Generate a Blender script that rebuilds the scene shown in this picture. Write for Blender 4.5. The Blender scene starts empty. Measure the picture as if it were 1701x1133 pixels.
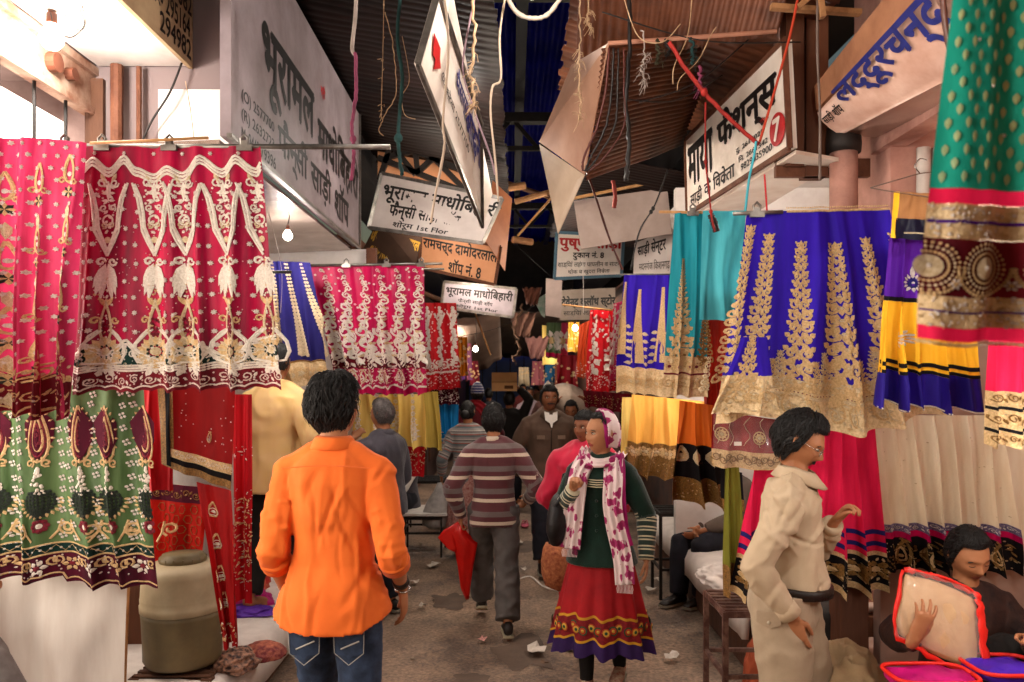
import bpy, bmesh, math, random
from mathutils import Vector, Matrix, noise
from math import sin, cos, pi, radians as R
SC = bpy.context.scene
COL = SC.collection
rnd = random.Random(7)

# ------------------------------------------------ camera, world, light, exposure
F, HX, HY, CH = 1323.0, 850.5, 630.0, 1.78      # focal length in photo pixels, principal column, horizon row, eye height
def P(px, py, d):                                # photo pixel + distance down the lane -> point
    return Vector(((px-HX)*d/F, d, CH-(py-HY)*d/F))
cd = bpy.data.cameras.new('camera'); cam = bpy.data.objects.new('camera', cd); COL.objects.link(cam)
SC.camera = cam
cam.location = (0, 0, CH); cam.rotation_euler = (pi/2, 0, 0)
cd.sensor_width = 36; cd.lens = F/1701*36; cd.shift_y = (HY-566.5)/1701
cd.clip_start = 0.05; cd.clip_end = 300
cd.dof.use_dof = True; cd.dof.focus_distance = 4.2; cd.dof.aperture_fstop = 3.4
world = bpy.data.worlds.new('World'); SC.world = world; world.use_nodes = True
wn = world.node_tree; bg = wn.nodes['Background']
sky = wn.nodes.new('ShaderNodeTexSky'); sky.sky_type = 'NISHITA'; sky.sun_disc = False
sky.sun_elevation = R(1); sky.sun_rotation = R(200)
wn.links.new(sky.outputs[0], bg.inputs[0]); bg.inputs[1].default_value = 0.05
SC.view_settings.view_transform = 'Standard'; SC.view_settings.look = 'None'
SC.view_settings.exposure = 1.1; SC.view_settings.gamma = 1.0
SC.cycles.max_bounces = 6; SC.cycles.transparent_max_bounces = 8
SC.cycles.sample_clamp_indirect = 3.0
SC.cycles.sample_clamp_direct = 20.0

# ------------------------------------------------ materials
MATS = {}
def lin(c):
    return tuple(((x/12.92) if x <= .04045 else ((x+.055)/1.055)**2.4) for x in c)
def hx(s):
    return lin(tuple(int(s[i:i+2], 16)/255 for i in (0, 2, 4)))
def N(nt, t, **kw):
    n = nt.nodes.new(t)
    for k, v in kw.items(): setattr(n, k, v)
    return n
def setin(n, **kw):
    for k, v in kw.items(): n.inputs[k.replace('_', ' ')].default_value = v
def mat(name, col, rough=.7, metal=0, col2=None, nscale=6, bump=0, bscale=60, sheen=0, alpha=1, trans=0,
        mix=.5, stretch=(1, 1, 1), wr=0, emit=0, emitcol=None, spec=.28, coat=0, detail=5):
    """noise-varied principled material; col and col2 are hex strings"""
    if name in MATS: return MATS[name]
    m = bpy.data.materials.new(name); m.use_nodes = True; nt = m.node_tree
    b = nt.nodes['Principled BSDF']; c1 = hx(col)
    if col2 is None: c2 = tuple(x*.72 for x in c1)
    else: c2 = hx(col2)
    tc = N(nt, 'ShaderNodeTexCoord'); mp = N(nt, 'ShaderNodeMapping'); mp.inputs['Scale'].default_value = stretch
    nt.links.new(tc.outputs['Object'], mp.inputs[0])
    no = N(nt, 'ShaderNodeTexNoise'); setin(no, Scale=nscale, Detail=detail, Roughness=.62)
    nt.links.new(mp.outputs[0], no.inputs['Vector'])
    rp = N(nt, 'ShaderNodeValToRGB'); rp.color_ramp.elements[0].position = mix-.18; rp.color_ramp.elements[1].position = mix+.18
    rp.color_ramp.elements[0].color = c2+(1,); rp.color_ramp.elements[1].color = c1+(1,)
    nt.links.new(no.outputs[0], rp.inputs[0]); nt.links.new(rp.outputs[0], b.inputs['Base Color'])
    b.inputs['Roughness'].default_value = rough; b.inputs['Metallic'].default_value = metal
    b.inputs['Specular IOR Level'].default_value = spec
    if sheen: b.inputs['Sheen Weight'].default_value = sheen; b.inputs['Sheen Roughness'].default_value = .4
    if coat: b.inputs['Coat Weight'].default_value = coat; b.inputs['Coat Roughness'].default_value = .12
    if bump:
        n2 = N(nt, 'ShaderNodeTexNoise'); setin(n2, Scale=bscale, Detail=3)
        nt.links.new(mp.outputs[0], n2.inputs['Vector'])
        bp = N(nt, 'ShaderNodeBump'); bp.inputs['Strength'].default_value = bump; bp.inputs['Distance'].default_value = .01
        nt.links.new(n2.outputs[0], bp.inputs['Height']); nt.links.new(bp.outputs[0], b.inputs['Normal'])
    if wr:
        n3 = N(nt, 'ShaderNodeTexNoise'); n3.noise_type = 'RIDGED_MULTIFRACTAL'; setin(n3, Scale=5.5, Detail=2.5, Roughness=.45, Distortion=.7)
        m3 = N(nt, 'ShaderNodeMapping'); m3.inputs['Scale'].default_value = (1.2, 1.2, .75); m3.inputs['Rotation'].default_value = (.3, .2, 0)
        nt.links.new(tc.outputs['Object'], m3.inputs[0]); nt.links.new(m3.outputs[0], n3.inputs['Vector'])
        b3 = N(nt, 'ShaderNodeBump'); b3.inputs['Strength'].default_value = wr; b3.inputs['Distance'].default_value = .045
        nt.links.new(n3.outputs[0], b3.inputs['Height'])
        if bump: nt.links.new(b3.outputs[0], bp.inputs['Normal'])
        else: nt.links.new(b3.outputs[0], b.inputs['Normal'])
    if alpha < 1: b.inputs['Alpha'].default_value = alpha
    if emit:
        b.inputs['Emission Color'].default_value = hx(emitcol or col)+(1,); b.inputs['Emission Strength'].default_value = emit
    if trans:
        out = nt.nodes['Material Output']; t = N(nt, 'ShaderNodeBsdfTranslucent'); ms = N(nt, 'ShaderNodeMixShader')
        nt.links.new(rp.outputs[0], t.inputs[0]); ms.inputs[0].default_value = trans
        nt.links.new(b.outputs[0], ms.inputs[1]); nt.links.new(t.outputs[0], ms.inputs[2]); nt.links.new(ms.outputs[0], out.inputs[0])
    MATS[name] = m
    return m
def stripes(name, bands, period, attr='st', rough=.85, offset=0, bump=.25):
    """knit stripes along the mesh attribute `attr` (metres); bands = [(start 0..1, hex)]"""
    m = bpy.data.materials.new(name); m.use_nodes = True; nt = m.node_tree; b = nt.nodes['Principled BSDF']
    a = N(nt, 'ShaderNodeAttribute', attribute_name=attr)
    m1 = N(nt, 'ShaderNodeMath', operation='MULTIPLY_ADD'); m1.inputs[1].default_value = 1/period; m1.inputs[2].default_value = offset
    nt.links.new(a.outputs['Fac'], m1.inputs[0])
    fr = N(nt, 'ShaderNodeMath', operation='FRACT'); nt.links.new(m1.outputs[0], fr.inputs[0])
    rp = N(nt, 'ShaderNodeValToRGB'); rp.color_ramp.interpolation = 'CONSTANT'
    el = rp.color_ramp.elements
    while len(el) < len(bands): el.new(.5)
    for e, (p, c) in zip(el, bands): e.position = p
    for e, (p, c) in zip(el, bands): e.color = hx(c)+(1,)
    nt.links.new(fr.outputs[0], rp.inputs[0])
    tc = N(nt, 'ShaderNodeTexCoord'); no = N(nt, 'ShaderNodeTexNoise'); setin(no, Scale=220, Detail=2)
    nt.links.new(tc.outputs['Object'], no.inputs['Vector'])
    hs = N(nt, 'ShaderNodeMix', data_type='RGBA', blend_type='MULTIPLY'); hs.inputs[0].default_value = .5
    nt.links.new(rp.outputs[0], hs.inputs[6]); nt.links.new(no.outputs[0], hs.inputs[7]); nt.links.new(hs.outputs[2], b.inputs['Base Color'])
    bp = N(nt, 'ShaderNodeBump'); bp.inputs['Strength'].default_value = bump; bp.inputs['Distance'].default_value = .004
    nt.links.new(no.outputs[0], bp.inputs['Height']); nt.links.new(bp.outputs[0], b.inputs['Normal'])
    b.inputs['Roughness'].default_value = rough; b.inputs['Sheen Weight'].default_value = .3
    return m

# ------------------------------------------------ objects
BASE = {}
def root_loc(o):
    while o.parent: o = o.parent
    return o.location
def tag(o, label=None, cat=None, group=None, kind=None):
    if label: o['label'] = label
    if cat: o['category'] = cat
    if group: o['group'] = group
    if kind: o['kind'] = kind
    return o
def thing(name, label, cat, loc=(0, 0, 0), group=None):
    o = bpy.data.objects.new(name, None); o.empty_display_size = .1; o.location = loc; COL.objects.link(o)
    return tag(o, label, cat, group)
def link_mesh(name, me, mats, parent=None, loc=None):
    for m in (mats if isinstance(mats, (list, tuple)) else [mats]): me.materials.append(m)
    o = bpy.data.objects.new(name, me); COL.objects.link(o)
    if parent is not None:
        rl = root_loc(parent); me.transform(Matrix.Translation(-rl)); o.parent = parent
    elif loc is not None:
        me.transform(Matrix.Translation(-Vector(loc))); o.location = loc
    return o
def ortho(d, ref=Vector((0, 0, 1))):
    d = d.normalized()
    x = ref.cross(d)
    if x.length < 1e-3: x = Vector((1, 0, 0)).cross(d)
    x.normalize(); return x, d.cross(x)
class MB:
    """collects shapes in world coordinates; build() links them as one mesh object"""
    def __init__(s): s.v = []; s.f = []; s.m = []; s.a = []; s.av = 0
    def add(s, vs, fs, mi=0):
        o = len(s.v); s.v += [tuple(p) for p in vs]; s.a += [s.av]*len(vs)
        s.f += [tuple(i+o for i in f) for f in fs]; s.m += [mi]*len(fs); return o
    def box(s, a, b, mi=0, ax=None):
        """axis box from corner a to corner b"""
        x0, y0, z0 = a; x1, y1, z1 = b
        vs = [(x0,y0,z0),(x1,y0,z0),(x1,y1,z0),(x0,y1,z0),(x0,y0,z1),(x1,y0,z1),(x1,y1,z1),(x0,y1,z1)]
        s.add(vs, [(0,3,2,1),(4,5,6,7),(0,1,5,4),(1,2,6,5),(2,3,7,6),(3,0,4,7)], mi)
    def beam(s, a, b, w, h, mi=0, ref=Vector((0, 0, 1))):
        a = Vector(a); b = Vector(b); x, y = ortho(b-a, ref)
        x = x*w/2; y = y*h/2
        vs = [a-x-y, a+x-y, a+x+y, a-x+y, b-x-y, b+x-y, b+x+y, b-x+y]
        s.add(vs, [(0,3,2,1),(4,5,6,7),(0,1,5,4),(1,2,6,5),(2,3,7,6),(3,0,4,7)], mi)
    def slab(s, q, t, mi=0):
        """quad of 4 points thickened by t behind its face"""
        q = [Vector(p) for p in q]; n = (q[1]-q[0]).cross(q[3]-q[0]).normalized()*t
        s.add(q+[p-n for p in q], [(0,1,2,3),(7,6,5,4),(0,4,5,1),(1,5,6,2),(2,6,7,3),(3,7,4,0)], mi)
    def poly(s, pts, t, mi=0):
        """flat outline thickened by t"""
        pts = [Vector(p) for p in pts]; n = len(pts)
        nr = Vector((0, 0, 0))
        for i in range(n): nr += pts[i].cross(pts[(i+1) % n])
        nr = nr.normalized()*t
        s.add(pts+[p-nr for p in pts], [tuple(range(n)), tuple(range(2*n-1, n-1, -1))]+[((i+1) % n, i, i+n, (i+1) % n+n) for i in range(n)], mi)
    def rings(s, rings, mi=0, close=True, cap=True):
        n = len(rings[0]); vs = [p for r in rings for p in r]; fs = []
        for k in range(len(rings)-1):
            for i in range(n if close else n-1):
                j = (i+1) % n; fs.append((k*n+i, k*n+j, (k+1)*n+j, (k+1)*n+i))
        if cap and close:
            fs.append(tuple(range(n-1, -1, -1))); fs.append(tuple((len(rings)-1)*n+i for i in range(n)))
        s.add(vs, fs, mi)
    def tube(s, pts, r, n=8, mi=0, ref=Vector((0, 0, 1)), capround=False):
        """r: number or list of numbers or (rx, ry)"""
        pts = [Vector(p) for p in pts]; m = len(pts)
        rr = r if isinstance(r, (list, tuple)) and not (len(r) == 2 and m != 2 and not isinstance(r[0], (tuple, list))) else [r]*m
        rs = []; px = None
        for i, p in enumerate(pts):
            d = (pts[min(i+1, m-1)]-pts[max(i-1, 0)])
            if d.length < 1e-9: d = Vector((0, 0, 1))
            d.normalize()
            if px is None: x, y = ortho(d, ref)
            else:
                x = px-d*px.dot(d)
                if x.length < 1e-4: x, _ = ortho(d, ref)
                x.normalize(); y = d.cross(x)
            px = x; q = rr[i]; rx, ry = q if isinstance(q, (tuple, list)) else (q, q)
            ring = lambda c, k: [c+x*(rx*k*cos(2*pi*j/n))+y*(ry*k*sin(2*pi*j/n)) for j in range(n)]
            if i == 0 and capround:
                e = (rx+ry)/2; rs.append(ring(p-d*e*.9, .35)); rs.append(ring(p-d*e*.6, .78))
            rs.append(ring(p, 1))
            if i == m-1 and capround:
                e = (rx+ry)/2; rs.append(ring(p+d*e*.6, .78)); rs.append(ring(p+d*e*.9, .35))
        s.rings(rs, mi)
    def ball(s, c, r, n=12, m=8, mi=0, rot=None):
        c = Vector(c); rx, ry, rz = r if isinstance(r, (tuple, list)) else (r, r, r)
        rs = []
        for k in range(m+1):
            th = pi*min(max(k/m, .02), .98)
            ring = [Vector((rx*sin(th)*cos(2*pi*i/n), ry*sin(th)*sin(2*pi*i/n), rz*cos(th))) for i in range(n)]
            if rot: ring = [rot @ p for p in ring]
            rs.append([c+p for p in reversed(ring)])
        s.rings(rs, mi)
    def lathe(s, c, prof, n=28, mi=0):
        c = Vector(c)
        s.rings([[c+Vector((r*cos(2*pi*i/n), r*sin(2*pi*i/n), z)) for i in range(n)] for r, z in prof], mi)
    def mesh(s, name='m', smooth=True):
        me = bpy.data.meshes.new(name); me.from_pydata(s.v, [], s.f)
        if any(s.m): me.polygons.foreach_set('material_index', s.m)
        if smooth: me.polygons.foreach_set('use_smooth', [True]*len(me.polygons))
        if any(s.a):
            at = me.attributes.new('st', 'FLOAT', 'POINT'); at.data.foreach_set('value', s.a)
        me.update(); return me
    def build(s, name, mats, parent=None, smooth=False, loc=None, tg=None):
        o = link_mesh(name, s.mesh(name, smooth), mats, parent, loc)
        if tg: tag(o, *tg)
        return o
def remesh(mb, vox, smooth_it=2, decimate=0):
    """union of overlapping closed shapes as one continuous skin"""
    me = mb.mesh('tmp'); o = bpy.data.objects.new('tmp', me); COL.objects.link(o)
    m = o.modifiers.new('r', 'REMESH'); m.mode = 'VOXEL'; m.voxel_size = vox; m.use_smooth_shade = True
    if smooth_it:
        s = o.modifiers.new('s', 'SMOOTH'); s.factor = .5; s.iterations = smooth_it
    dg = bpy.context.evaluated_depsgraph_get()
    out = bpy.data.meshes.new_from_object(o.evaluated_get(dg))
    bpy.data.objects.remove(o); bpy.data.meshes.remove(me)
    for p in out.polygons: p.use_smooth = True
    out.materials.clear()
    return out
def curve_pts(pts, n=8):
    """Catmull-Rom through points"""
    pts = [Vector(p) for p in pts]; out = []
    for i in range(len(pts)-1):
        p0 = pts[max(i-1, 0)]; p1 = pts[i]; p2 = pts[i+1]; p3 = pts[min(i+2, len(pts)-1)]
        for k in range(n):
            t = k/n
            out.append(.5*((2*p1)+(-p0+p2)*t+(2*p0-5*p1+4*p2-p3)*t*t+(-p0+3*p1-3*p2+p3)*t**3))
    out.append(pts[-1]); return out
def lerp(a, b, t): return a+(b-a)*t
def sm(a, b, x):
    t = min(max((x-a)/(b-a), 0), 1); return t*t*(3-2*t)

# ------------------------------------------------ lettering
GLY = {}
def glyphs(s):
    """flat outline mesh of a run of letters in the built-in font -> verts, faces, advance"""
    if s in GLY: return GLY[s]
    def ev(body):
        c = bpy.data.curves.new('t', 'FONT'); c.body = body; c.resolution_u = 3
        o = bpy.data.objects.new('t', c); COL.objects.link(o); bpy.context.view_layer.update()
        d = o.evaluated_get(bpy.context.evaluated_depsgraph_get()); me = d.to_mesh()
        vs = [tuple(v.co[:2]) for v in me.vertices]; fs = [tuple(p.vertices) for p in me.polygons]
        w = (max(v[0] for v in vs)-min(v[0] for v in vs)) if vs else 0
        d.to_mesh_clear(); bpy.data.objects.remove(o); bpy.data.curves.remove(c); return vs, fs, w
    if 'bar' not in GLY: GLY['bar'] = ev('||')[2]
    vs, fs, _ = ev(s); adv = ev('|'+s+'|')[2]-GLY['bar']
    GLY[s] = (vs, fs, adv); return GLY[s]
def layout(text):
    """~X = half form of X (stem cut away), ^ = the small r stroke under the last letter; i-sign is moved before its consonant"""
    t = list(text); i = 0
    while i < len(t):
        if t[i] == '\u093f':
            j = i-1
            while j > 0 and (t[j-1] == '~' or t[j] == '^' or t[j-1] == '^'): j -= 1
            if j > 0 and t[j-1] not in ' ' and j-2 >= 0 and t[j-2] == '~': j -= 2
            t.pop(i); t.insert(j, '\u093f')
        i += 1
    V = []; Fs = []; x = 0; run = ''
    segs = []; i = 0
    while i < len(t):
        if t[i] in '~^':
            if run: segs.append(('n', run)); run = ''
            if t[i] == '~': segs.append(('h', t[i+1])); i += 1
            else: segs.append(('r', ''))
        else: run += t[i]
        i += 1
    if run: segs.append(('n', run))
    for k, s in segs:
        o = len(V)
        if k == 'r':
            V += [(x-.42, .17), (x-.36, .22), (x-.22, .02), (x-.29, -.02)]; Fs.append((o, o+3, o+2, o+1)); continue
        vs, fs, adv = glyphs(s)
        if k == 'h':
            bm = bmesh.new(); bv = [bm.verts.new((a, b, 0)) for a, b in vs]
            for f in fs:
                try: bm.faces.new([bv[i] for i in f])
                except ValueError: pass
            cut = adv-.15
            bmesh.ops.bisect_plane(bm, geom=bm.verts[:]+bm.edges[:]+bm.faces[:], plane_co=(cut, 0, 0), plane_no=(1, 0, 0), clear_outer=True)
            bm.verts.index_update(); vs = [(v.co.x, v.co.y) for v in bm.verts]; fs = [tuple(v.index for v in f.verts) for f in bm.faces]
            bm.free(); adv = cut-.02
        V += [(a+x, b) for a, b in vs]; Fs += [tuple(i+o for i in f) for f in fs]; x += adv
    xs = [v[0] for v in V]; ys = [v[1] for v in V]
    return V, Fs, (min(xs), max(xs), min(ys), max(ys))
def quadmap(q, u, v):
    """q = four corners tl, tr, br, bl; u right, v down"""
    return (q[0]*(1-u)+q[1]*u)*(1-v)+(q[3]*(1-u)+q[2]*u)*v
def lettering(name, q, text, box, m, parent, bold=0, lift=.002, slant=0, keep=False):
    """write text on the board quad q inside box (u0, v0, u1, v1)"""
    q = [Vector(p) for p in q]
    V, Fs, (x0, x1, y0, y1) = layout(text); u0, v0, u1, v1 = box
    n = (q[1]-q[0]).cross(q[3]-q[0]).normalized()
    if n.dot(Vector((0, 0, CH))-q[0]) < 0: n = -n
    mb = MB(); copies = [(0, 0)] if not bold else [(0, 0), (bold, 0), (-bold, 0), (0, bold), (0, -bold)]
    for k, (dx, dy) in enumerate(copies):
        vs = []
        for x, y in V:
            yy = (y+dy-y0)/(y1-y0); xx = (x+dx-x0)/(x1-x0)+slant*(yy-.5)
            jit = .006*noise.noise(Vector((x*2, y*2, len(text))))
            vs.append(quadmap(q, u0+(u1-u0)*xx, v1-(v1-v0)*(yy+jit))+n*(lift+k*.00025))
        mb.add(vs, Fs)
    return mb.build(name, m, parent)
# ------------------------------------------------ people
def fold(p, s, seed=0, str_=(1, 1, 1)):
    """creased noise, -1..1"""
    q = Vector((p[0]*str_[0]*s+seed, p[1]*str_[1]*s+seed*2.3, p[2]*str_[2]*s))
    a = noise.noise(q); b = noise.noise(q*2.1+Vector((9, 3, 1)))
    return (1-2*abs(a)*1.6)*.6+.4*b
def creases(seed, n, plane, h0, h1, z0, z1, amp=.006, width=.009, tilt=.5, lmin=.08, lmax=.28):
    """field of sharp soft-ended folds: list of segments in the (plane axis, z) plane"""
    rr = random.Random(seed); segs = []
    for _ in range(n):
        cx, cz = rr.uniform(h0, h1), rr.uniform(z0, z1); a = pi/2+rr.gauss(0, tilt); L = rr.uniform(lmin, lmax)/2
        segs.append((cx, cz, cos(a), sin(a), L, width*rr.uniform(.7, 1.6), amp*rr.uniform(.5, 1.2)*(1 if rr.random() < .6 else -1), rr.uniform(-2, 2)))
    def fn(q):
        t = 0; x = q[plane]; z = q.z
        for cx, cz, c, s_, L, w, a, k in segs:
            dx, dz = x-cx, z-cz; u = dx*c+dz*s_
            if abs(u) > L: continue
            v = -dx*s_+dz*c+k*u*u
            if abs(v) < 3*w: t += a*math.exp(-(v/w)**2)*(1-(u/L)**2)
        return t
    return fn
def headpt(th, ph, f):
    """head surface in its own frame: x to its right, y forward, z up, origin mid-head; unit = head height .23 m"""
    # th 0 at crown..pi at the base, ph angle round from +x through +y (front)
    sx = sin(th)*cos(ph); sy = sin(th)*sin(ph); sz = cos(th)
    x = sx*.076; y = sy*.097; z = sz*.118
    if sz < 0:                                       # jaw and neck: narrow the lower half
        k = sm(0, 1, -sz); x *= 1-.30*k*(1 if sy > 0 else .5); y *= (1-.10*k) if sy > 0 else (1-.30*k)
        if sy > 0: y += .012*k
    y += -.004
    if sy > 0:
        fr = sm(.25, .9, sy)
        g = lambda cx, cz, wx, wz: math.exp(-((x-cx)/wx)**2-((z-cz)/wz)**2)
        y -= .006*fr*sm(.3, 1, sz)
        if f:
            y += fr*f*(.0215*g(0, -.022, .0115, .014)+.013*g(0, -.004, .008, .022))      # nose
            y += fr*(.005*g(.014, -.028, .007, .007)+.005*g(-.014, -.028, .007, .007)) # wings of the nose
            y += fr*.007*f*f*(g(.03, .030, .028, .009)+g(-.03, .030, .028, .009))          # brow
            y -= fr*.0125*(g(.031, .008, .017, .013)+g(-.031, .008, .017, .013))       # sockets
            y += fr*.006*(g(.042, -.022, .02, .02)+g(-.042, -.022, .02, .02))          # cheeks
            y += fr*(.008*g(0, -.052, .022, .0055)+.007*g(0, -.063, .018, .0055)-.004*g(0, -.0575, .022, .0025))
            y += fr*.010*g(0, -.092, .022, .018)                                       # chin
            y -= fr*.005*g(0, -.076, .02, .006)
    return Vector((x, y, z))
def add_head(mb, M, f=True, n=48, m=40, scale=1):
    rs = []
    for k in range(m+1):
        th = pi*min(max(k/m, .015), .985)
        rs.append([M @ (headpt(th, -2*pi*i/n, f)*scale) for i in range(n)])
    mb.rings(rs)
    for s in (-1, 1):                                # ears
        pts = [Vector((s*.070, -.012, .028)), Vector((s*.079, -.016, .022)), Vector((s*.081, -.016, 0)), Vector((s*.074, -.010, -.022))]
        mb.tube([M @ (p*scale) for p in pts], [(.006, .013), (.007, .017), (.007, .014), (.005, .007)], 8, capround=True, ref=Vector((0, 1, 0)))
def add_hand(mb, w, d, nrm, side, curl=.35, sc=1, spread=.12, thumb=.6, pinch=0, fist=None):
    """w wrist, d direction of the hand, nrm palm normal (side the fingers curl to), side +1 when the thumb lies on +cross side"""
    d = d.normalized(); nrm = (nrm-d*nrm.dot(d)).normalized(); a = d.cross(nrm)*side   # a points to the thumb side
    L = .092*sc
    mb.tube([w-d*.02, w+d*.02*sc, w+d*L*.6, w+d*L], [(.019*sc, .027*sc), (.017*sc, .031*sc), (.015*sc, .039*sc), (.012*sc, .038*sc)], 12, capround=True, ref=a)
    for k, (off, ln) in enumerate(((.029, .074), (.010, .082), (-.010, .076), (-.028, .060))):
        c = curl if fist is None else fist[k]
        p = w+d*(L*.97-abs(k-1)*.004)+a*off*sc; dd = (d+a*spread*(1.3-k)*.6).normalized(); pts = [p-dd*.012]; ang = 0
        for j, seg in enumerate((.44, .31, .25)):
            pts.append(p.copy()); ang += c*(.75+.35*j)
            p = p+(dd*cos(ang)+nrm*sin(ang))*ln*seg*sc
        pts.append(p); r = (.0088 if k < 3 else .0076)*sc
        mb.tube(pts, [r*1.05, r*1.05, r*1.0, r*.92, r*.78], 8, capround=True)
    b = w+d*.024*sc+a*.020*sc
    t1 = b+(d*.55+a*thumb+nrm*.35).normalized()*.040*sc
    t2 = t1+(d*.95+a*(thumb*.35-pinch)+nrm*(.3+pinch)).normalized()*.032*sc
    t3 = t2+(d*1.0-a*pinch*.6+nrm*(.35+curl*.4)).normalized()*.026*sc
    mb.tube([b-d*.01, b, t1, t2, t3], [.014*sc, .014*sc, .0115*sc, .010*sc, .0085*sc], 8, capround=True)
def ik(a, t, l1, l2, pole):
    v = t-a; L = v.length
    if L > (l1+l2)*.995: t = a+v*((l1+l2)*.995/L); v = t-a; L = v.length
    d = v/L; c = (l1*l1-l2*l2+L*L)/(2*L); h = math.sqrt(max(l1*l1-c*c, 0))
    p = pole-d*pole.dot(d)
    if p.length < 1e-4: p = ortho(d)[0]
    return a+d*c+p.normalized()*h, t
class Body:
    """skeleton; local frame: x = the person's right, y = forward, z up; yaw turns it about z"""
    def __init__(s, x, y, z=0, yaw=0, h=1.72, build=1.0, pelvis=(0, 0, .94), neck=None, sh_yaw=0, head_yaw=0, head_pitch=0, head_roll=0,
                 rh=None, lh=None, rf=None, lf=None, re=(.5, -.6, -.4), le=(-.5, -.6, -.4), rk=(0.05, 1, 0), lk=(-.05, 1, 0), fem=False, hip_yaw=0, headscale=1.0):
        k = s.k = h/1.72; s.b = build; s.fem = fem
        s.T = Matrix.Translation((x, y, z)) @ Matrix.Rotation(yaw, 4, 'Z')
        V = lambda t: Vector(t)*k
        s.pel = V(pelvis)
        s.neck = V(neck) if neck else s.pel+Vector((0, .0, .52*k))
        up = (s.neck-s.pel).normalized()
        shx = Matrix.Rotation(sh_yaw, 3, 'Z') @ Vector((1, 0, 0)); shx = (shx-up*shx.dot(up)).normalized()
        hipx = Matrix.Rotation(hip_yaw, 3, 'Z') @ Vector((1, 0, 0))
        s.up, s.shx, s.hipx = up, shx, hipx; s.fwd = up.cross(shx)
        sw = (.165 if fem else .185)*k*(.5+.5*build)
        s.sh = {1: s.neck+shx*sw-up*.108*k, -1: s.neck-shx*sw-up*.108*k}
        s.hip = {1: s.pel+hipx*.09*k, -1: s.pel-hipx*.09*k}
        ua, fa, th_, sn = .285*k, .255*k, .43*k, .42*k
        dh = {1: (.25, .06, .88), -1: (-.25, .06, .88)}
        s.wr = {}; s.el = {}; s.an = {}; s.kn = {}
        for sd, t, pole in ((1, rh, re), (-1, lh, le)):
            s.el[sd], s.wr[sd] = ik(s.sh[sd], V(t if t else dh[sd]), ua, fa, Vector(pole))
        for sd, t, pole in ((1, rf, rk), (-1, lf, lk)):
            tt = V(t) if t else V((sd*.10, 0, .08))
            s.kn[sd], s.an[sd] = ik(s.hip[sd], tt, th_, sn, Vector(pole))
        hc = s.neck+up*.03*k+Vector((0, .018, .118))*k
        s.hs = k*headscale
        s.Hm = s.T @ Matrix.Translation(hc) @ Matrix.Rotation(head_yaw, 4, 'Z') @ Matrix.Rotation(head_pitch, 4, 'X') @ Matrix.Rotation(head_roll, 4, 'Y')
        s.headc = hc; s.root = None
    def W(s, p): return s.T @ Vector(p)
    def D(s, p): return s.T.to_3x3() @ Vector(p)
    def torso_secs(s, d=0, low=-.10, belly=0, top=0, wk=1, flare=0):
        """(centre, half width, half depth, side axis) from low to the neck; d = extra for cloth"""
        k = s.k; b = s.b; out = []; L = (s.neck-s.pel).length
        W = [(-.35, .172, .118, 0), (-.12, .170, .120, 0), (0, .163, .115, 0), (.16, .142, .103, 0), (.34, .138, .100, 0), (.55, .152, .108, .0), (.74, .166, .108, 0), (.86, .152, .092, -.005), (.93, .112, .074, -.008), (1.0, .068, .058, -.004)]
        if s.fem: W = [(t, w*(.90 if 0.1 < t < .5 else .93), dd*(1.08 if .6 < t < .8 else .95), y+(.012 if .6 < t < .8 else 0)) for t, w, dd, y in W]
        lo = low/L*k if low < 0 else low
        for t in [lo]+[w[0] for w in W if w[0] > lo+.03]:
            for i in range(len(W)-1):
                if W[i][0] <= t <= W[i+1][0] or i == len(W)-2: break
            if t < W[0][0]: w, dd, yo = W[0][1:]
            else:
                q = (t-W[i][0])/(W[i+1][0]-W[i][0]); w, dd, yo = (W[i][j]+(W[i+1][j]-W[i][j])*q for j in (1, 2, 3))
            bl = belly*math.exp(-((t-.12)/.28)**2)
            ax = s.hipx.lerp(s.shx, min(max(t, 0), 1)).normalized()
            fw = s.up.cross(ax)
            dd2 = d if t < .9 else d*max(0, 1-(t-.9)*6)+.004
            if t >= .99: w += top; dd += top
            fl = flare*max(0, .2-t)
            c = s.pel+(s.neck-s.pel)*t+fw*(yo+bl*.55)*k
            out.append((c, (w*b*k+dd2)*wk+fl, dd*b*k+dd2+bl*k*.55+fl, ax, fw))
        return out
    def add_torso(s, mb, n=24, hemup=0, **kw):
        rs = []
        for kk, (c, w, dd, ax, fw) in enumerate(s.torso_secs(**kw)):
            hu = hemup if kk == 0 else hemup*.35 if kk == 1 else 0
            rs.append([s.W(c+Vector((0, 0, hu*abs(cos(a))**3))+ax*(w*math.copysign(abs(cos(a))**.85, cos(a)))+fw*(dd*math.copysign(abs(sin(a))**.9, sin(a)))) for a in [2*pi*i/n for i in range(n)]])
        mb.rings(rs)
    def arm_pts(s, sd, upto=1.0, start=0):
        a, e, w = s.sh[sd], s.el[sd], s.wr[sd]
        pts = [a.lerp(e, t) for t in (0, .25, .5, .75, .93)]+[e]+[e.lerp(w, t) for t in (.1, .35, .65, .85, 1)]
        return pts
    def add_arm(s, mb, sd, d=0, upto=1.0, infl=1.0, av=False):
        k = s.k*(.93 if s.fem else 1)*infl
        rr = [.050, .047, .044, .041, .039, .040, .041, .039, .031, .025, .023]
        pts = s.arm_pts(sd); inner = s.neck.lerp(s.sh[sd], .62)-s.up*.030*s.k
        pts = [inner]+pts; rr = [.034]+rr
        # cut at fraction of the whole sleeve
        cut = max(2, int(round(upto*(len(pts)-1)))) if upto < 1 else len(pts)-1
        P_, R_ = pts[:cut+1], [r*k+d for r in rr[:cut+1]]
        mb.tube([s.W(p) for p in P_], R_, 14, capround=(upto >= 1 and d == 0))
        return P_[-1]
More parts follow.
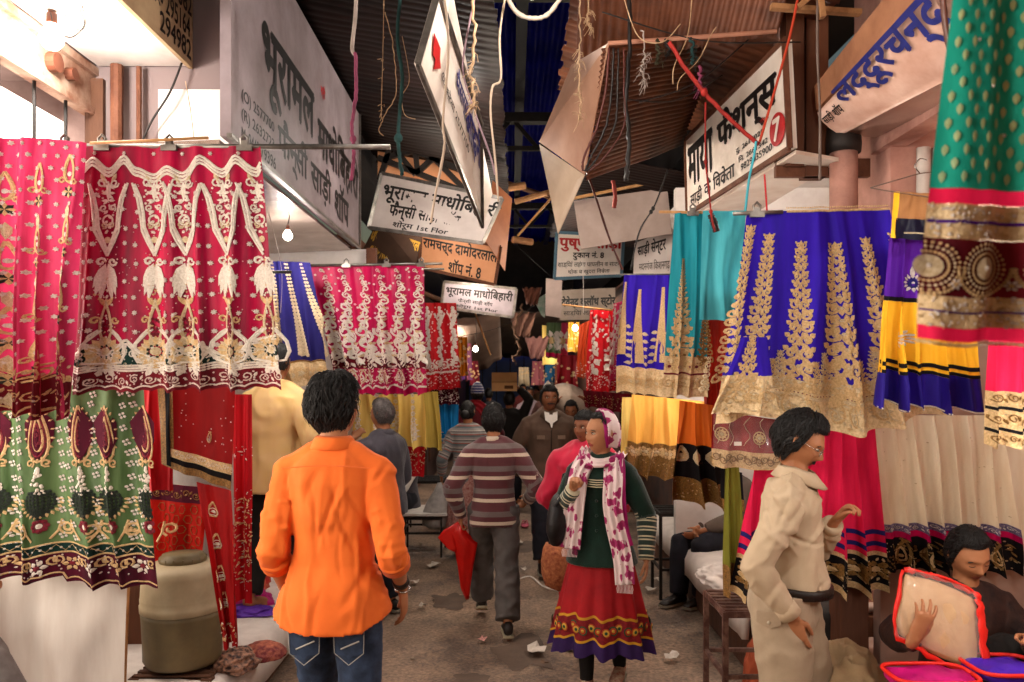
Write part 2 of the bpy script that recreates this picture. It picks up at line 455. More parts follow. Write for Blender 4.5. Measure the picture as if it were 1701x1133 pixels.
    def add_leg(s, mb, sd, d=0, low=1.0, rr=None, flat=0):
        h, kn, an = s.hip[sd], s.kn[sd], s.an[sd]; k = s.k*(.5+.5*s.b)
        rr = rr or [.088, .083, .070, .060, .056, .057, .052, .040, .036]
        pts = [h+Vector((0, 0, .02)), h.lerp(kn, .25), h.lerp(kn, .6), h.lerp(kn, .9), kn, kn.lerp(an, .2), kn.lerp(an, .5), kn.lerp(an, .85), an]
        if flat: pts[-1] = an-Vector((0, 0, flat))
        mb.tube([s.W(p) for p in pts], [r*k+d for r in rr], 16)
    def foot_dir(s, sd, yaw=0):
        return (Matrix.Rotation(yaw, 3, 'Z') @ Vector((0, 1, 0)))
    def shoe(s, sd, root, m, sole=None, yaw=0, pitch=0, name='shoe', ln=.27, strap=False):
        """closed shoe with a sole, toe along the walking direction"""
        an = s.an[sd]; Mx = s.T @ Matrix.Translation(an) @ Matrix.Rotation(yaw, 4, 'Z') @ Matrix.Rotation(pitch, 4, 'X')
        mb = MB(); k = s.k; secs = [(-.075, .022, .055, -.035), (-.06, .034, .075, -.030), (-.02, .037, .095, -.02), (.04, .040, .075, -.032), (.10, .046, .050, -.045), (.15, .043, .036, -.052), (.185, .026, .022, -.060)]
        rs = []
        for y, w, hh, zc in secs:
            rs.append([Mx @ (Vector((w*cos(a), y*ln/.27, max(-.078, zc+hh*.5*sin(a)*1.1)))*k) for a in [2*pi*i/14 for i in range(14)]])
        mb.rings(rs); o = mb.build(name, m, root, True)
        ms = MB(); rs = []
        for y, w, z0 in ((-.083, .018, 0), (-.07, .036, 0), (0, .037, 0), (.10, .048, 0), (.16, .043, 0), (.192, .02, .004)):
            rs.append([Mx @ (Vector(q)*k) for q in ((w, y*ln/.27, -.062+z0), (w+.002, y*ln/.27, -.08+z0), (-w-.002, y*ln/.27, -.08+z0), (-w, y*ln/.27, -.062+z0))])
        ms.rings(rs); ms.build('sole', sole or M_sole, o)
        return o
    def skin(s, root, m, vox=.006, face=True, hands={}, feet=False, arms=True, ears=True, legs=True):
        mb = MB(); s.add_torso(mb, low=-.10)
        k = s.k; up = s.up
        mb.tube([s.W(s.neck-up*.05*k), s.W(s.neck+up*.02*k), s.W(s.headc-Vector((0, .02, .07))*k)], [(.062*k, .060*k), (.053*k, .054*k), (.050*k, .054*k)], 14)
        add_head(mb, s.Hm, (.62 if s.fem else 1.0) if face else 0, scale=s.hs)
        for sd in (1, -1):
            s.add_arm(mb, sd)
            if legs: s.add_leg(mb, sd)
            hd = dict(curl=.35); hd.update(hands.get(sd, {}))
            dr = hd.pop('dir', None); nr = hd.pop('nrm', None)
            fd = (s.wr[sd]-s.el[sd]).normalized()
            dr = Vector(dr) if dr else fd
            nr = Vector(nr) if nr else Vector((-sd, .25, 0))
            a = dr.normalized().cross((nr-dr*nr.dot(dr)/dr.length_squared).normalized())
            th = Vector(hd.pop('th', (0, 1, .2)))
            side = 1 if a.dot(th) > 0 else -1
            mb2 = MB(); add_hand(mb2, s.wr[sd], dr, nr, side, sc=k*(.9 if s.fem else 1), **hd)
            mb.add([s.W(p) for p in mb2.v], mb2.f)
            if feet:
                an = s.an[sd]; mb.tube([s.W(an), s.W(an+Vector((0, .0, -.03))), s.W(an+Vector((0, .05, -.045))), s.W(an+Vector((0, .12, -.058))), s.W(an+Vector((0, .17, -.066)))], [.036, .04, (.036, .03), (.04, .02), (.03, .012)], 12, capround=True)
        me = remesh(mb, vox*s.k, 2)
        # lips get their own tint through an attribute
        Hi = s.Hm.inverted(); at = me.attributes.new('lip', 'FLOAT', 'POINT'); vals = []
        for v in me.vertices:
            q = Hi @ v.co/s.hs; val = 0
            if face and q.y > .06 and abs(q.x) < .04:
                if abs(q.x) < .026-.9*abs(q.z+.058)**1 and abs(q.z+.0575) < .0105: val = 1
            vals.append(val)
        at.data.foreach_set('value', vals)
        return link_mesh('body', me, m, root)
    def eyes(s, root, closed=0, look=0, lash=True):
        for sd in (1, -1):
            c = Vector((sd*.031, .0, .008)); y = .0735
            if closed < 1:
                mb = MB(); mb.ball(s.Hm @ (Vector((c.x, y, c.z))*s.hs), tuple(q*s.hs for q in (.0135, .011, .0052)), 12, 8, 0, s.Hm.to_3x3())
                e = mb.build('eye', M_eye, root, True)
                mi = MB(); mi.ball(s.Hm @ (Vector((c.x+look*.006, y+.0066, c.z))*s.hs), tuple(q*s.hs for q in (.0066, .0054, .0056)), 10, 6, 0, s.Hm.to_3x3())
                mi.build('iris', M_dark, e, True)
            ml = MB(); pts = []
            for t in range(7):
                u = -1+t/3; zz = c.z+(.0075*(1-u*u) if closed < 1 else -.004*(1-u*u)-.002)
                pts.append(s.Hm @ (Vector((c.x+u*.0165, y+.0105-.004*u*u+(0 if closed < 1 else .001), zz))*s.hs))
            ml.tube(pts, .0016*s.hs, 5); ml.build('lash_line', M_dark, root)
            mb = MB(); pts = []
            for t in range(7):
                u = -1+t/3
                pts.append(s.Hm @ (Vector((c.x+u*.019, .0865-.010*(abs(c.x+u*.019)/.05)**2*1.2, .0275-.005*u*sd*(1 if u*sd > 0 else .4)))*s.hs))
            mb.tube(pts, [(.003*s.hs, .0026*s.hs)]*7, 6); mb.build('eyebrow', M_hair, root)
    def moustache(s, root, m=None, w=.026):
        mb = MB(); rr = random.Random(3)
        for i in range(70):
            x = rr.uniform(-w, w); z = -.043+rr.uniform(-.003, .003)-.25*abs(x)*.3
            y = .094-(abs(x)/.03)**2*.008
            a = s.Hm @ (Vector((x, y-.002, z))*s.hs); b = s.Hm @ (Vector((x*1.25, y+.002, z-.008))*s.hs)
            mb.tube([a, (a+b)/2, b], [.0022*s.hs, .0022*s.hs, .0005], 4)
        mb.build('moustache', m or M_hair, root, True)
    def hair(s, root, m=None, n=700, length=.03, low=-.045, front=.075, seed=1, puff=1.0, grey=None, side=.0, drop=-1, temple=-.02):
        """cap that hugs the skull plus many locks; low = how far down the nape it reaches, front = hairline height"""
        rr = random.Random(seed); mb = MB(); nn, mm = 40, 22; n = int(n*1.8)
        def region(q):                                # hairline height as a function of the angle round the head
            a = math.atan2(q.y, abs(q.x))             # +pi/2 front
            if a > .62: lim = front
            elif a > .1: lim = lerp(temple, front, sm(.12, .62, a))
            elif a > -.25: lim = lerp(low, temple, sm(-.25, .1, a))
            else: lim = low
            return lim
        rs = []; pts = {}
        for k in range(mm+1):
            ring = []
            for i in range(nn):
                ph = -2*pi*i/nn; q0 = headpt(pi/2, ph, False)
                lim = region(q0); th_max = math.acos(max(-1, min(1, lim/.118)))
                th = max(.03, th_max*k/mm); q = headpt(th, ph, False)
                t = k/mm; pf = .004+(.010*puff)*(1-t**5)
                pf += .004*puff*noise.noise(q*38+Vector((seed, 0, 0)))
                ring.append(s.Hm @ ((q*(1+pf/.1))*s.hs))
            rs.append(ring)
        mb.rings(rs, cap=False)
        o = len(mb.v)
        for j in range(n):
            ph = rr.uniform(0, 2*pi); q0 = headpt(pi/2, ph, False); lim = region(q0); thm = math.acos(max(-1, min(1, lim/.118)))
            th = thm*math.sqrt(rr.uniform(.0, 1)); q = headpt(th, ph, False)
            nrm = q.normalized(); dn = (headpt(min(th+.15, pi-.05), ph+rr.uniform(-.10, .10)+.25*noise.noise(q*22)+side, False)-q).normalized()
            af = math.atan2(q.y, abs(q.x)); edge = sm(.55, .95, th/thm)*sm(.0, .4, af)
            dn = (dn*(1-.9*edge)+Vector((1 if rr.random() < .6 else -1, -.5, .1))*edge*.9).normalized()
            L = length*rr.uniform(.6, 1.25)*(1 if q.z > -.01 else .6)*(1-.45*edge); b = q*(1+(.006+.008*puff*(1-(th/thm)**4))/.1)
            pp = [b-nrm*.002, b+dn*L*.4+nrm*L*.20*puff, b+dn*L*.8+nrm*L*.18*puff*rr.uniform(.3, 1.3), b+dn*L*1.15+nrm*L*.02]
            w = rr.uniform(.0011, .0023)
            mb.tube([s.Hm @ (p*s.hs) for p in pp], [w*s.hs, w*s.hs*1.1, w*s.hs*.8, .0004], 4)
        return mb.build('hair', m or M_hair, root, True)
    def cloth(s, name, mb, m, root, vox=.012, smooth=3, amp=.006, scale=7, seed=0, stretch=(1, 1, .45), attr=None, zlow=None, disp=None):
        me = remesh(mb, vox, smooth); Ti = s.T.inverted()
        ns = [v.normal.copy() for v in me.vertices]
        if amp or disp:
            for v, nn in zip(me.vertices, ns):
                q = Ti @ v.co; a = amp*fold(q, scale, seed, stretch)
                if disp: a += disp(q)
                v.co += nn*a
        if attr:
            at = me.attributes.new('st', 'FLOAT', 'POINT'); at.data.foreach_set('value', [attr(Ti @ v.co) for v in me.vertices])
        me.update(); return link_mesh(name, me, m, root)
    def sleeve_coord(s, q):
        """distance used for knitted stripes: height on the trunk, distance along the arm on a sleeve"""
        best = 1e9; val = q.z
        for sd in (1, -1):
            a, e, w = s.sh[sd], s.el[sd], s.wr[sd]; L1 = (e-a).length; L2 = (w-e).length
            for p0, p1, l0, L in ((a, e, 0, L1), (e, w, L1, L2)):
                t = (q-p0).dot(p1-p0)/L/L
                tt = min(max(t, 0), 1); dd = (q-(p0+(p1-p0)*tt)).length
                if dd < best: best = dd; arm = s.sh[sd].z-(l0+tt*L)
        side = abs((q-s.pel).dot(s.shx))
        return arm if best < .062 and (side > .15*s.b*s.k or best < .05) else q.z
def flare_ring(s, c, w, d, n, folds, amp, ph=0, irregular=.5, seed=0):
    out = []
    for i in range(n):
        a = 2*pi*i/n
        r = 1+amp*(sin(a*folds+ph+irregular*3*noise.noise(Vector((cos(a)*2+seed, sin(a)*2, c.z*2)))))
        out.append(s.W(c+Vector((w*cos(a)*r, d*sin(a)*r, 0))))
    return out
M_sole = mat('sole_rubber', '8a8272', .8)
M_dark = mat('near_black', '120c0a', .5)
M_eye = mat('eye_white', 'e8dccb', .35, col2='dcccb8')
M_hair = mat('black_hair', '150f0e', .58, col2='080605', nscale=60, spec=.35)
M_hair_grey = mat('greying_hair', '6b6462', .5, col2='241f1e', nscale=120)
def skinmat(name, c, c2, lip):
    m = mat(name, c, .52, col2=c2, nscale=9, bump=.12, bscale=180); nt = m.node_tree; b = nt.nodes['Principled BSDF']
    b.inputs['Subsurface Weight'].default_value = .06; b.inputs['Subsurface Radius'].default_value = (.02, .008, .004); b.inputs['Subsurface Scale'].default_value = .3
    src = b.inputs['Base Color'].links[0].from_socket; a = N(nt, 'ShaderNodeAttribute', attribute_name='lip'); mx = N(nt, 'ShaderNodeMix', data_type='RGBA')
    nt.links.new(a.outputs['Fac'], mx.inputs[0]); nt.links.new(src, mx.inputs[6]); mx.inputs[7].default_value = hx(lip)+(1,); nt.links.new(mx.outputs[2], b.inputs['Base Color'])
    return m
SK_mid = skinmat('skin_warm_brown', 'a8714f', '95603f', '84453a')
SK_lt = skinmat('skin_light_brown', 'ae7a58', '9a6848', '8e3c38')
SK_dk = skinmat('skin_deep_brown', '87553a', '74462f', '6b3a30')
# fabrics
F_orange = mat('orange_cotton', 'e26c26', .85, wr=.8, col2='d46020', nscale=5, bump=.15, bscale=300, sheen=.05)
F_jeans = mat('blue_denim', '33425c', .85, wr=.35, col2='1c2536', nscale=14, bump=.3, bscale=400, mix=.5)
F_thread = mat('pale_stitching', 'a9a6a0', .6)
F_blackcloth = mat('black_cotton', '15110f', .9, col2='0c0908', nscale=8)
F_beige = mat('khaki_shirt_cotton', 'b7a288', .85, wr=.5, col2='ab957a', nscale=6, bump=.15, bscale=300)
F_khaki = mat('khaki_trouser_twill', 'a4917a', .85, wr=.35, col2='93806a', nscale=8, bump=.2, bscale=350)
F_leather = mat('dark_leather', '1d1410', .45, bump=.2, bscale=90)
F_steel = mat('polished_steel', 'b9b5ad', .25, metal=1)
F_green = mat('bottle_green_knit', '0c2a20', .9, col2='081f17', nscale=10, bump=.4, bscale=260, sheen=.3)
F_greyjk = mat('grey_wool', '46424a', .9, wr=.35, col2='38343b', nscale=12, bump=.3, bscale=300, sheen=.2)
F_brownjk = mat('brown_jacket_cotton', '574236', .8, wr=.35, col2='463428', nscale=6, bump=.2, bscale=250)
F_white = mat('white_cotton', 'ddd6cf', .8, wr=.35, col2='c8bfb8', nscale=7)
F_pinkshawl = mat('crimson_pink_shawl', 'c01a3c', .8, wr=.35, col2='a01030', nscale=5, sheen=.3)
F_yellow = mat('pale_yellow_cotton', 'c9a878', .85, wr=.6, col2='cba96a', nscale=8, bump=.15, bscale=250)
F_navy = mat('dark_navy_cloth', '1a1a24', .85, wr=.35, col2='101018', nscale=8)
F_grey = mat('grey_trouser_wool', '5b5654', .85, wr=.35, col2='4a4644', nscale=8, bump=.2, bscale=300)
F_maroon = mat('maroon_wool', '5c1720', .9, col2='47101a', nscale=8, sheen=.3)
F_magenta = mat('magenta_cotton', '9c1263', .75, col2='7f0b4e', nscale=6)
F_redskirt = mat('deep_red_cotton', 'a01018', .8, wr=.35, col2='7d0a12', nscale=4, bump=.1, bscale=200)

# ------------------------------------------------ setting: ground, walls, roofs
def px(p, d): return (p-HX)*d/F
def zz(p, d): return CH-(p-HY)*d/F
def ground_mat():
    m = bpy.data.materials.new('trodden_asphalt'); m.use_nodes = True; nt = m.node_tree; b = nt.nodes['Principled BSDF']
    tc = N(nt, 'ShaderNodeTexCoord'); a = N(nt, 'ShaderNodeTexNoise'); setin(a, Scale=1.1, Detail=8, Roughness=.7); c = N(nt, 'ShaderNodeTexNoise'); setin(c, Scale=42, Detail=4)
    v = N(nt, 'ShaderNodeTexVoronoi'); setin(v, Scale=90)
    for n in (a, c, v): nt.links.new(tc.outputs['Object'], n.inputs['Vector'])
    rp = N(nt, 'ShaderNodeValToRGB'); e = rp.color_ramp.elements; e[0].position = .38; e[1].position = .60; e[0].color = hx('5c4a3e')+(1,); e[1].color = hx('9a806b')+(1,)
    nt.links.new(a.outputs[0], rp.inputs[0])
    r2 = N(nt, 'ShaderNodeValToRGB'); e = r2.color_ramp.elements; e[0].position = .3; e[1].position = .7; e[0].color = (.45, .45, .45, 1); e[1].color = (1.15, 1.1, 1.05, 1)
    nt.links.new(c.outputs[0], r2.inputs[0])
    mx = N(nt, 'ShaderNodeMix', data_type='RGBA', blend_type='MULTIPLY'); mx.inputs[0].default_value = 1
    nt.links.new(rp.outputs[0], mx.inputs[6]); nt.links.new(r2.outputs[0], mx.inputs[7]); nt.links.new(mx.outputs[2], b.inputs['Base Color'])
    ad = N(nt, 'ShaderNodeMath', operation='ADD'); nt.links.new(c.outputs[0], ad.inputs[0]); nt.links.new(v.outputs['Distance'], ad.inputs[1])
    bp = N(nt, 'ShaderNodeBump'); bp.inputs['Strength'].default_value = .55; bp.inputs['Distance'].default_value = .012
    nt.links.new(ad.outputs[0], bp.inputs['Height']); nt.links.new(bp.outputs[0], b.inputs['Normal'])
    rr = N(nt, 'ShaderNodeMapRange'); rr.inputs[3].default_value = .62; rr.inputs[4].default_value = .95; nt.links.new(a.outputs[0], rr.inputs[0]); nt.links.new(rr.outputs[0], b.inputs['Roughness'])
    return m
mb = MB(); n = 70; gx = [-60, -8]+[-3+6*i/n for i in range(n+1)]+[8, 60]; gy = [-30, 0]+[1+24*i/120 for i in range(121)]+[60, 140]
vs = [(x, y, .018*noise.noise(Vector((x*1.3, y*1.3, 0)))+.006*noise.noise(Vector((x*6, y*6, 3))) if -3 <= x <= 3 and y > 0 else 0) for y in gy for x in gx]
w_ = len(gx); mb.add(vs, [(j*w_+i, j*w_+i+1, (j+1)*w_+i+1, (j+1)*w_+i) for j in range(len(gy)-1) for i in range(w_-1)])
mb.build('ground', ground_mat(), smooth=True, tg=('trodden brown grey asphalt lane floor', None, None, 'structure'))

M_plaster = mat('grimy_plaster', 'a58f8b', .85, col2='7b6663', nscale=3, bump=.3, bscale=30)
M_pinkpl = mat('pink_plaster', 'b98a7b', .85, col2='8a6156', nscale=4, bump=.3, bscale=30)
M_whitep = mat('white_enamel_panel', 'd9d3cd', .45, col2='b9aea6', nscale=3)
M_rust = mat('rusty_painted_steel', '6c4430', .7, col2='4c2a1c', nscale=9, bump=.4, bscale=60, metal=.2)
M_wood = mat('old_dark_wood', '5a3a28', .75, col2='38231a', nscale=5, stretch=(1, 1, .2), bump=.4, bscale=60)
M_wood2 = mat('raw_batten_wood', 'a57850', .75, col2='7c5433', nscale=12, bump=.3, bscale=60)
M_bamboo = mat('pale_cane', 'b88a5a', .6, col2='976a40', nscale=20)
M_metal = mat('dull_galvanised_steel', '85807a', .38, metal=.85, col2='5a5551', nscale=12)
M_sheet = mat('aged_tin_sheet', 'c0aea4', .42, metal=.45, col2='8c7468', nscale=3, bump=.15, bscale=8)
M_black = mat('sooty_steel', '221b18', .6, col2='120e0c', nscale=12)
M_board = mat('painted_sign_board', 'd2c8c2', .5, col2='b0a29c', nscale=2.5, detail=8, bump=.08, bscale=12)
M_board2 = mat('clean_sign_board', 'ded4ca', .5, col2='c4b5a8', nscale=3, detail=8)
M_blackpaint = mat('black_sign_paint', '14100f', .5)
M_redpaint = mat('red_sign_paint', 'a8181a', .5)
M_bluepaint = mat('navy_sign_paint', '24286a', .35, col2='1b1e55', nscale=20)

# left side: shop with a barred lit window, beam, light box
t = thing('shop', 'lit shop front with barred white window and rusty beam at the upper left', 'shop', (-2.2, 2.9, 0))
X0 = -2.1
mb = MB(); mb.box((-3.4, -.5, 0), (-2.75, 4.3, .95)); mb.box((-3.4, 4.14, .95), (X0-.02, 4.9, 4.6)); mb.box((-3.4, -.5, 3.33), (X0-.02, 4.14, 5.2)); mb.build('wall', M_plaster, t)
mb = MB(); mb.box((X0-.06, -.5, 3.11), (X0+.0, 4.14, 3.33)); mb.box((X0, -.5, 3.30), (X0+.025, 4.14, 3.34)); mb.box((X0, -.5, 3.10), (X0+.02, 4.14, 3.13)); mb.build('beam', mat('flaking_beam_paint', 'b39c88', .75, col2='6b3d28', nscale=5, mix=.55, bump=.4, bscale=40, detail=8), t)
mb = MB(); mb.box((X0-.26, -.5, .95), (X0-.22, 4.14, 3.11)); mb.build('glowing_window', mat('window_glow_panel', 'ffffff', .4, emit=3.0, emitcol='fff1e0', col2='ffffff'), t)  # self-glowing panel stands for a white interior lit from inside
for y in (2.2, 2.5, 2.8, 3.05, 3.3, 3.55, 3.8):
    mb = MB(); mb.tube([(X0-.03, y, .95), (X0-.03, y, 3.11)], .008, 6); mb.build('window_bar', M_black, t)
mb = MB(); mb.box((X0-.03, 3.97, .95), (X0+.06, 4.12, 3.28)); mb.build('door_post', M_wood, t)
mb = MB(); mb.box((X0+.0, 4.15, .95), (X0+.12, 4.22, 3.28)); mb.build('door_frame', M_rust, t)
for y, r_ in ((3.62, .045), (3.76, .03)):
    mb = MB(); mb.tube([(X0+.0, y, 3.22), (X0+.04, y, 3.22)], r_, 14, ref=Vector((0, 1, 0))); mb.build('old_switch', mat('brown_bakelite', '5b3324', .5), t)
t = thing('light_box_sign', 'cream box sign with phone numbers above the bare bulb, upper left', 'sign', (-1.8, 3.3, 3.34))
XB = -1.60
mb = MB(); mb.box((X0+.03, 1.6, 3.345), (XB-.02, 3.98, 3.37)); mb.build('underside', M_whitep, t)
mb = MB(); mb.box((XB-.02, 1.6, 3.335), (XB, 3.99, 4.4)); mb.box((X0+.03, 3.965, 3.37), (XB-.02, 3.985, 4.4)); mb.build('board', mat('yellowed_enamel', 'b39c78', .6, col2='93785a', nscale=5, detail=8), t)
q = [Vector((XB, 2.7, 4.4)), Vector((XB, 3.99, 4.4)), Vector((XB, 3.99, 3.335)), Vector((XB, 2.7, 3.335))]
for txt, bx_ in (('9363382', (.70, .675, .985, .765)), ('घर- 295164', (.64, .78, .97, .87)), ('294982', (.71, .885, .98, .97))):
    lettering('painted_number', q, txt, bx_, M_blackpaint, t, bold=.02)
# wall beyond and the big hanging sign
t = thing('side_wall', 'grey plaster wall with a pale lower panel beside the big saree shop sign', 'wall', (-1.7, 3.8, 2.9))
mb = MB(); mb.box((-2.09, 4.0, 2.90), (-1.29, 4.12, 5.2)); mb.build('wall_face', mat('mauve_grey_plaster', '756766', .85, col2='756563', nscale=4, bump=.2, bscale=30), t)
mb = MB(); mb.box((-1.77, 3.985, 2.92), (-1.40, 3.997, 3.23)); mb.build('white_panel', M_whitep, t)
mb = MB(); mb.tube(curve_pts([(-1.62, 3.95, 3.40), (-1.68, 3.92, 3.2), (-1.78, 3.93, 3.05), (-1.85, 3.95, 2.92)]), .006, 6); mb.build('cable', M_black, t)
mb = MB(); mb.tube([(-1.95, 3.93, 2.3), (-1.95, 3.93, 3.33)], .03, 10); mb.tube([(-1.85, 3.95, 2.3), (-1.85, 3.95, 3.33)], .014, 8); mb.build('drain_pipe', M_rust, t)
t = thing('shop_sign', 'largest shop sign, receding along the left awning, black Hindi saree shop lettering and phone numbers', 'sign', (-1.27, 5.1, 2.9))
SX = -1.27
q = [Vector((SX, 3.6, 4.02)), Vector((SX, 6.6, 3.98)), Vector((SX, 6.6, 2.88)), Vector((SX, 3.6, 2.88))]
mb = MB(); mb.slab(q, -.05); bo = mb.build('board', mat('mauve_sign_board', '94868a', .55, col2='6f6264', nscale=2.5, detail=8, bump=.08, bscale=12), t)
mb = MB(); mb.box((SX-.01, 3.57, 2.865), (SX+.015, 6.63, 2.885)); mb.box((SX-.01, 6.60, 2.885), (SX+.015, 6.625, 4.0)); mb.build('edge_frame', M_metal, bo)
for txt, bx_, bd in (('भूरामल', (.150, .36, .50, .71), .035), ('माधोबिहारी', (.535, .38, .985, .70), .035), ('फै~न्सी', (.24, .70, .445, .935), .03), ('साड़ी', (.475, .70, .66, .93), .03), ('शॉप', (.70, .70, .86, .93), .03),
                     ('(O) 2577700', (.045, .765, .215, .825), .02), ('(R) 2632723', (.045, .845, .215, .905), .02), ('M. 9440', (.045, .925, .13, .98), .02), ('79396', (.14, .925, .225, .98), .02)):
    lettering('lettering', q, txt, bx_, M_blackpaint, bo, bold=bd)
lettering('small_red_lettering', q, 'श्री', (.56, .22, .60, .31), M_redpaint, bo, bold=.02)
t = thing('shop_canopy', 'shiny tin canopy underside with lit shop interior below the largest sign', 'canopy', (-1.6, 5, 2.86))
mb = MB(); mb.slab([(SX-.06, 3.62, 2.87), (SX-.06, 6.6, 2.87), (-2.5, 6.6, 2.82), (-2.5, 3.62, 2.82)], .02); mb.build('tin_sheet', mat('crumpled_tin', 'c9b8ad', .22, metal=.85, col2='8a7062', nscale=3, bump=.5, bscale=5), t)
mb = MB(); mb.box((-2.6, 6.62, .3), (-1.15, 6.7, 2.86)); mb.build('back_panel', M_whitep, t)
mb = MB(); mb.box((-1.20, 6.55, 0), (-1.12, 6.62, 2.86)); mb.build('post', M_rust, t)
mb = MB(); mb.box((-2.6, 4.15, .3), (-2.5, 6.62, 2.82)); mb.build('inner_wall', M_whitep, t)

# roofs: corrugated sheets
def corrugated(name, a, b_, c, d, m, label, n=40, amp=.018, along=0, rows=6, kind=None, cat='roof', rag=0):
    """quad a-b-c-d; waves run from a to b (along=0) repeated towards d"""
    a, b_, c, d = map(Vector, (a, b_, c, d)); mb = MB(); nn = n*4; vs = []
    nr = (b_-a).cross(d-a).normalized()
    for i in range(nn+1):
        for j in range(rows+1):
            u = i/nn; v = j/rows; p = (a*(1-v)+b_*v)*(1-u)+(d*(1-v)+c*v)*u
            p += nr*amp*sin(2*pi*i/4)+nr*.03*noise.noise(p*1.7)
            if rag and j in (0, rows): p += (b_-a).normalized()*rag*noise.noise(Vector((u*30, j, 2)))
            vs.append(p)
    mb.add(vs, [(i*(rows+1)+j, i*(rows+1)+j+1, (i+1)*(rows+1)+j+1, (i+1)*(rows+1)+j) for i in range(nn) for j in range(rows)])
    o = mb.build(name, m, smooth=True, loc=a, tg=(label, cat))
    so_ = o.modifiers.new('thick', 'SOLIDIFY'); so_.thickness = .004
    return o
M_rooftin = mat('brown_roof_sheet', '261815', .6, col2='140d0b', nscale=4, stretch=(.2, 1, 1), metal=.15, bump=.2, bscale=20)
M_rooflit = mat('lamplit_roof_sheet', '704028', .5, col2='301a12', nscale=4, stretch=(.2, 1, 1), metal=.15, bump=.2, bscale=20)  # paler twin of the brown sheet, orange lamplight put into its colour
M_blueroof = mat('blue_translucent_sheet', '1c22b0', .5, col2='0e1684', nscale=2, trans=.85)
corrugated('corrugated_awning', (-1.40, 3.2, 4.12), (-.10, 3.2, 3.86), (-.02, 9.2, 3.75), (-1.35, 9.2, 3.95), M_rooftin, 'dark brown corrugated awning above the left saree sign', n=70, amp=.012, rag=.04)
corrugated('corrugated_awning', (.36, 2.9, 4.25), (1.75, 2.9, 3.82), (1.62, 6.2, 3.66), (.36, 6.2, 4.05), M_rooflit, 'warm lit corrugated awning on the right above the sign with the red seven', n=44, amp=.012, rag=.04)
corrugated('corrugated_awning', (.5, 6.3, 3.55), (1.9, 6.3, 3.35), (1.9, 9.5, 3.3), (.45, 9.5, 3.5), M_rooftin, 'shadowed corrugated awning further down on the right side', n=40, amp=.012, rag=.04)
corrugated('translucent_roof', (-1.6, 3.5, 5.6), (-1.6, 22, 5.6), (1.8, 22, 5.6), (1.8, 3.5, 5.6), M_blueroof, 'blue translucent corrugated roof glowing in dusk over the lane', n=26, amp=.03, rows=20)
t = thing('roof_truss', 'black steel trusses under the blue translucent roof', 'truss', (0, 8, 5.4))
for y in (6.4, 10.6, 16):
    mb = MB(); mb.beam((-1.8, y, 5.25), (1.9, y, 5.25), .16, .12)
    for x in (-1.4, -.7, 0, .7): mb.beam((x, y, 5.25), (x+.35, y, 4.85), .05, .05); mb.beam((x+.35, y, 4.85), (x+.7, y, 5.25), .05, .05)
    mb.beam((-1.8, y, 4.85), (1.9, y, 4.85), .06, .06); mb.build('truss_frame', M_black, t)
for x in (.10, .9, -.9):
    mb = MB(); mb.beam((x, 3.8, 5.45), (x, 21.5, 5.45), .12, .10); mb.build('purlin', M_black, t)

# right side: shop with pillar, box signs, soffit
t = thing('shop', 'lit shop front with pink pillar and plaster on the upper right', 'shop', (2.1, 4, 0))
mb = MB(); mb.box((2.02, 4.25, 2.2), (2.3, 4.7, 4.6)); mb.box((1.98, 4.7, .3), (3.2, 4.8, 3.3)); mb.box((2.9, 1.2, .3), (3.1, 4.7, 4.4)); mb.build('wall', M_pinkpl, t)
mb = MB(); mb.tube([(1.79, 4.3, 0), (1.79, 4.3, 3.0)], .072, 20); mb.build('pillar', M_pinkpl, t, True)
mb = MB(); mb.tube([(1.79, 4.3, 3.0), (1.79, 4.3, 3.05), (1.79, 4.3, 3.14)], [.088, .092, .085], 20); mb.build('pipe_collar', M_black, t, True)
mb = MB(); mb.box((2.30, 4.38, 1.2), (2.88, 4.42, 3.3)); mb.build('glowing_interior', mat('interior_glow_panel', 'ffeedd', .5, emit=3.2, emitcol='ffe2c0', col2='ffe8d0'), t)  # brightness of the shop put into a self-glowing panel
mb = MB(); mb.box((1.98, 3.2, 3.02), (2.10, 4.4, 3.30)); mb.build('fascia', M_pinkpl, t)
mb = MB(); mb.tube([(1.97, 3.62, 3.08), (2.0, 3.62, 3.08)], .05, 16, ref=Vector((0, 1, 0))); mb.build('round_socket', M_black, t)
for k_, (x, c) in enumerate(((2.17, 'cfc6bd'), (2.25, 'b8aaa0'), (2.35, 'd79a3a'), (2.42, 'c8502c'))):
    mb = MB(); mb.rings([[(x+.035*cos(a)+.004*sin(6*a+z*3), 4.2+.03*sin(a), z) for a in [2*pi*i/16 for i in range(16)]] for z in (2.2, 2.5, 2.9, 3.0)]); mb.build('hanging_cloth_roll', mat('cloth_roll_'+['white', 'grey', 'mustard', 'rust'][k_], c, .7), t, True)
t = thing('inner_stall', 'white lit inner walls of the right stall seen under the seven sign', 'stall', (1.9, 6.3, 0))
mb = MB(); mb.box((1.30, 6.32, .42), (3.2, 6.4, 3.3)); mb.build('back_panel', M_whitep, t)
mb = MB(); mb.box((1.50, 4.85, 3.3), (3.4, 8.2, 3.38)); mb.build('ceiling', M_whitep, t)
mb = MB(); mb.box((3.2, 4.8, .4), (3.3, 8.2, 3.3)); mb.build('side_panel', M_whitep, t)
t = thing('upper_building', 'pale upper wall and ceiling above the right shop front', 'building', (2.4, 2, 4.4))
mb = MB(); mb.box((1.9, -1, 4.42), (3.6, 4.9, 4.5)); mb.box((3.1, -1, .0), (3.2, 4.8, 4.42)); mb.build('wall', M_pinkpl, t)
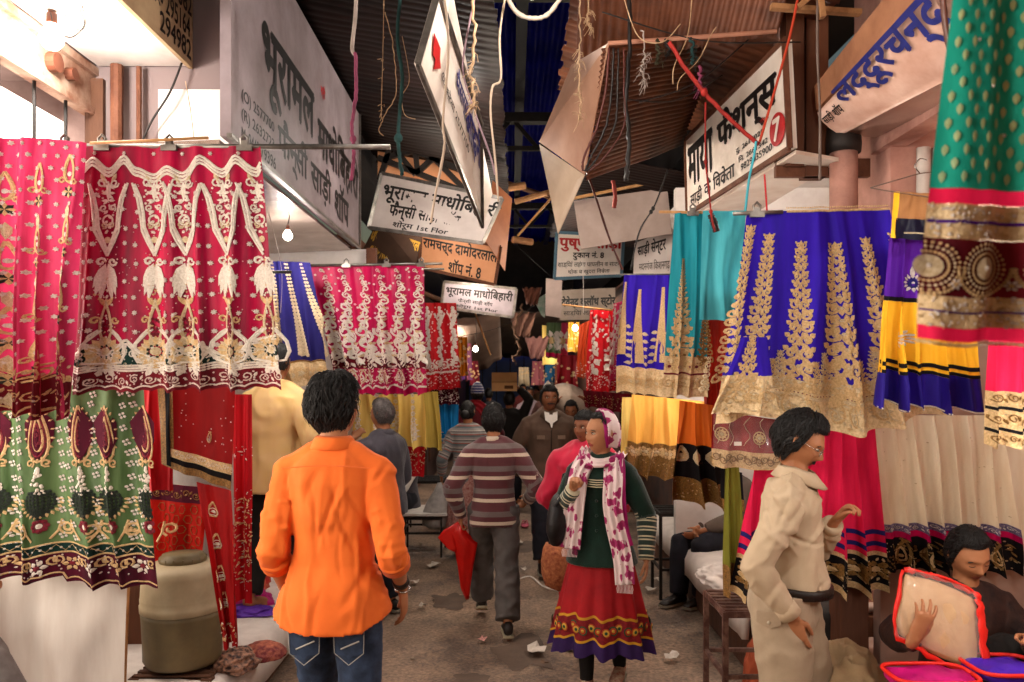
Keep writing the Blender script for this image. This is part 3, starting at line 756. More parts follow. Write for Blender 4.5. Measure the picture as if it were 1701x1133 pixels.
# navy lettered box sign
t = thing('box_sign', 'bulging cream metal box sign with big navy Hindi letters, upper right', 'sign', (1.8, 3.7, 3.1))
q = [P(1362, 186, 4.25), P(1548, -20, 3.1), P(1640, 98, 3.1), P(1398, 224, 4.25)]
mb = MB(); rs = []
for k in range(7):
    a = pi*k/6; u = .5-.5*cos(a); blg = .05*sin(a)
    rs.append([lerp(q[0], q[3], u)+Vector((-blg, -blg*.4, 0)), lerp(q[1], q[2], u)+Vector((-blg, -blg*.4, 0))])
far_, near_ = [r[0] for r in rs], [r[1] for r in rs]
vs = far_+near_+[q[0]+Vector((.22, .05, .02)), q[3]+Vector((.2, .05, 0)), q[1]+Vector((.22, .05, .02)), q[2]+Vector((.2, .05, 0))]
fs = [(k, k+1, 8+k, 7+k) for k in range(6)]+[tuple(range(7))+(15, 14), (0, 14, 16, 7), (6, 13, 17, 15)]
mb.add(vs, fs); mb.build('sign_box', mat('glossy_cream_enamel', 'c9a898', .3, col2='a8806f', nscale=4, coat=.5, detail=8), t, True)
qf = [p+Vector((-.062, -.03, 0)) for p in q]
lettering('lettering', qf, 'लद्दूरचन्द', (.22, .10, 1.02, .66), M_bluepaint, t, bold=.03)
lettering('small_lettering', qf, 'साड़ी शॉप', (.02, .35, .20, .72), M_blackpaint, t, bold=.02)
lettering('shop_number', [p+Vector((-.02, -.02, .09)) for p in q], 'नं 6', (.03, -.05, .12, .18), M_blackpaint, t)
mb = MB(); mb.slab([q[0]+Vector((.0, 0, .14)), q[1]+Vector((0, 0, .16)), q[1]+Vector((0.01, 0, .01)), q[0]+Vector((.01, 0, .01))], .03); mb.build('top_board', mat('bare_plywood', '9a6a4c', .8, col2='7b5038', nscale=4), t)
# sign with the red seven
t = thing('shop_sign', 'white shop sign with tall black Hindi letters and a red oval seven', 'sign', (1.47, 5, 3.0))
q = [P(1139, 232, 6.0), P(1303, 66, 4.15), P(1312, 246, 4.15), P(1142, 356, 6.0)]
mb = MB(); mb.slab(q, .04*(1 if (q[1]-q[0]).cross(q[3]-q[0]).dot(Vector((0, 0, CH))-q[0]) > 0 else -1)); bo = mb.build('board', M_board2, t)
mb = MB()
for i in range(4): mb.beam(q[i], q[(i+1) % 4], .015, .03)
mb.build('edge_frame', M_rust, bo)
for txt, bx_, bd in (('माया', (.03, .18, .34, .66), .035), ('फैशन्स', (.40, .10, .93, .60), .035), ('साड़ी', (.05, .74, .20, .96), .02), ('के वि~क^ेता', (.23, .72, .56, .92), .02), ('दु. 2617025', (.58, .64, .82, .71), .02), ('नि. 2661342', (.60, .74, .85, .81), .02), ('9829035900', (.62, .84, .88, .91), .02)):
    lettering('lettering', q, txt, bx_, M_blackpaint, bo, bold=bd)
lettering('small_red_lettering', q, 'शॉप नं.', (.80, .53, .865, .585), M_redpaint, bo, bold=.02)
mb = MB(); n_ = (q[1]-q[0]).cross(q[3]-q[0]).normalized(); n_ = -n_ if n_.y > 0 else n_
mb.poly([quadmap(q, .93+.055*cos(a), .76-.155*sin(a))+n_*.006 for a in [2*pi*i/32 for i in range(32)]][::-1], .003); mb.build('red_oval', M_redpaint, bo)
lettering('number_seven', q, '7', (.905, .66, .955, .86), M_board2, bo, bold=.03, lift=.012)
mb = MB(); mb.slab([q[3]+Vector((.03, 0, -.01)), q[2]+Vector((.03, 0, -.01)), P(1395, 262, 4.25), P(1250, 352, 6.0)], .02); mb.build('lit_soffit', mat('white_soffit', 'e0d5c8', .35, metal=.2, col2='c0ab98', nscale=3), t)
t = thing('wooden_post', 'tall dark wooden post with peeled panels right of the red seven sign', 'post', (1.5, 4.35, 0))
mb = MB(); mb.box((1.50, 4.36, 2.95), (1.60, 4.46, 4.1)); mb.box((1.62, 4.38, 2.9), (1.74, 4.50, 4.2)); mb.build('post_shaft', mat('brown_timber', '6b402a', .75, col2='3b2217', nscale=3, stretch=(1, 1, .2), bump=.4, bscale=40), t)
mb = MB(); mb.box((1.46, 4.40, 2.9), (1.98, 4.44, 3.0)); mb.build('rail', M_rust, t)
# low platforms and back walls
t = thing('stall_platform', 'low platform under a white sheet along the left stalls', 'platform', (-1.9, 5, 0))
mb = MB(); mb.box((-3.0, 3.55, .02), (-1.42, 6.5, .27)); mb.build('platform_base', M_wood, t)
t2 = MB(); rs = []
for x, z in ((-3.0, .33), (-2.4, .335), (-1.6, .335), (-1.42, .325), (-1.37, .26), (-1.355, .12)):
    rs.append([(x+.015*noise.noise(Vector((y_*3, z*9, 1))), y_, z+.012*noise.noise(Vector((x*5, y_*5, 0)))) for y_ in [3.5+3.1*i/40 for i in range(41)]])
t2.rings(rs, close=False, cap=False); o = t2.build('mattress_sheet', mat('white_bed_sheet', 'cfc5bd', .85, col2='b8ada6', nscale=6), t, True); o.modifiers.new('thick', 'SOLIDIFY').thickness = -.05
t = thing('stall_platform', 'low platform with a padded cover along the right stalls', 'platform', (2, 4.5, 0))
mb = MB(); mb.box((1.62, 2.4, .02), (3.2, 4.5, .28)); mb.box((1.42, 4.62, .02), (3.2, 8.0, .40)); mb.build('platform_base', M_wood, t)
def pad(name, x0, x1, y0, y1, z, m, parent, side=-1, amp=.012):
    b2 = MB(); rs = []
    prof = [(x1, z), (lerp(x1, x0, .5), z+.005), (x0+side*-.05, z), (x0, z-.015), (x0+side*.03, z-.08), (x0+side*.035, z-.2)]
    for x, zz_ in prof: rs.append([(x+.015*noise.noise(Vector((y_*4, zz_*9, 2))), y_, zz_+amp*noise.noise(Vector((x*6, y_*6, 0)))) for y_ in [lerp(y0, y1, i/30) for i in range(31)]])
    b2.rings(rs, close=False, cap=False); o = b2.build(name, m, parent, True); o.modifiers.new('thick', 'SOLIDIFY').thickness = .04
    return o
pad('white_pad', 1.38, 2.9, 4.65, 7.8, .46, MATS['white_bed_sheet'], t)
pad('cream_pad', 1.58, 3.0, 2.4, 4.45, .335, mat('cream_floor_sheet', 'a8948a', .85, col2='8f7b70', nscale=6), t)
t = thing('back_wall', 'cream pink back wall of the right hand stall behind the net skirts', 'wall', (2.2, 4, 0))
mb = MB(); mb.box((1.86, 4.02, .3), (3.4, 4.10, 2.3)); mb.build('wall_face', mat('warm_cream_wall', 'b0907f', .8, col2='94756a', nscale=3), t)
mb = MB(); mb.box((1.62, 3.93, 0), (1.76, 4.07, 2.4)); mb.build('wall_post', mat('brown_timber', '', 0), t)

# far lane: stalls, clutter and the end
def facade(x, y0, y1, z, c, label, side):
    t = thing('far_stall', label, 'stall', (x, y0, 0)); s_ = side
    mb = MB(); mb.box((min(x, x+s_*1.6), y0, 0), (max(x, x+s_*1.6), y1, z)); mb.build('stall_body', mat('stall_%s' % c, c, .85, nscale=3, bump=.4, bscale=10), t)
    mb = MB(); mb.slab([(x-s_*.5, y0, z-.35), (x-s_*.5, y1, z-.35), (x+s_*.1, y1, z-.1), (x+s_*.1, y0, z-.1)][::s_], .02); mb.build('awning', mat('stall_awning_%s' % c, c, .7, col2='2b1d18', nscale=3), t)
    mb = MB(); mb.box((min(x, x-s_*.03), y0+.2, .35), (max(x, x-s_*.03), y1-.2, z-.9)); mb.build('dark_front_panel', mat('shaded_interior_panel', '2a1813', .9, col2='4a2a1c', nscale=3), t)  # dark slab on a solid front, interior shade put into its colour
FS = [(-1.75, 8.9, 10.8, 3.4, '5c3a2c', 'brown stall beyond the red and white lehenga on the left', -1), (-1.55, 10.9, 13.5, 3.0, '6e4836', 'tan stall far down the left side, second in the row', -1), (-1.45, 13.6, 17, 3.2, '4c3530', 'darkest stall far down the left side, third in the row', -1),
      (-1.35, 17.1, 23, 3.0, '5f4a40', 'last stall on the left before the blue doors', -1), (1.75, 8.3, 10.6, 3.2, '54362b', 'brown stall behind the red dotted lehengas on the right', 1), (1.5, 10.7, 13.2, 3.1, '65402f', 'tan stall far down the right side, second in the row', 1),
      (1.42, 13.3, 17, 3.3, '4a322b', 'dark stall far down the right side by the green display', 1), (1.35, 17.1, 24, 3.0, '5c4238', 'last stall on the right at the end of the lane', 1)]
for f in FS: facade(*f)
t = thing('end_building', 'dark building with blue folding doors closing the end of the lane', 'building', (0, 24, 0))
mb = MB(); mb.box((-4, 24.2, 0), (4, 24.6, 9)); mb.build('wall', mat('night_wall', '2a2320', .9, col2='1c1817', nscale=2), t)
M_bd = mat('blue_steel_door', '2a3a66', .6, col2='1f2c50', nscale=3)
for i in range(5):
    mb = MB(); x = -1.3+.42*i; mb.box((x, 24.12, .1), (x+.39, 24.2, 2.5)); mb.box((x+.06, 24.09, 1.4), (x+.33, 24.12, 2.3)); mb.build('door_leaf', M_bd, t)
mb = MB(); mb.box((-1.4, 24.05, 2.55), (.9, 24.2, 2.72)); mb.build('lit_strip', mat('blue_tube', '3a50e0', .4, emit=1.2, emitcol='3048e0'), t)
mb = MB(); mb.tube([(-2, 20, 3.4), (2, 20, 3.5)], .03); 
for i, (y, z, c, lb, x0, x1) in enumerate(((13, 2.9, '7a6254', 'paler tarpaulin slung across the far lane', -1.5, -.2), (16.5, 3.3, '4a3c36', 'dark tarpaulin sagging just before the end of the lane', -1.4, 1.4))):
    mb = MB(); nn = 24; rs = [[(lerp(x0, x1, u/nn), y+v*.35, z-.25*sin(pi*u/nn)*(.5+.1*v)+.05*noise.noise(Vector((u*.4, v, i)))-.1*v) for u in range(nn+1)] for v in range(8)]
    mb.rings(rs, close=False, cap=False); o = mb.build('tarpaulin', mat('tarp_%s' % 'abcd'[i], c, .8, nscale=4, bump=.4, bscale=8), smooth=True, loc=(x0, y, z), tg=(lb, 'tarpaulin')); o.modifiers.new('thick', 'SOLIDIFY').thickness = .006
# upper-storey walls that close the lane above the awnings
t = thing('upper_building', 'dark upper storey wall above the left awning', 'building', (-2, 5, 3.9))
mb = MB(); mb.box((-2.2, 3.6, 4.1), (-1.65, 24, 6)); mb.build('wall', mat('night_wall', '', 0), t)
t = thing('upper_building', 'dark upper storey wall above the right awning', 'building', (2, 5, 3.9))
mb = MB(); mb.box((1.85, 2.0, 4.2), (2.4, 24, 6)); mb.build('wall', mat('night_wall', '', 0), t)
for i, (x, y, r, lb) in enumerate(((1.15, 3.7, 0, 'lattice of crossed battens under the right awning near the post'),)):
    t = thing('batten_lattice', lb, 'battens', (x, y, 3.8))
    for a_, b_ in (((.95, 3.9, 3.95), (1.75, 3.9, 3.75)), ((1.05, 3.8, 4.0), (1.6, 3.8, 3.72)), ((1.15, 3.85, 3.70), (1.62, 3.85, 3.98)), ((1.40, 3.9, 3.60), (1.78, 3.9, 3.95)), ((1.52, 3.9, 3.55), (1.45, 3.9, 4.1)), ((1.3, 4.0, 3.65), (1.75, 4.0, 3.62)), ((1.36, 3.75, 4.05), (1.80, 3.75, 3.66))):
        mb = MB(); mb.beam(a_, b_, .04, .025); mb.build('batten', M_wood2, t)
# ------------------------------------------------ hanging signs
def board_sign(label, corners, lines, m=None, name='hanging_sign', th=.02, frame=None, backm=None):
    """corners = four (px, py, depth) tl, tr, br, bl; lines = (text, box, material, bold)"""
    q = [P(*c) for c in corners]; c0 = sum(q, Vector())/4; t = thing(name, label, 'sign', c0)
    n = (q[1]-q[0]).cross(q[3]-q[0]); s_ = 1 if n.dot(Vector((0, 0, CH))-c0) > 0 else -1
    mb = MB(); mb.slab(q, th*s_); bo = mb.build('board', m or M_board, t)
    if frame:
        mb = MB()
        for i in range(4): mb.beam(q[i], q[(i+1) % 4], .018, .03)
        mb.build('edge_frame', frame, bo)
    for txt, bx_, mm, bd in lines: lettering('lettering', q, txt, bx_, mm, bo, bold=bd)
    return t, q, bo
K_ = M_blackpaint
M_orangeb = mat('orange_lit_board', 'd39a72', .6, col2='c08058', nscale=3)
board_sign('tilted white sign reading showroom 1st Floor, hanging in mid-lane on the left', [(634, 288, 7.0), (835, 330, 6.9), (802, 404, 6.85), (612, 378, 6.95)],
           [('भूरामल माधोबिहारी', (.05, .10, 1.02, .50), K_, .03), ('फैन्सी साड़ी शॉप', (.14, .45, .74, .80), K_, .03), ('शोरूम 1st Flor', (.20, .80, .68, .96), K_, .02)], frame=M_metal)
board_sign('brown sign with mustard raised Hindi letters and SHOP NO. in Latin script', [(628, 366, 7.6), (700, 395, 7.5), (690, 440, 7.5), (594, 430, 7.7)],
           [('जयपचु दामोदरलाल', (.02, .05, 1.0, .62), mat('mustard_paint', 'c79a3a', .6), .04), ('SHOP NO.', (.12, .62, .50, .92), MATS['mustard_paint'], .03)], m=mat('brown_sign_board', '4a362c', .7))
board_sign('peach sign with black Hindi letters ending in the number eight, left of the lane', [(700, 384, 7.9), (832, 410, 7.8), (822, 473, 7.8), (697, 444, 7.9)],
           [('रामचन्^द दामोदरलाल', (.03, .08, .98, .52), K_, .03), ('शॉप नं. 8', (.38, .58, .80, .94), K_, .025)], m=M_orangeb, frame=M_rust)
board_sign('smaller lilac white sign lowest of the left group, black Hindi lines', [(738, 468, 9.0), (858, 480, 9.0), (852, 527, 9.0), (733, 510, 9.0)],
           [('भूरामल माधोबिहारी', (.04, .10, .96, .56), K_, .03), ('फैन्सी साड़ी शॉप', (.22, .56, .70, .76), K_, .02), ('शोरूम 1st Flor', (.20, .78, .78, .95), K_, .02)], m=mat('lilac_white_board', '8c8288', .6), frame=M_metal)
# long sign hung edge-on in the middle of the lane
board_sign('long cream sign with red arrow and navy letters twisting down over the lane centre', [(722, -12, 3.7), (752, -12, 3.9), (818, 322, 5.2), (801, 378, 5.2)], [], m=M_board2)
t, q, bo = board_sign('cream folded tin sign face with navy Hindi letters hung over the lane centre', [(728, -14, 3.68), (800, 208, 4.5), (802, 376, 5.15), (694, 106, 3.68)],
           [('मैसर्स', (.42, .12, .66, .42), M_bluepaint, .03), ('ओढ़नी', (.62, .10, .98, .55), M_bluepaint, .035), ('विक्रेता 2577700', (.22, .52, .70, .66), K_, .01)], m=M_board2, frame=M_metal)
mb = MB(); mb.poly([quadmap(q, u, v)+Vector((0, -.02, 0)) for u, v in ((.07, .42), (.10, .62), (.135, .60), (.135, .72), (.20, .56), (.175, .50), (.16, .40))], -.004); mb.build('red_arrow', M_redpaint, bo)
# right group
board_sign('white sign with red Hindi heading, shop number eight and small black lines', [(925, 386, 7.9), (1036, 392, 7.9), (1032, 458, 7.9), (921, 463, 7.9)],
           [('पुष्पा साड़ी', (.05, .04, .98, .40), M_redpaint, .04), ('दुकान नं. 8', (.26, .40, .72, .60), K_, .03), ('साड़ियां लहंगा पापलीन व साटन', (.04, .62, .98, .78), K_, .01), ('थोक व खुदरा वि~क^ेता', (.20, .80, .82, .94), K_, .01)], m=M_board2, frame=mat('blue_edge', '4a6a7c', .6))
board_sign('blank pale cloth sheet sign, sagging, above the white sign with red heading', [(953, 334, 7.2), (1108, 312, 6.9), (1116, 388, 6.9), (965, 414, 7.2)], [], m=mat('pale_stained_sheet', 'a8958c', .75, col2='8b7870', nscale=3, detail=8))
board_sign('slanted saree centre sign partly behind the blank sheet', [(1054, 404, 7.4), (1116, 380, 7.1), (1116, 456, 7.1), (1052, 456, 7.4)],
           [('साड़ी सेन्टर', (.10, .08, .85, .52), K_, .03), ('मदनगंज किशनगढ़', (.15, .62, .95, .92), mat('grey_paint', '5a5450', .7), .01)], m=M_board)
board_sign('grey sign with heavy black Hindi letters low on the right', [(932, 482, 9.6), (1022, 478, 9.6), (1022, 530, 9.6), (930, 532, 9.6)],
           [('देवेन्^द क्लॉथ स्टोर', (.02, .22, 1.0, .62), K_, .05), ('साड़ियां लहंगा चुन्नी', (.06, .66, .96, .90), K_, .01)], m=mat('grey_sign_board', '8d7f74', .7))
board_sign('small blank grey board hanging beside the heavy-lettered sign', [(907, 462, 9.3), (934, 466, 9.3), (931, 528, 9.3), (906, 524, 9.3)], [], m=mat('grey_cloth_board', '8d7d78', .8))
board_sign('small green and white tilted board far on the right side', [(888, 500, 11), (906, 488, 11), (905, 528, 11), (899, 523, 11)], [], m=mat('green_white_board', '5d8a78', .7, col2='b0b0a8', nscale=9))
# crumpled metal sheets of the right awning
M_crump = mat('crumpled_cream_tin', 'b98f76', .42, metal=.3, col2='9a6e56', nscale=3, bump=.3, bscale=5)
def sheet(label, pts, m, th=.006, name='tin_sheet', bulge=.0):
    q = [P(*c) for c in pts]; c0 = sum(q, Vector())/len(q); mb = MB(); mb.poly(q, th)
    return mb.build(name, m, loc=c0, tg=(label, 'tin sheet'))
sheet('bright triangular tin sheet catching the lamp on the upper right awning edge', [(951, 108, 4.9), (1012, 72, 4.3), (972, 290, 4.6), (897, 236, 5.0)], M_crump)
sheet('downward pointing tin panel hanging below the bright tin sheet', [(897, 240, 5.0), (972, 291, 4.6), (928, 388, 4.9), (916, 330, 5.0)], mat('pale_tin_panel', 'b9a38c', .6, col2='a08a74', nscale=3))
corrugated('curved_tin_sheet', P(1000, 80, 4.3), P(1190, 58, 5.0), P(1135, 240, 6.2), P(975, 300, 4.7), M_rooflit, 'curved ribbed tan tin sheet behind the wires on the right', n=26, amp=.008, cat='tin sheet')
corrugated('ribbed_ceiling_sheet', P(955, 110, 5.0), P(960, -40, 4.6), P(1320, -40, 4.2), P(1290, 60, 4.3), M_rooflit, 'uppermost ribbed tan sheet at the top right of the lane', n=20, amp=.01, cat='tin sheet')
mb = MB(); mb.tube([P(1010, 72, 4.3), P(1100, 66, 4.3), P(1290, 52, 4.3)], .012, 8); mb.build('awning_rail', mat('pinkish_painted_rail', 'b07a62', .6), loc=P(1150, 60, 4.3), tg=('thin horizontal pinkish rail across the right awning', 'rail'))
sheet('orange lit tin gable behind the lilac white sign, left of the lane', [(818, 300, 7.6), (850, 330, 7.9), (838, 450, 7.9), (806, 400, 7.6)], mat('orange_tin', 'b8744c', .6, col2='9c5c3a', nscale=4))
t = thing('timber_truss', 'orange lit timber truss above the tilted showroom sign', 'truss', P(680, 270, 7.5))
for a_, b_ in (((628, 228), (800, 296)), ((628, 262), (800, 330)), ((630, 300), (650, 240)), ((650, 240), (690, 290)), ((690, 290), (720, 262)), ((720, 262), (775, 318)), ((690, 252), (694, 288)), ((640, 262), (690, 250))):
    mb = MB(); mb.beam(P(*a_, 7.5), P(*b_, 7.5), .05, .05); mb.build('truss_member', M_black, t)
mb = MB(); mb.slab([P(628, 224, 7.7), P(806, 296, 7.7), P(806, 345, 7.7), P(628, 300, 7.7)], .02); mb.build('backing_board', M_orangeb, t)
for i, (a_, b_, d, lb, m_, r_) in enumerate(((( 856, 335), (918, 318), 8, 'upper cut pole end jutting from the dark over the lane', M_wood2, .03), ((852, 398), (884, 402), 8, 'lower short plank end jutting over the lane', M_wood2, .035), ((860, 392), (915, 330), 7.6, 'slanting thin bamboo prop in the dark centre of the lane', M_bamboo, .012),
        ((800, 290), (920, 330), 9, 'long dark timber crossing the lane behind the signs', M_wood, .03), ((806, 318), (872, 308), 8.4, 'stout lit timber end at the left of the dark centre', M_wood2, .04), ((930, 334), (1118, 296), 6.8, 'long pale pole above the blank sheet sign', M_bamboo, .014), ((775, 480), (815, 590), 9.3, 'slanted white stick under the lilac white sign', M_bamboo, .01), ((660, 470), (748, 505), 9.4, 'dark timber behind the red and white lehenga', M_wood, .03))):
    mb = MB(); mb.tube([P(*a_, d), P(*b_, d+.1)], r_, 8); mb.build('timber_pole', m_, loc=P(*a_, d), tg=(lb, 'pole'))

# ------------------------------------------------ lamps
def lamp(name, loc, energy, col=(1, .86, .70), r=.04, typ='POINT', parent=None):
    l = bpy.data.lights.new(name, typ); l.energy = energy; l.color = col; l.shadow_soft_size = r
    o = bpy.data.objects.new(name, l); o.location = loc; COL.objects.link(o)
    if parent: o.parent = parent; o.location = Vector(loc)-root_loc(parent)
    return o
M_glow = mat('glowing_bulb_glass', 'ffffff', .3, emit=40, emitcol='fff0dc', col2='ffffff')
def bulb(label, loc, energy, r=.045, cord=.5, col=(1, .86, .70), glow=None, group='bare bulbs over the stalls'):
    loc = Vector(loc); t = thing('light_bulb', label, 'light bulb', loc, group)
    mb = MB(); mb.lathe(loc, [(.004, -r), (r*.55, -r*.85), (r*.95, -r*.35), (r, 0), (r*.9, r*.45), (r*.55, r*1.0), (r*.4, r*1.3)], 20); g_ = mb.build('glass', glow or M_glow, t, True)
    g_.visible_shadow = True
    mb = MB(); mb.lathe(loc+Vector((0, 0, r*1.28)), [(r*.42, 0), (r*.45, r*.3), (r*.45, r*.9), (r*.2, r*1.1)], 14); mb.build('socket', mat('brown_bakelite', '', 0), t, True)
    if cord: mb = MB(); mb.tube([loc+Vector((0, 0, r*2.3)), loc+Vector((.01, .01, r*2.3+cord*.5)), loc+Vector((0, 0, r*2.3+cord))], .004, 5); mb.build('cord', M_black, t)
    L = lamp('bulb_light', loc, energy*LK, col, r*1.14, parent=t)
    return t
# ------------------------------------------------ hanging garments
class Garment:
    """cloth hung from a rod; corners (px, py) tl, tr, br, bl at depth d (number or four numbers)"""
    def __init__(s, label, corners, d, folds=5, a0=.006, a1=.03, hem=0, top=0, seed=0, name='lehenga_skirt', cat='skirt', group=None, slant=0, hemf=None):
        ds = d if isinstance(d, (tuple, list)) else [d]*4
        s.q = [P(*c, dd) for c, dd in zip(corners, ds)]
        s.nf, s.a0, s.a1, s.hem, s.top, s.seed = folds, a0, a1, hem, top, seed; s.hemf = hemf
        s.W = ((s.q[1]-s.q[0]).length+(s.q[2]-s.q[3]).length)/2; s.H = ((s.q[3]-s.q[0]).length+(s.q[2]-s.q[1]).length)/2
        s.root = thing(name, label, cat, (s.q[0]+s.q[1])/2, group); s.E = {}
    def at(s, u, v, lift=0):
        v_ = v; v = max(v, 0.0)
        p = quadmap(s.q, u, v_); a = lerp(s.a0, s.a1, v**1.3)
        ph = 2*pi*s.nf*u+4.2*noise.noise(Vector((u*2.3+s.seed*1.7, v*.9, s.seed))); a *= max(.15, .85+1.3*noise.noise(Vector((u*3.1, v*.7+s.seed, s.seed*2.1))))
        w = sin(ph); y = a*(w+.35*sin(2.37*ph+1.3+s.seed)+.5*noise.noise(Vector((u*9, v*3, s.seed+5))))
        z = s.hem*(sin(pi*min(max(u, 0), 1))-.5)*v**3+s.top*sin(pi*u)*(1-v)**2-.35*a*w*v
        if s.hemf: z += s.hemf(u)*v**3
        return Vector((p.x+.45*a*cos(ph), p.y-y-lift, p.z+z))
    def panel(s, name, m, v0=0, v1=1, u0=0, u1=1, lift=0, nu=None, nv=None, edge=None, parent=None, th=.003):
        nu = nu or max(24, int(s.nf*14)); nv = nv or max(4, int(26*(v1-v0))); mb = MB(); vs = []
        for j in range(nv+1):
            for i in range(nu+1):
                u = lerp(u0, u1, i/nu); v = lerp(v0, v1, j/nv)
                if edge and j == nv: v += edge(u)
                vs.append(s.at(u, v, lift))
        w = nu+1; mb.add(vs, [(j*w+i, j*w+i+1, (j+1)*w+i+1, (j+1)*w+i) for j in range(nv) for i in range(nu)])
        o = mb.build(name, m, parent or s.root, True)
        if not hasattr(s, 'main'): s.main = o
        return o
    # embroidery: metric cloth coordinates, x from the left edge, y down from the top
    def pt(s, x, y, h): return s.at(x/s.W, y/s.H, h+.004)
    def mbf(s, m): return s.E.setdefault(m, MB())
    def dot(s, m, x, y, r, n=6, h=.004):
        if not (-r*.6 < x < s.W+r*.6): return
        s.mbf(m).add([s.pt(x+r*cos(2*pi*i/n), y+r*sin(2*pi*i/n), 0) for i in range(n)]+[s.pt(x, y, h)], [(i, (i+1) % n, n) for i in range(n)])
    def petal(s, m, x, y, a, L, w, h=.004):
        if not (0 < x+.5*L*cos(a) < s.W): return
        c, d = cos(a), sin(a); pts = [(0, 0), (.3*L, .5*w), (.62*L, .45*w), (L, 0), (.62*L, -.45*w), (.3*L, -.5*w)]
        s.mbf(m).add([s.pt(x+c*p-d*q, y+d*p+c*q, 0) for p, q in pts]+[s.pt(x+c*.45*L, y+d*.45*L, h)], [(i, (i+1) % 6, 6) for i in range(6)])
    def line(s, m, pts, w, h=.003, bead=0):
        if bead:
            for i in range(len(pts)-1):
                (x0, y0), (x1, y1) = pts[i], pts[i+1]; L = math.hypot(x1-x0, y1-y0); k = max(1, int(L/bead))
                for j in range(k): t = j/k; s.dot(m, lerp(x0, x1, t), lerp(y0, y1, t), w*.55, 5)
            return
        vs = []; n = len(pts)
        for i, (x, y) in enumerate(pts):
            x0, y0 = pts[max(i-1, 0)]; x1, y1 = pts[min(i+1, n-1)]; dx, dy = x1-x0, y1-y0; L = math.hypot(dx, dy) or 1; nx, ny = -dy/L*w/2, dx/L*w/2
            vs += [s.pt(x+nx, y+ny, 0), s.pt(x, y, h), s.pt(x-nx, y-ny, 0)]
        s.mbf(m).add(vs, [f for i in range(n-1) for f in ((3*i, 3*i+1, 3*i+4, 3*i+3), (3*i+1, 3*i+2, 3*i+5, 3*i+4))])
    def scroll(s, m, x, y, r, a0, turns, w, sgn=1):
        k = max(7, int(9*turns)); s.line(m, [(x+r*(1-.72*i/k)*cos(a0+sgn*2*pi*turns*i/k), y+r*(1-.72*i/k)*sin(a0+sgn*2*pi*turns*i/k)) for i in range(k+1)], w)
    def star(s, m, x, y, r, n=6, a=0):
        for i in range(n): s.petal(m, x, y, a+2*pi*i/n, r, r*.62)
    def flower(s, m, m2, x, y, r, n=8):
        for i in range(n): s.petal(m, x+.3*r*cos(2*pi*i/n), y+.3*r*sin(2*pi*i/n), 2*pi*i/n, r*.7, r*.5)
        s.dot(m2, x, y, r*.34, 8)
    def ring(s, m, x, y, r, w, n=14, e=1): s.line(m, [(x+r*cos(2*pi*i/n), y+e*r*sin(2*pi*i/n)) for i in range(n+1)], w)
    def drop(s, m, x, y, L, w, lw, up=True, k=12):
        """teardrop outline, point up"""
        pts = []
        for i in range(k+1):
            t = 2*pi*i/k; pts.append((x+w*.5*sin(t)*(sin(t/2))**1.0, y+(L*.5)*(-cos(t) if up else cos(t))))
        s.line(m, pts, lw)
    def paisley(s, m, m2, x, y, L, sgn=1):
        pts = [(x+sgn*L*(.30*sin(t)*(1-.25*t/pi)+.22*(t/(2*pi))**3*1.2), y-L*.5*cos(t)*(1)-L*.1) for t in [2*pi*i/14 for i in range(15)]]
        s.line(m, pts, L*.09); s.drop(m2, x, y, L*.55, L*.34, L*.07); s.dot(m2, x, y+L*.08, L*.07)
    def column(s, m, m2, x, y0, y1, w0, w1, rr, step=None, lean=0):
        """tall tapering column of mirrored scrollwork"""
        y = y0; s.petal(m, x, y0+w0*.7, -pi/2, w0*.9, w0*.5)
        while y < y1:
            t = (y-y0)/(y1-y0); w = lerp(w0, w1, t**1.15); cx = x+lean*t; st = w*.62
            for sg in (1, -1):
                s.scroll(m, cx+sg*w*.24, y+st*.3, w*.24, pi/2 if rr.random() < .5 else -pi/2, 1.1, w*.13, sg)
                s.petal(m, cx+sg*w*.10, y+st*.62, pi/2-sg*rr.uniform(.3, .9), w*.46, w*.27)
                s.petal(m, cx+sg*w*.34, y+st*.1, -sg*.3+(pi if sg < 0 else 0)-.4*sg, w*.26, w*.2)
                s.dot(m, cx+sg*w*.44, y+st*.75, w*.055); s.dot(m2, cx+sg*w*.2, y+st*.3, w*.06)
            for _ in range(7): s.dot(m, cx+rr.uniform(-.42, .42)*w, y+rr.uniform(0, 1)*st, w*rr.uniform(.03, .055), 5)
            s.dot(m2, cx, y+st*.2, w*.08); s.petal(m, cx, y+st*.2, pi/2, w*.34, w*.16); y += st*.86
    def band_fill(s, m, m2, y0, y1, step, rr, x0=0, x1=None, kind='scroll'):
        x1 = s.W if x1 is None else x1; h = y1-y0; hd = min(h, .07); x = x0+step*.5; k = 0; cy = (y0+y1)/2
        while x < x1:
            if kind == 'scroll':
                sg = 1 if k % 2 else -1; s.scroll(m, x, cy+sg*h*.08, h*.30, rr.uniform(0, 6), 1.3, h*.075, sg); s.petal(m, x+step*.4, cy, sg*1.1, h*.35, h*.16); s.dot(m2, x+step*.5, cy-sg*h*.28, h*.06); s.dot(m2, x, cy, h*.06)
            elif kind == 'flower': s.flower(m, m2, x, cy, h*.36, 7); s.dot(m, x+step*.5, y0+h*.25, h*.09); s.dot(m, x+step*.5, y1-h*.25, h*.09)
            elif kind == 'paisley': s.paisley(m, m2, x, cy, h*.72, 1 if k % 2 else -1)
            elif kind == 'dense':
                for _ in range(max(3, int(3*h/hd))):
                    s.petal(m, x+rr.uniform(-.5, .5)*step, rr.uniform(y0+h*.1, y1-h*.1), rr.uniform(0, 6), hd*.3, hd*.12); s.dot(m2, x+rr.uniform(-.5, .5)*step, rr.uniform(y0, y1), hd*.05)
            x += step; k += 1
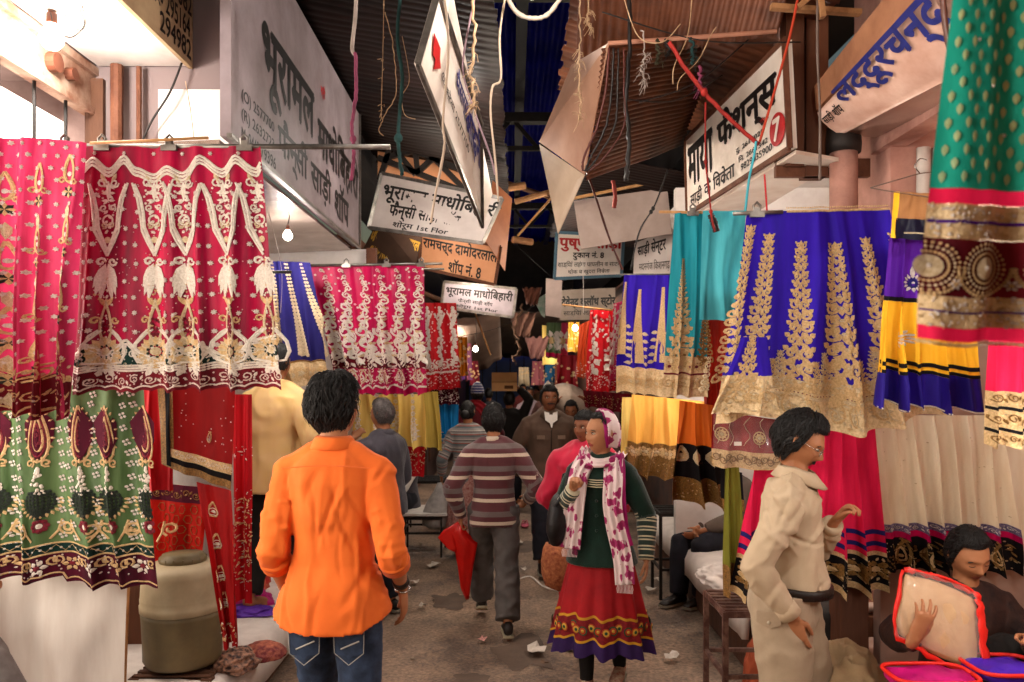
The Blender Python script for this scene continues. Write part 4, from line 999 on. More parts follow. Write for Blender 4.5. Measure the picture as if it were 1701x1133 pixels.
    def finish(s):
        """stitch the surface pattern into the cloth's own mesh"""
        me = s.main.data; bm = bmesh.new(); bm.from_mesh(me)
        for m, mb in s.E.items():
            me.materials.append(m); k = len(me.materials)-1; t = mb.mesh('t', False); t.polygons.foreach_set('material_index', [k]*len(t.polygons))
            t.transform(Matrix.Translation(-s.root.location)); bm.from_mesh(t); bpy.data.meshes.remove(t)
        bm.to_mesh(me); bm.free(); s.E = {}
def thread(name, c, c2, metal=.55, rough=.36):
    metal = metal*.35; rough = rough+.05
    m = mat(name, c, rough, metal=metal, col2=c2, nscale=120, bump=.9, bscale=420, mix=.5); return m
T_gold = thread('gold_zari_thread', 'ecca98', 'c09a66'); T_silver = thread('silver_zari_thread', 'f8efe4', 'd8cbbb'); T_dgold = thread('antique_gold_thread', 'a97a3c', '5f4320'); T_cream = thread('cream_thread', 'e2cfae', 'bfa27a', .25, .5)
T_red = thread('ruby_beads', '8e1830', '4f0c1c', .3); T_bead = thread('dark_beads', '23301f', '101418', .4); T_white = thread('white_sequins', 'f2e8e0', 'cdbdb4', .45, .25)
T_pale = mat('pale_gold_sequin_sheet', 'e2c79c', .45, metal=.15, col2='b08f63', nscale=70, bump=.6, bscale=260, mix=.42)
def satin(name, c, c2, rough=.38, sheen=.3, **kw): return mat(name, c, rough+.04, col2=c2, nscale=3, sheen=0, spec=.14, bump=kw.pop('bump', .06), bscale=kw.pop('bscale', 200), stretch=(3, 3, .5), **kw)
C_crim = satin('crimson_satin', 'b0003a', '5c001e'); C_pink = satin('sheer_pink_red', 'cc3a64', '94103a', trans=.25); C_dred = satin('dark_red_velvet', '6a0a1a', '3a0610', .7)
C_green = satin('sage_green_silk', '586f46', '2c4222'); C_dgreen = satin('bottle_green_velvet', '0f2b26', '081a18', .8); C_maroon = satin('maroon_velvet', '4a0a20', '2e0614', .8)
C_indigo = satin('indigo_velvet', '2c0ca0', '1c067c', .62, .15); C_navy = satin('navy_velvet', '1f1a5c', '151046', .7); C_teal = satin('teal_silk', '1f93a3', '157684', .5); C_teald = satin('pale_teal_cloth', '4fb0bb', '2c8c9c', .55, trans=.2)
C_mag = satin('magenta_satin', 'c0064a', '800038'); C_red = satin('scarlet_satin', 'c01420', '8c0a14', .45); C_yel = satin('marigold_net', 'fcc430', 'e4a420', .6, trans=.25); C_paley = satin('pale_yellow_net', 'f4d880', 'dcb85c', .65, trans=.25)
C_hot = satin('hot_pink_net', 'ee2456', 'c4103e', .65, trans=.25, bump=.4, bscale=500); C_beige = satin('beige_net', 'f4e6cc', 'e0c8a6', .65, trans=.25, bump=.3, bscale=500); C_black = satin('black_velvet', '120d10', '080608', .8)
C_purple = satin('purple_net', '5c1aa0', '3d0f78', .6, trans=.2); C_vel = satin('royal_purple_velvet', '24107c', '120850', .6, .6); C_brown = satin('brown_folded_cloth', '9c6c42', '7b5232', .7); C_rustd = satin('rust_red_cloth', '8f1c10', '4f0d0a', .55, trans=.1)
C_sea = satin('sea_green_silk', '26b49c', '168c7c', .45, .3); C_blue = satin('bright_blue_silk', '1784c8', '0f62a0', .5)
def rod(label, a, b_, d, r=.011, clips=(), m=None, name='hanging_rod', d2=None, group=None, cs=1):
    pa, pb = P(*a, d), P(*b_, d2 or d); t = thing(name, label, 'rod', pa, group)
    mb = MB(); mb.tube([pa, pb], r, 10); mb.build('bar', m or M_metal, t, True)
    for cx in clips:
        f = (cx-a[0])/(b_[0]-a[0]); c = pa.lerp(pb, f); c_ = c+Vector((0, -.012, 0)); mb = MB(); k = cs
        mb.box(c_+Vector((-.032, -.010, -.022))*k, c_+Vector((.032, .006, .002))*k)
        mb.tube([c_+Vector((-.012, 0, 0))*k, c_+Vector((-.015, 0, .03))*k, c_+Vector((0, 0, .045))*k, c_+Vector((.015, 0, .03))*k, c_+Vector((.012, 0, 0))*k], .006*k, 6)
        mb.box(c_+Vector((-.012, -.006, 0))*k, c_+Vector((.012, .002, .022))*k); mb.build('clip', M_metal, t)
    return t
rr = random.Random(11)

# 1 -- big crimson lehenga
rod('long steel rod holding the big crimson lehenga on the left', (118, 243), (648, 244), 3.31, clips=(172, 283, 408))
rod('thin cane laid above the crimson lehenga', (150, 238), (346, 229), 3.26, .006, m=M_bamboo)
g = Garment('large crimson lehenga with silver scalloped top border and five embroidered panels, left foreground', [(136, 243), (432, 243), (466, 648), (118, 655)], 3.3, folds=5, a0=.005, a1=.028, seed=1)
g.panel('skirt_cloth', C_crim, edge=lambda u: -.012*abs(sin(u*pi*13)))
W, Hh = g.W, g.H; cols = [.155, .40, .56, .775, .965]
top = [(-.005, .10), (.07, .035), (.155, .115), (.24, .02), (.31, .11), (.40, .155), (.48, .10), (.56, .145), (.665, .02), (.775, .12), (.86, .02), (.965, .115), (1.0, .06)]
for k, dy in enumerate((0, .014, .028)):
    pts = []
    for i in range(len(top)-1):
        for j in range(5):
            t_ = j/5; pts.append((lerp(top[i][0], top[i+1][0], t_)*W, (lerp(top[i][1], top[i+1][1], t_*t_*(3-2*t_))*.55+.03+dy)*Hh))
    g.line(T_silver, pts, .011)
for ci, cu in enumerate(cols):
    cx = cu*W; w = .085*W; ww = .075*W
    # pendant with a pointed foot
    for sg in (1, -1):
        if cx+sg*w > W+.02: continue
        g.line(T_silver, [(cx+sg*w*1.18, .155*Hh), (cx+sg*w*.80, .21*Hh), (cx+sg*w*.62, .27*Hh), (cx+sg*w*.55, .33*Hh), (cx+sg*w*.33, .37*Hh), (cx, .43*Hh)], .014)
        g.line(T_silver, [(cx+sg*w*1.30, .15*Hh), (cx+sg*w*.98, .215*Hh), (cx+sg*w*.78, .29*Hh), (cx+sg*w*.68, .345*Hh), (cx+sg*w*.42, .385*Hh), (cx, .445*Hh)], .010)
        g.scroll(T_silver, cx+sg*w*.38, .15*Hh, w*.3, 0, 1.2, .008, sg); g.scroll(T_silver, cx+sg*w*.28, .25*Hh, w*.22, 1, 1.2, .007, -sg); g.scroll(T_cream, cx+sg*w*.22, .32*Hh, w*.2, 2, 1.2, .007, sg)
        g.petal(T_cream, cx+sg*w*.5, .11*Hh, pi/2+sg*.5, .05, .018)
    for yy in (.16, .19, .22): g.petal(T_silver, cx, yy*Hh, 0, .030, .012); g.petal(T_silver, cx, yy*Hh, pi, .030, .012)
    g.petal(T_silver, cx, .14*Hh, pi/2, .09, .02); g.ring(T_silver, cx, .30*Hh, .02, .008); g.dot(T_cream, cx, .38*Hh, .014, 8)
    for i in range(26):
        yy = rr.uniform(.14, .36); g.dot(T_silver, cx+rr.uniform(-.7, .7)*w*(1.1-2.2*(yy-.12)), yy*Hh, .0055, 5)
    for i in range(10): g.petal(T_silver, cx, (.155+.021*i)*Hh, pi/2+(.9 if i % 2 else -.9), w*.5*(1-.06*i), .012)
    # bow
    for sg in (1, -1):
        for a_, L_ in ((.25, .13), (.12, .15), (.38, .10)): g.petal(T_silver, cx+sg*.004, .475*Hh, pi/2-sg*a_, L_*Hh*1.05, .030)
        g.scroll(T_silver, cx+sg*.022, .468*Hh, .018, 0, 1.1, .010, sg)
    # vase and fan
    g.petal(T_cream, cx, .66*Hh, -pi/2, .045, .02); 
    for sg in (1, -1): g.petal(T_gold, cx, .65*Hh, -pi/2+sg*.6, .05, .018); g.scroll(T_gold, cx+sg*.035, .705*Hh, .016, 0, 1.1, .008, sg)
    g.drop(T_cream, cx, .715*Hh, .15*Hh, .055, .010)
    for i in range(16): g.dot(T_red, cx+rr.uniform(-.014, .014), (.73+rr.uniform(-.03, .04))*Hh, .006)
    for i in range(20):
        a2 = 2*pi*i/20; g.petal(T_gold if i % 2 else T_cream, cx+.022*cos(a2), .835*Hh+.02*sin(a2), a2, (.050 if sin(a2) > .3 else .040)+.006*(i % 2), .024)
    for sg in (1, -1):
        for o_ in (0, .012): g.line(T_silver, [(cx+sg*(.012+o_), .745*Hh), (cx+sg*(.035+o_), .765*Hh), (cx+sg*(.068+o_*.6), .80*Hh), (cx+sg*(.076+o_*.6), .84*Hh), (cx+sg*(.058+o_*.4), .875*Hh), (cx, .885*Hh)], .009)
    for i in range(9): g.dot(T_bead, cx+.026*cos(i*.7), .835*Hh+.026*sin(i*.7), .007)
    g.dot(T_cream, cx, .835*Hh, .018, 9, .008)
    for i in range(6): g.petal(T_silver, cx+.03*cos(i*pi/3), .895*Hh+.018*sin(i*pi/3), i*pi/3, .03, .022)
    g.flower(T_silver, T_gold, cx, .90*Hh, .03)
for i in range(5):
    cu = (cols[i]+cols[i+1])/2 if i < 4 else .06
    for yv in (.20, .26, .33, .40, .47, .54, .61, .68, .75, .81):
        for du in ((-.035, .035) if yv < .3 or i == 3 else (-.022, .028)):
            g.star(T_white, (cu+du+rr.uniform(-.006, .006))*W, (yv+rr.uniform(-.008, .008))*Hh, .0115, 7, rr.random())
for i in range(6): g.star(T_white, (.08+.16*i)*W, .03*Hh, .010)
for i in range(240): g.dot(T_white, rr.random()*W, rr.uniform(.12, .80)*Hh, .0028, 5)
for ci in cols:
    for i in range(60): y_ = rr.uniform(.44, .88); g.dot(T_silver if i % 2 else T_gold, (ci+rr.gauss(0, .022))*W, y_*Hh, rr.uniform(.003, .006), 5)
# green velvet points, silver tape, scroll border
zig = [(0, .915), (.08, .865), (.16, .92), (.26, .85), (.33, .905), (.42, .945), (.5, .86), (.56, .92), (.63, .865), (.70, .92), (.78, .95), (.88, .87), (1.0, .845)]
def zigy(u):
    for i in range(len(zig)-1):
        if zig[i][0] <= u <= zig[i+1][0]: return lerp(zig[i][1], zig[i+1][1], (u-zig[i][0])/(zig[i+1][0]-zig[i][0]))-.07
    return .8
mb = MB(); vs = []
nU = 120
for i in range(nU+1):
    u = i/nU
    for k in range(4): vs.append(g.at(u, lerp(zigy(u), .885, k/3), .0035))
mb.add(vs, [(4*i+k, 4*i+k+1, 4*i+k+5, 4*i+k+4) for i in range(nU) for k in range(3)]); mb.build('green_velvet_border', C_dgreen, g.root, True)
for o_, w_ in ((0, .012), (.014, .008)): g.line(T_silver, [(i/60*W, (zigy(i/60)+o_)*Hh) for i in range(61)], w_)
for i in range(60):
    u = rr.random(); v = rr.uniform(zigy(u)+.02, .87)
    if v < .875: g.dot(T_white, u*W, v*Hh, .004)
for i in range(22): u = (i+.5)/22; g.scroll(T_silver, u*W, (zigy(u)+.875)/2*Hh, .016, i, 1.2, .006, 1 if i % 2 else -1)
g.panel('lower_border', C_dred, .885, 1.0, lift=.004, edge=lambda u: -.012*abs(sin(u*pi*13)), th=0)
for yv in (.888, .898, .908): g.line(T_silver, [(i/80*W, yv*Hh) for i in range(81)], .0085)
g.band_fill(T_silver, T_white, .915*Hh, .978*Hh, .055, rr); g.band_fill(T_cream, T_white, .86*Hh, .90*Hh, .06, rr)
g.line(T_silver, [(i/91*W, (.982-.010*abs(sin(i/91*pi*13)))*Hh) for i in range(92)], .007)
for i in range(90): g.dot(T_white, rr.random()*W, rr.uniform(.915, .975)*Hh, .004)
g.finish()
# 2 -- pink dupatta at the far left
rod('short steel rod end behind the spotted pink dupatta', (-40, 246), (140, 243), 3.2, clips=(110,))
g = Garment('sheer pinkish red dupatta strewn with silver stars at the left edge', [(-60, 236), (146, 238), (122, 690), (-60, 690)], 3.14, folds=4.5, a0=.012, a1=.05, seed=7, name='dupatta', cat='dupatta', top=.02)
g.panel('sheer_cloth', C_pink); W, Hh = g.W, g.H
for j in range(19):
    for i in range(9): g.star(T_white, (.05+.11*i+.055*(j % 2)+rr.uniform(-.012, .012))*W, (.02+.042*j+rr.uniform(-.006, .006))*Hh, .0105, 6, rr.random())
for cu, ys in ((.35, (.17, .42, .66, .80)), (.62, (.14, .36, .60, .76)), (.86, (.10, .32, .56, .74))):
    for yv in ys:
        g.drop(T_gold, cu*W, yv*Hh, .10*Hh, .05, .011); g.dot(T_white, cu*W, (yv+.02)*Hh, .010, 8)
        for i in range(8): g.petal(T_bead if i % 2 else T_gold, cu*W, (yv+.085)*Hh, i*pi/4, .026, .014)
        for sg in (1, -1): g.scroll(T_gold, (cu*W+sg*.026), (yv+.045)*Hh, .014, 0, 1.1, .007, sg)
        g.petal(T_cream, cu*W, (yv+.13)*Hh, pi/2, .07, .026)
g.panel('hem_border', C_dred, .86, 1.0, lift=.004, th=0)
g.band_fill(T_gold, T_cream, .80*Hh, .90*Hh, .075, rr); g.band_fill(T_gold, T_white, .90*Hh, .965*Hh, .05, rr); g.line(T_gold, [(i/50*W, (.985-.008*sin(i*.9))*Hh) for i in range(51)], .009); g.line(T_gold, [(i/50*W, .868*Hh) for i in range(51)], .008)
g.finish()
# 3 -- green skirt
g = Garment('sage green skirt with dark teardrop motifs and maroon hem, lower left', [(-30, 640), (236, 640), (262, 962), (-30, 962)], 3.45, folds=4, a0=.012, a1=.035, seed=3)
g.panel('skirt_cloth', C_green, 0, .83); g.panel('green_velvet_band', C_dgreen, .83, .875, lift=.002); g.panel('maroon_hem', C_maroon, .875, 1, lift=.001, edge=lambda u: .02+(.02 if u > .45 else -.015)); W, Hh = g.W, g.H
for cu in (.08, .36, .60, .76, 1.0):
    cx = cu*W-(.0 if cu < 1 else .01)
    g.petal(C_maroon, cx, (.25-.145)*Hh, pi/2, .29*Hh, .115, .002)
    for L_, w_, m_ in ((.29, .100, T_gold), (.235, .074, T_red), (.18, .052, T_gold), (.11, .028, T_red)): g.drop(m_, cx, .25*Hh, L_*Hh, w_, .010, k=18)
    for i in range(14): g.dot(T_red, cx+rr.uniform(-.015, .015), (.27+rr.uniform(-.05, .05))*Hh, .008)
    for i in range(18):
        t_ = 2*pi*i/18; g.petal(T_gold, cx+.042*sin(t_), (.25-.125*cos(t_))*Hh, t_-pi/2, .018, .010)
    for i in range(34): y_ = rr.uniform(.42, .56); g.dot(T_silver, cx+rr.uniform(-1, 1)*.030*sm(.40, .54, y_), y_*Hh, .007)
    for sg in (1, -1): g.scroll(T_gold, cx+sg*.03, .40*Hh, .018, 1, 1.2, .008, sg); g.scroll(T_gold, cx+sg*.085, .745*Hh, .030, 2, 1.3, .010, sg); g.line(T_gold, [(cx+sg*.03, .8*Hh), (cx+sg*.055, .76*Hh), (cx+sg*.07, .70*Hh)], .009)
    for i in range(7):
        a_ = (i-3)/3; 
        for o_ in range(9): tt = o_/8; g.dot(T_bead, cx+a_*.050*sin(pi*(.25+.75*tt))*1.0, (.55+.14*tt)*Hh, .0085)
    for i in range(14):
        a_ = pi*(i/13)*1.1-.05*pi; g.petal(T_gold, cx+.060*cos(a_), .60*Hh+.055*sin(a_), a_+.3, .022, .011)
    for i in range(8): g.dot(T_red, cx+.022*cos(i*pi/4), .725*Hh+.022*sin(i*pi/4), .011, 7)
    g.dot(T_silver, cx, .725*Hh, .012, 8)
for j in range(13):
    for cu in (.0, .17, .24, .46, .52, .68, .88, .93):
        x_, y_ = (cu+rr.uniform(-.012, .012))*W, (.04+.062*j+rr.uniform(-.01, .01))*Hh
        for k in range(4): g.dot(T_white, x_+.010*cos(k*pi/2+.4), y_+.010*sin(k*pi/2+.4), .0065, 5)
for yv in (.825, .877): g.line(T_gold, [(i/70*W, yv*Hh) for i in range(71)], .008)
g.line(T_gold, [(i/26*W, (.835 if i % 2 else .868)*Hh) for i in range(27)], .003)
for i in range(26): g.dot(T_white, (i+.5)/26*W, .852*Hh, .005)
for k in range(7):
    x_ = (.07+.14*k)*W; g.flower(T_gold if k % 2 else T_silver, T_red, x_, .94*Hh, .034, 6)
    for sg in (1, -1): g.scroll(T_gold, x_+sg*.045, .915*Hh, .020, 1, 1.1, .008, sg)
for i in range(60): g.dot(T_white, rr.random()*W, rr.uniform(.89, .985)*Hh, .004)
g.line(T_gold, [(i/60*W, (1.005+(.02 if i/60 > .45 else -.015)-.010*abs(sin(i/60*pi*11)))*Hh) for i in range(61)], .007)
g.finish()
# 4 -- white cloth wall of the booth
g = Garment('off-white cotton cloth curtain covering the booth under the green skirt', [(-60, 925), (214, 925), (196, 1230), (-60, 1230)], 3.62, folds=1.6, a0=.006, a1=.04, seed=5, name='cloth_curtain', cat='curtain', hem=.02)
g.panel('curtain_cloth', satin('offwhite_cotton', 'ece4dc', 'd8ccc2', .85, .1))
# 5 -- red cloths behind the barrel
g = Garment('glowing red sari with black and gold edging hung behind the crimson lehenga', [(262, 640), (392, 640), (385, 815), (268, 770)], 3.72, folds=1.5, a0=.006, a1=.012, seed=8, name='sari', cat='sari')
g.panel('sari_cloth', satin('blood_red_chiffon', '8e1012', '6a0a0c', .6, trans=.15)); W, Hh = g.W, g.H
g.panel('gold_border', T_dgold, 0, .98, 0, .20, .004, nu=8, th=0); g.panel('black_stripe', C_black, 0, .98, .09, .16, .007, nu=4, th=0)
g.panel('gold_hem', T_gold, .76, .86, .10, 1, .005, nu=30, th=0); g.panel('black_hem', C_black, .86, .92, .09, 1, .005, nu=30, th=0); g.panel('zari_hem', T_dgold, .92, 1, .0, 1, .005, nu=30, th=0)
g.paisley(T_gold, T_white, .66*W, .55*Hh, .05); g.band_fill(T_silver, T_white, .76*Hh, .86*Hh, .03, rr, .2*W)
for i in range(26): g.dot(T_white, rr.uniform(.25, 1)*W, rr.uniform(0, .7)*Hh, .003)
g.finish()
g = Garment('plain vermilion cloth hanging left of the black and gold edged sari', [(238, 640), (285, 640), (290, 815), (242, 815)], 3.78, folds=1.2, a1=.012, seed=9, name='sari', cat='sari'); g.panel('sari_cloth', C_red)
g = Garment('red cloth with golden lattice draped behind the water barrel', [(236, 800), (345, 810), (338, 950), (236, 940)], 4.12, folds=2, a1=.02, seed=10, name='sari', cat='sari'); g.panel('sari_cloth', satin('lattice_red', 'b81408', '8a0e08', .5, trans=.2)); W, Hh = g.W, g.H
for j in range(6):
    for i in range(4): g.ring(T_dgold, (.3+.17*i+.085*(j % 2))*W, (.28+.12*j)*Hh, .018, .004, 6, 1.3)
g.panel('dark_top_border', C_maroon, 0, .2, lift=.004, th=0); g.band_fill(T_dgold, T_gold, .03*Hh, .18*Hh, .05, rr); g.finish()
g = Garment('long red dupatta with gold medallions beside the barrel', [(326, 800), (385, 815), (398, 1070), (372, 1075)], 3.68, folds=1.5, a1=.02, seed=12, name='dupatta', cat='dupatta'); g.panel('dupatta_cloth', satin('deep_scarlet_chiffon', 'a00c10', '700a0c', .5, trans=.15)); W, Hh = g.W, g.H
for yv in (.15, .35, .55, .72): g.drop(T_gold, .4*W, yv*Hh, .07, .035, .006); g.dot(T_silver, .4*W, yv*Hh+.012, .008); g.ring(T_silver, .4*W, yv*Hh+.012, .016, .004)
g.band_fill(T_gold, T_silver, .84*Hh, .98*Hh, .03, rr, kind='dense'); g.finish()
# 6 -- navy skirt between the two red ones
rod('dark rod end poking out beside the navy skirt', (418, 452), (484, 452), 5.0, .010, m=M_black)
g = Garment('navy skirt with gold coin columns partly behind the crimson lehenga', [(408, 432), (515, 436), (552, 640), (420, 646)], 5.6, folds=4, a0=.008, a1=.03, seed=13)
g.panel('skirt_cloth', C_navy, 0, .80); g.panel('gold_hem_band', T_pale, .80, 1, lift=.001); W, Hh = g.W, g.H
for cu, lean in ((.18, -.05), (.40, -.02), (.62, .04), (.86, .10)):
    for j in range(26):
        t_ = j/26; w_ = lerp(.012, .036, t_); x_ = cu*W+lean*t_
        g.dot(T_cream, x_-w_*.5, (.02+.75*t_)*Hh, w_*.62, 7); g.dot(T_cream, x_+w_*.5, (.02+.75*t_)*Hh, w_*.62, 7)
g.band_fill(T_gold, T_cream, .82*Hh, .98*Hh, .05, rr, kind='flower'); g.line(T_dgold, [(i/30*W, .80*Hh) for i in range(31)], .012); g.finish()
# 7 -- magenta skirt with silver paisleys
rod('twin rods holding the magenta paisley skirt', (508, 441), (735, 438), 5.95, .010, clips=(576, 642, 700))
rod('lower second rod beneath the magenta skirt clips', (540, 447), (738, 447), 6.0, .008)
g = Garment('magenta skirt with six leaning silver paisley columns, left of the lane', [(514, 441), (704, 441), (706, 655), (560, 655)], 5.98, folds=7, a0=.008, a1=.045, seed=15)
g.panel('skirt_cloth', C_mag, edge=lambda u: -.01*sin(u*44)); g.panel('dark_hem_band', C_dred, .68, .80, lift=.003, th=0); W, Hh = g.W, g.H
for k in range(6):
    cu = .10+.165*k
    for j in range(15):
        t_ = j/14; w_ = lerp(.03, .105, t_); x_ = (cu+.03*sin(t_*7))*W; y_ = (.04+.66*t_)*Hh; s1 = 1 if j % 2 else -1
        g.scroll(T_silver, x_+s1*w_*.2, y_, w_*.5, j, 1.2, w_*.2, s1); g.petal(T_silver, x_, y_, pi/2+s1*.7, w_*.9, w_*.35); g.dot(T_gold, x_-s1*w_*.3, y_, w_*.14); g.petal(T_cream, x_-s1*w_*.35, y_+.01, s1*.5, w_*.4, w_*.2)
for i in range(110): g.dot(T_white, rr.random()*W, rr.uniform(.02, .66)*Hh, .0085)
g.band_fill(T_silver, T_cream, .70*Hh, .82*Hh, .09, rr); g.band_fill(T_cream, T_silver, .80*Hh, .94*Hh, .07, rr, kind='paisley'); g.band_fill(T_silver, T_cream, .78*Hh, .95*Hh, .04, rr, kind='dense')
for yv in (.69, .945): g.line(T_silver, [(i/50*W, (yv+.01*sin(i*1.3))*Hh) for i in range(51)], .014)
g.finish()
# 8 -- red and white skirt
g = Garment('red and white dotted skirt next beyond the magenta skirt', [(703, 503), (757, 503), (763, 645), (704, 650)], 8.2, folds=3, a0=.01, a1=.035, seed=17)
g.panel('skirt_cloth', C_red); W, Hh = g.W, g.H
for cu in (.12, .5, .9): 
    for j in range(14): t_ = j/13; g.petal(T_white, cu*W, (.06+.6*t_)*Hh, pi/2+.5*sin(j*2), .07, .035); g.dot(T_white, cu*W+.02*sin(j), (.06+.6*t_)*Hh, .02)
    g.line(T_white, [(cu*W-.06, .12*Hh), (cu*W, .25*Hh), (cu*W+.05, .12*Hh)], .02)
for i in range(60): g.dot(T_white, rr.random()*W, rr.uniform(.05, .6)*Hh, .008)
g.band_fill(T_white, T_silver, .66*Hh, .98*Hh, .05, rr, kind='dense'); g.band_fill(T_white, T_silver, .62*Hh, .80*Hh, .06, rr); g.line(T_white, [(i/20*W, .8*Hh) for i in range(21)], .02); g.finish()
g = Garment('short multicoloured embroidered cloth peeping out under the red and white skirt', [(705, 640), (760, 640), (762, 672), (706, 674)], 8.35, folds=3, a1=.02, seed=18, name='folded_skirt'); g.panel('skirt_cloth', C_maroon); g.band_fill(T_white, T_silver, .0, g.H, .03, rr, kind='dense'); g.finish()
g = Garment('bright blue silk skirt below the red and white one', [(722, 668), (762, 668), (760, 742), (728, 732)], 8.5, folds=3, a1=.03, seed=19); g.panel('skirt_cloth', C_blue); g.band_fill(T_white, T_silver, .75*g.H, g.H, .05, rr, kind='dense'); g.finish()
g = Garment('yellow skirt with white lace columns under the magenta skirt', [(585, 655), (702, 655), (708, 745), (585, 745)], 6.5, folds=5, a0=.02, a1=.03, seed=20); g.panel('skirt_cloth', C_paley); W, Hh = g.W, g.H
for cu in (.08, .34, .6, .86):
    for j in range(8): t_ = j/8; g.flower(T_white, T_cream, cu*W, (.02+.9*t_)*Hh, .018+.022*t_, 7)
g.finish()
g = Garment('plain mustard green dupatta hanging right of the lace column skirt', [(698, 652), (728, 650), (736, 748), (704, 742)], 6.7, folds=1.5, a1=.02, seed=21, name='dupatta', cat='dupatta'); g.panel('dupatta_cloth', satin('mustard_green_chiffon', 'b39a48', '8f7a34', .6, trans=.2))
g = Garment('patterned red and cream border cloth low behind the orange shirt', [(650, 742), (706, 742), (704, 792), (655, 790)], 6.9, folds=2, a1=.01, seed=22, name='folded_skirt'); g.panel('skirt_cloth', C_red); g.band_fill(T_cream, T_gold, .05*g.H, .9*g.H, .04, rr, kind='dense'); g.finish()
# red heap at the left of the orange shirt
g = Garment('red patterned sari hanging behind the yellow shirted man', [(386, 655), (418, 655), (420, 1000), (388, 1000)], 4.4, folds=1.6, a1=.02, seed=23, name='sari', cat='sari'); g.panel('sari_cloth', C_red); g.band_fill(T_silver, T_white, .25*g.H, .32*g.H, .04, rr, kind='dense'); g.band_fill(T_gold, T_white, .45*g.H, .95*g.H, .03, rr, kind='dense'); g.finish()

# far stalls: rows of small hanging cloths
for i, (lb, x0, x1, y0, y1, d, c1, c2) in enumerate((
    ('saffron cloth hanging far down the left side, nearest of the far row', 758, 776, 560, 625, 10.2, 'd07a1c', 'a85c10'), ('violet and rust striped cloth far left, beside the starry bulb', 766, 782, 570, 632, 12.2, '5a3078', 'a0502c'),
    ('wine red cloth far left just past the violet one', 782, 794, 600, 640, 14.5, '701828', '501018'), ('ochre cloth hanging in the far right row, nearest', 944, 962, 535, 585, 12.6, 'b8862c', '8c6420'),
    ('dull pink cloth in the far right row behind the green sample', 884, 902, 600, 640, 16.5, 'b06870', '8c4a54'), ('cream cloth in the far right row beside the lit bulb', 862, 878, 610, 642, 20, 'c8b498', 'a89070'),
    ('crimson cloth at the far right under the rust roofs', 925, 958, 590, 660, 11.8, '8c1420', '600c14'), ('blue cloth strip far right beneath the green sample', 905, 922, 606, 640, 13.8, '2c6c9c', '1c4c70'),
    ('brown shawl far right next to the blue strip', 922, 944, 604, 655, 13.2, '7c4630', '5a3020'), ('orange dotted cloth in the far left row', 744, 760, 560, 600, 12.9, 'c4481c', '982c10'))):
    g = Garment(lb, [(x0, y0), (x1, y0), (x1+2, y1), (x0-2, y1)], d, folds=2, a0=.01, a1=.03, seed=60+i, name='hanging_cloth', cat='cloth'); g.panel('cloth', satin('far_cloth_%s' % 'abcdefghijkl'[i], c1, c2, .6))
    for k in range(14): g.dot(T_gold, rr.random()*g.W, rr.uniform(.1, .95)*g.H, .02)
    g.finish()
# ================= right side
# indigo lehenga in front
rod('steel rod end with clip holding the front indigo lehenga', (1218, 355), (1300, 352), 3.58, .009, clips=(1256,))
g = Garment('large indigo velvet lehenga with tall gold scroll columns, right foreground', [(1240, 352), (1476, 346), (1560, 700), (1188, 712)], 3.6, folds=5, a0=.004, a1=.045, seed=25, hemf=lambda u: .05*sin(u*pi*2.2+.3))
g.panel('skirt_cloth', C_indigo, 0, .80); g.panel('gold_hem_band', T_pale, .80, 1, lift=.001); W, Hh = g.W, g.H
g.line(T_gold, [(lerp(.28, 1, i/40)*W, .004*Hh) for i in range(41)], .010); g.line(T_gold, [(lerp(.28, 1, i/60)*W, -.012*Hh) for i in range(61)], .008, bead=.012)
for cu, y0, lean, w1 in ((.045, .07, -.035, .09), (.17, .11, -.02, .12), (.385, .15, -.015, .15), (.60, .16, .0, .17), (.80, .14, .03, .16), (.985, .12, .04, .13)):
    g.column(T_gold, T_cream, cu*W, y0*Hh, .80*Hh, .06, w1, rr, lean=lean)
    g.column(T_cream, T_gold, cu*W+lean*1.1-.07, .66*Hh, .82*Hh, .03, .07, rr); g.column(T_gold, T_cream, cu*W+lean*1.1+.08, .70*Hh, .82*Hh, .03, .06, rr)
for yv in (.80, .865, .872): g.line(T_cream, [(i/60*W, yv*Hh) for i in range(61)], .008)
g.line(T_red, [(i/60*W, .855*Hh) for i in range(61)], .006, bead=.012)
g.band_fill(T_gold, T_cream, .80*Hh, .86*Hh, .05, rr); g.band_fill(T_gold, T_cream, .87*Hh, .99*Hh, .06, rr, kind='paisley'); g.band_fill(T_cream, T_gold, .87*Hh, .99*Hh, .03, rr, kind='dense'); g.finish()
g = Garment('folded front corner of the indigo lehenga with gold hem', [(1232, 560), (1275, 560), (1292, 690), (1180, 686)], 3.5, folds=2, a0=.004, a1=.02, seed=26, name='folded_skirt'); g.panel('skirt_cloth', C_indigo, 0, .5); g.panel('gold_hem_band', T_pale, .5, 1, lift=.001)
g.column(T_gold, T_cream, .42*g.W, 0, .52*g.H, .05, .10, rr); g.band_fill(T_cream, T_gold, .5*g.H, g.H, .03, rr, kind='dense'); g.band_fill(T_gold, T_cream, .55*g.H, .95*g.H, .05, rr); g.finish()
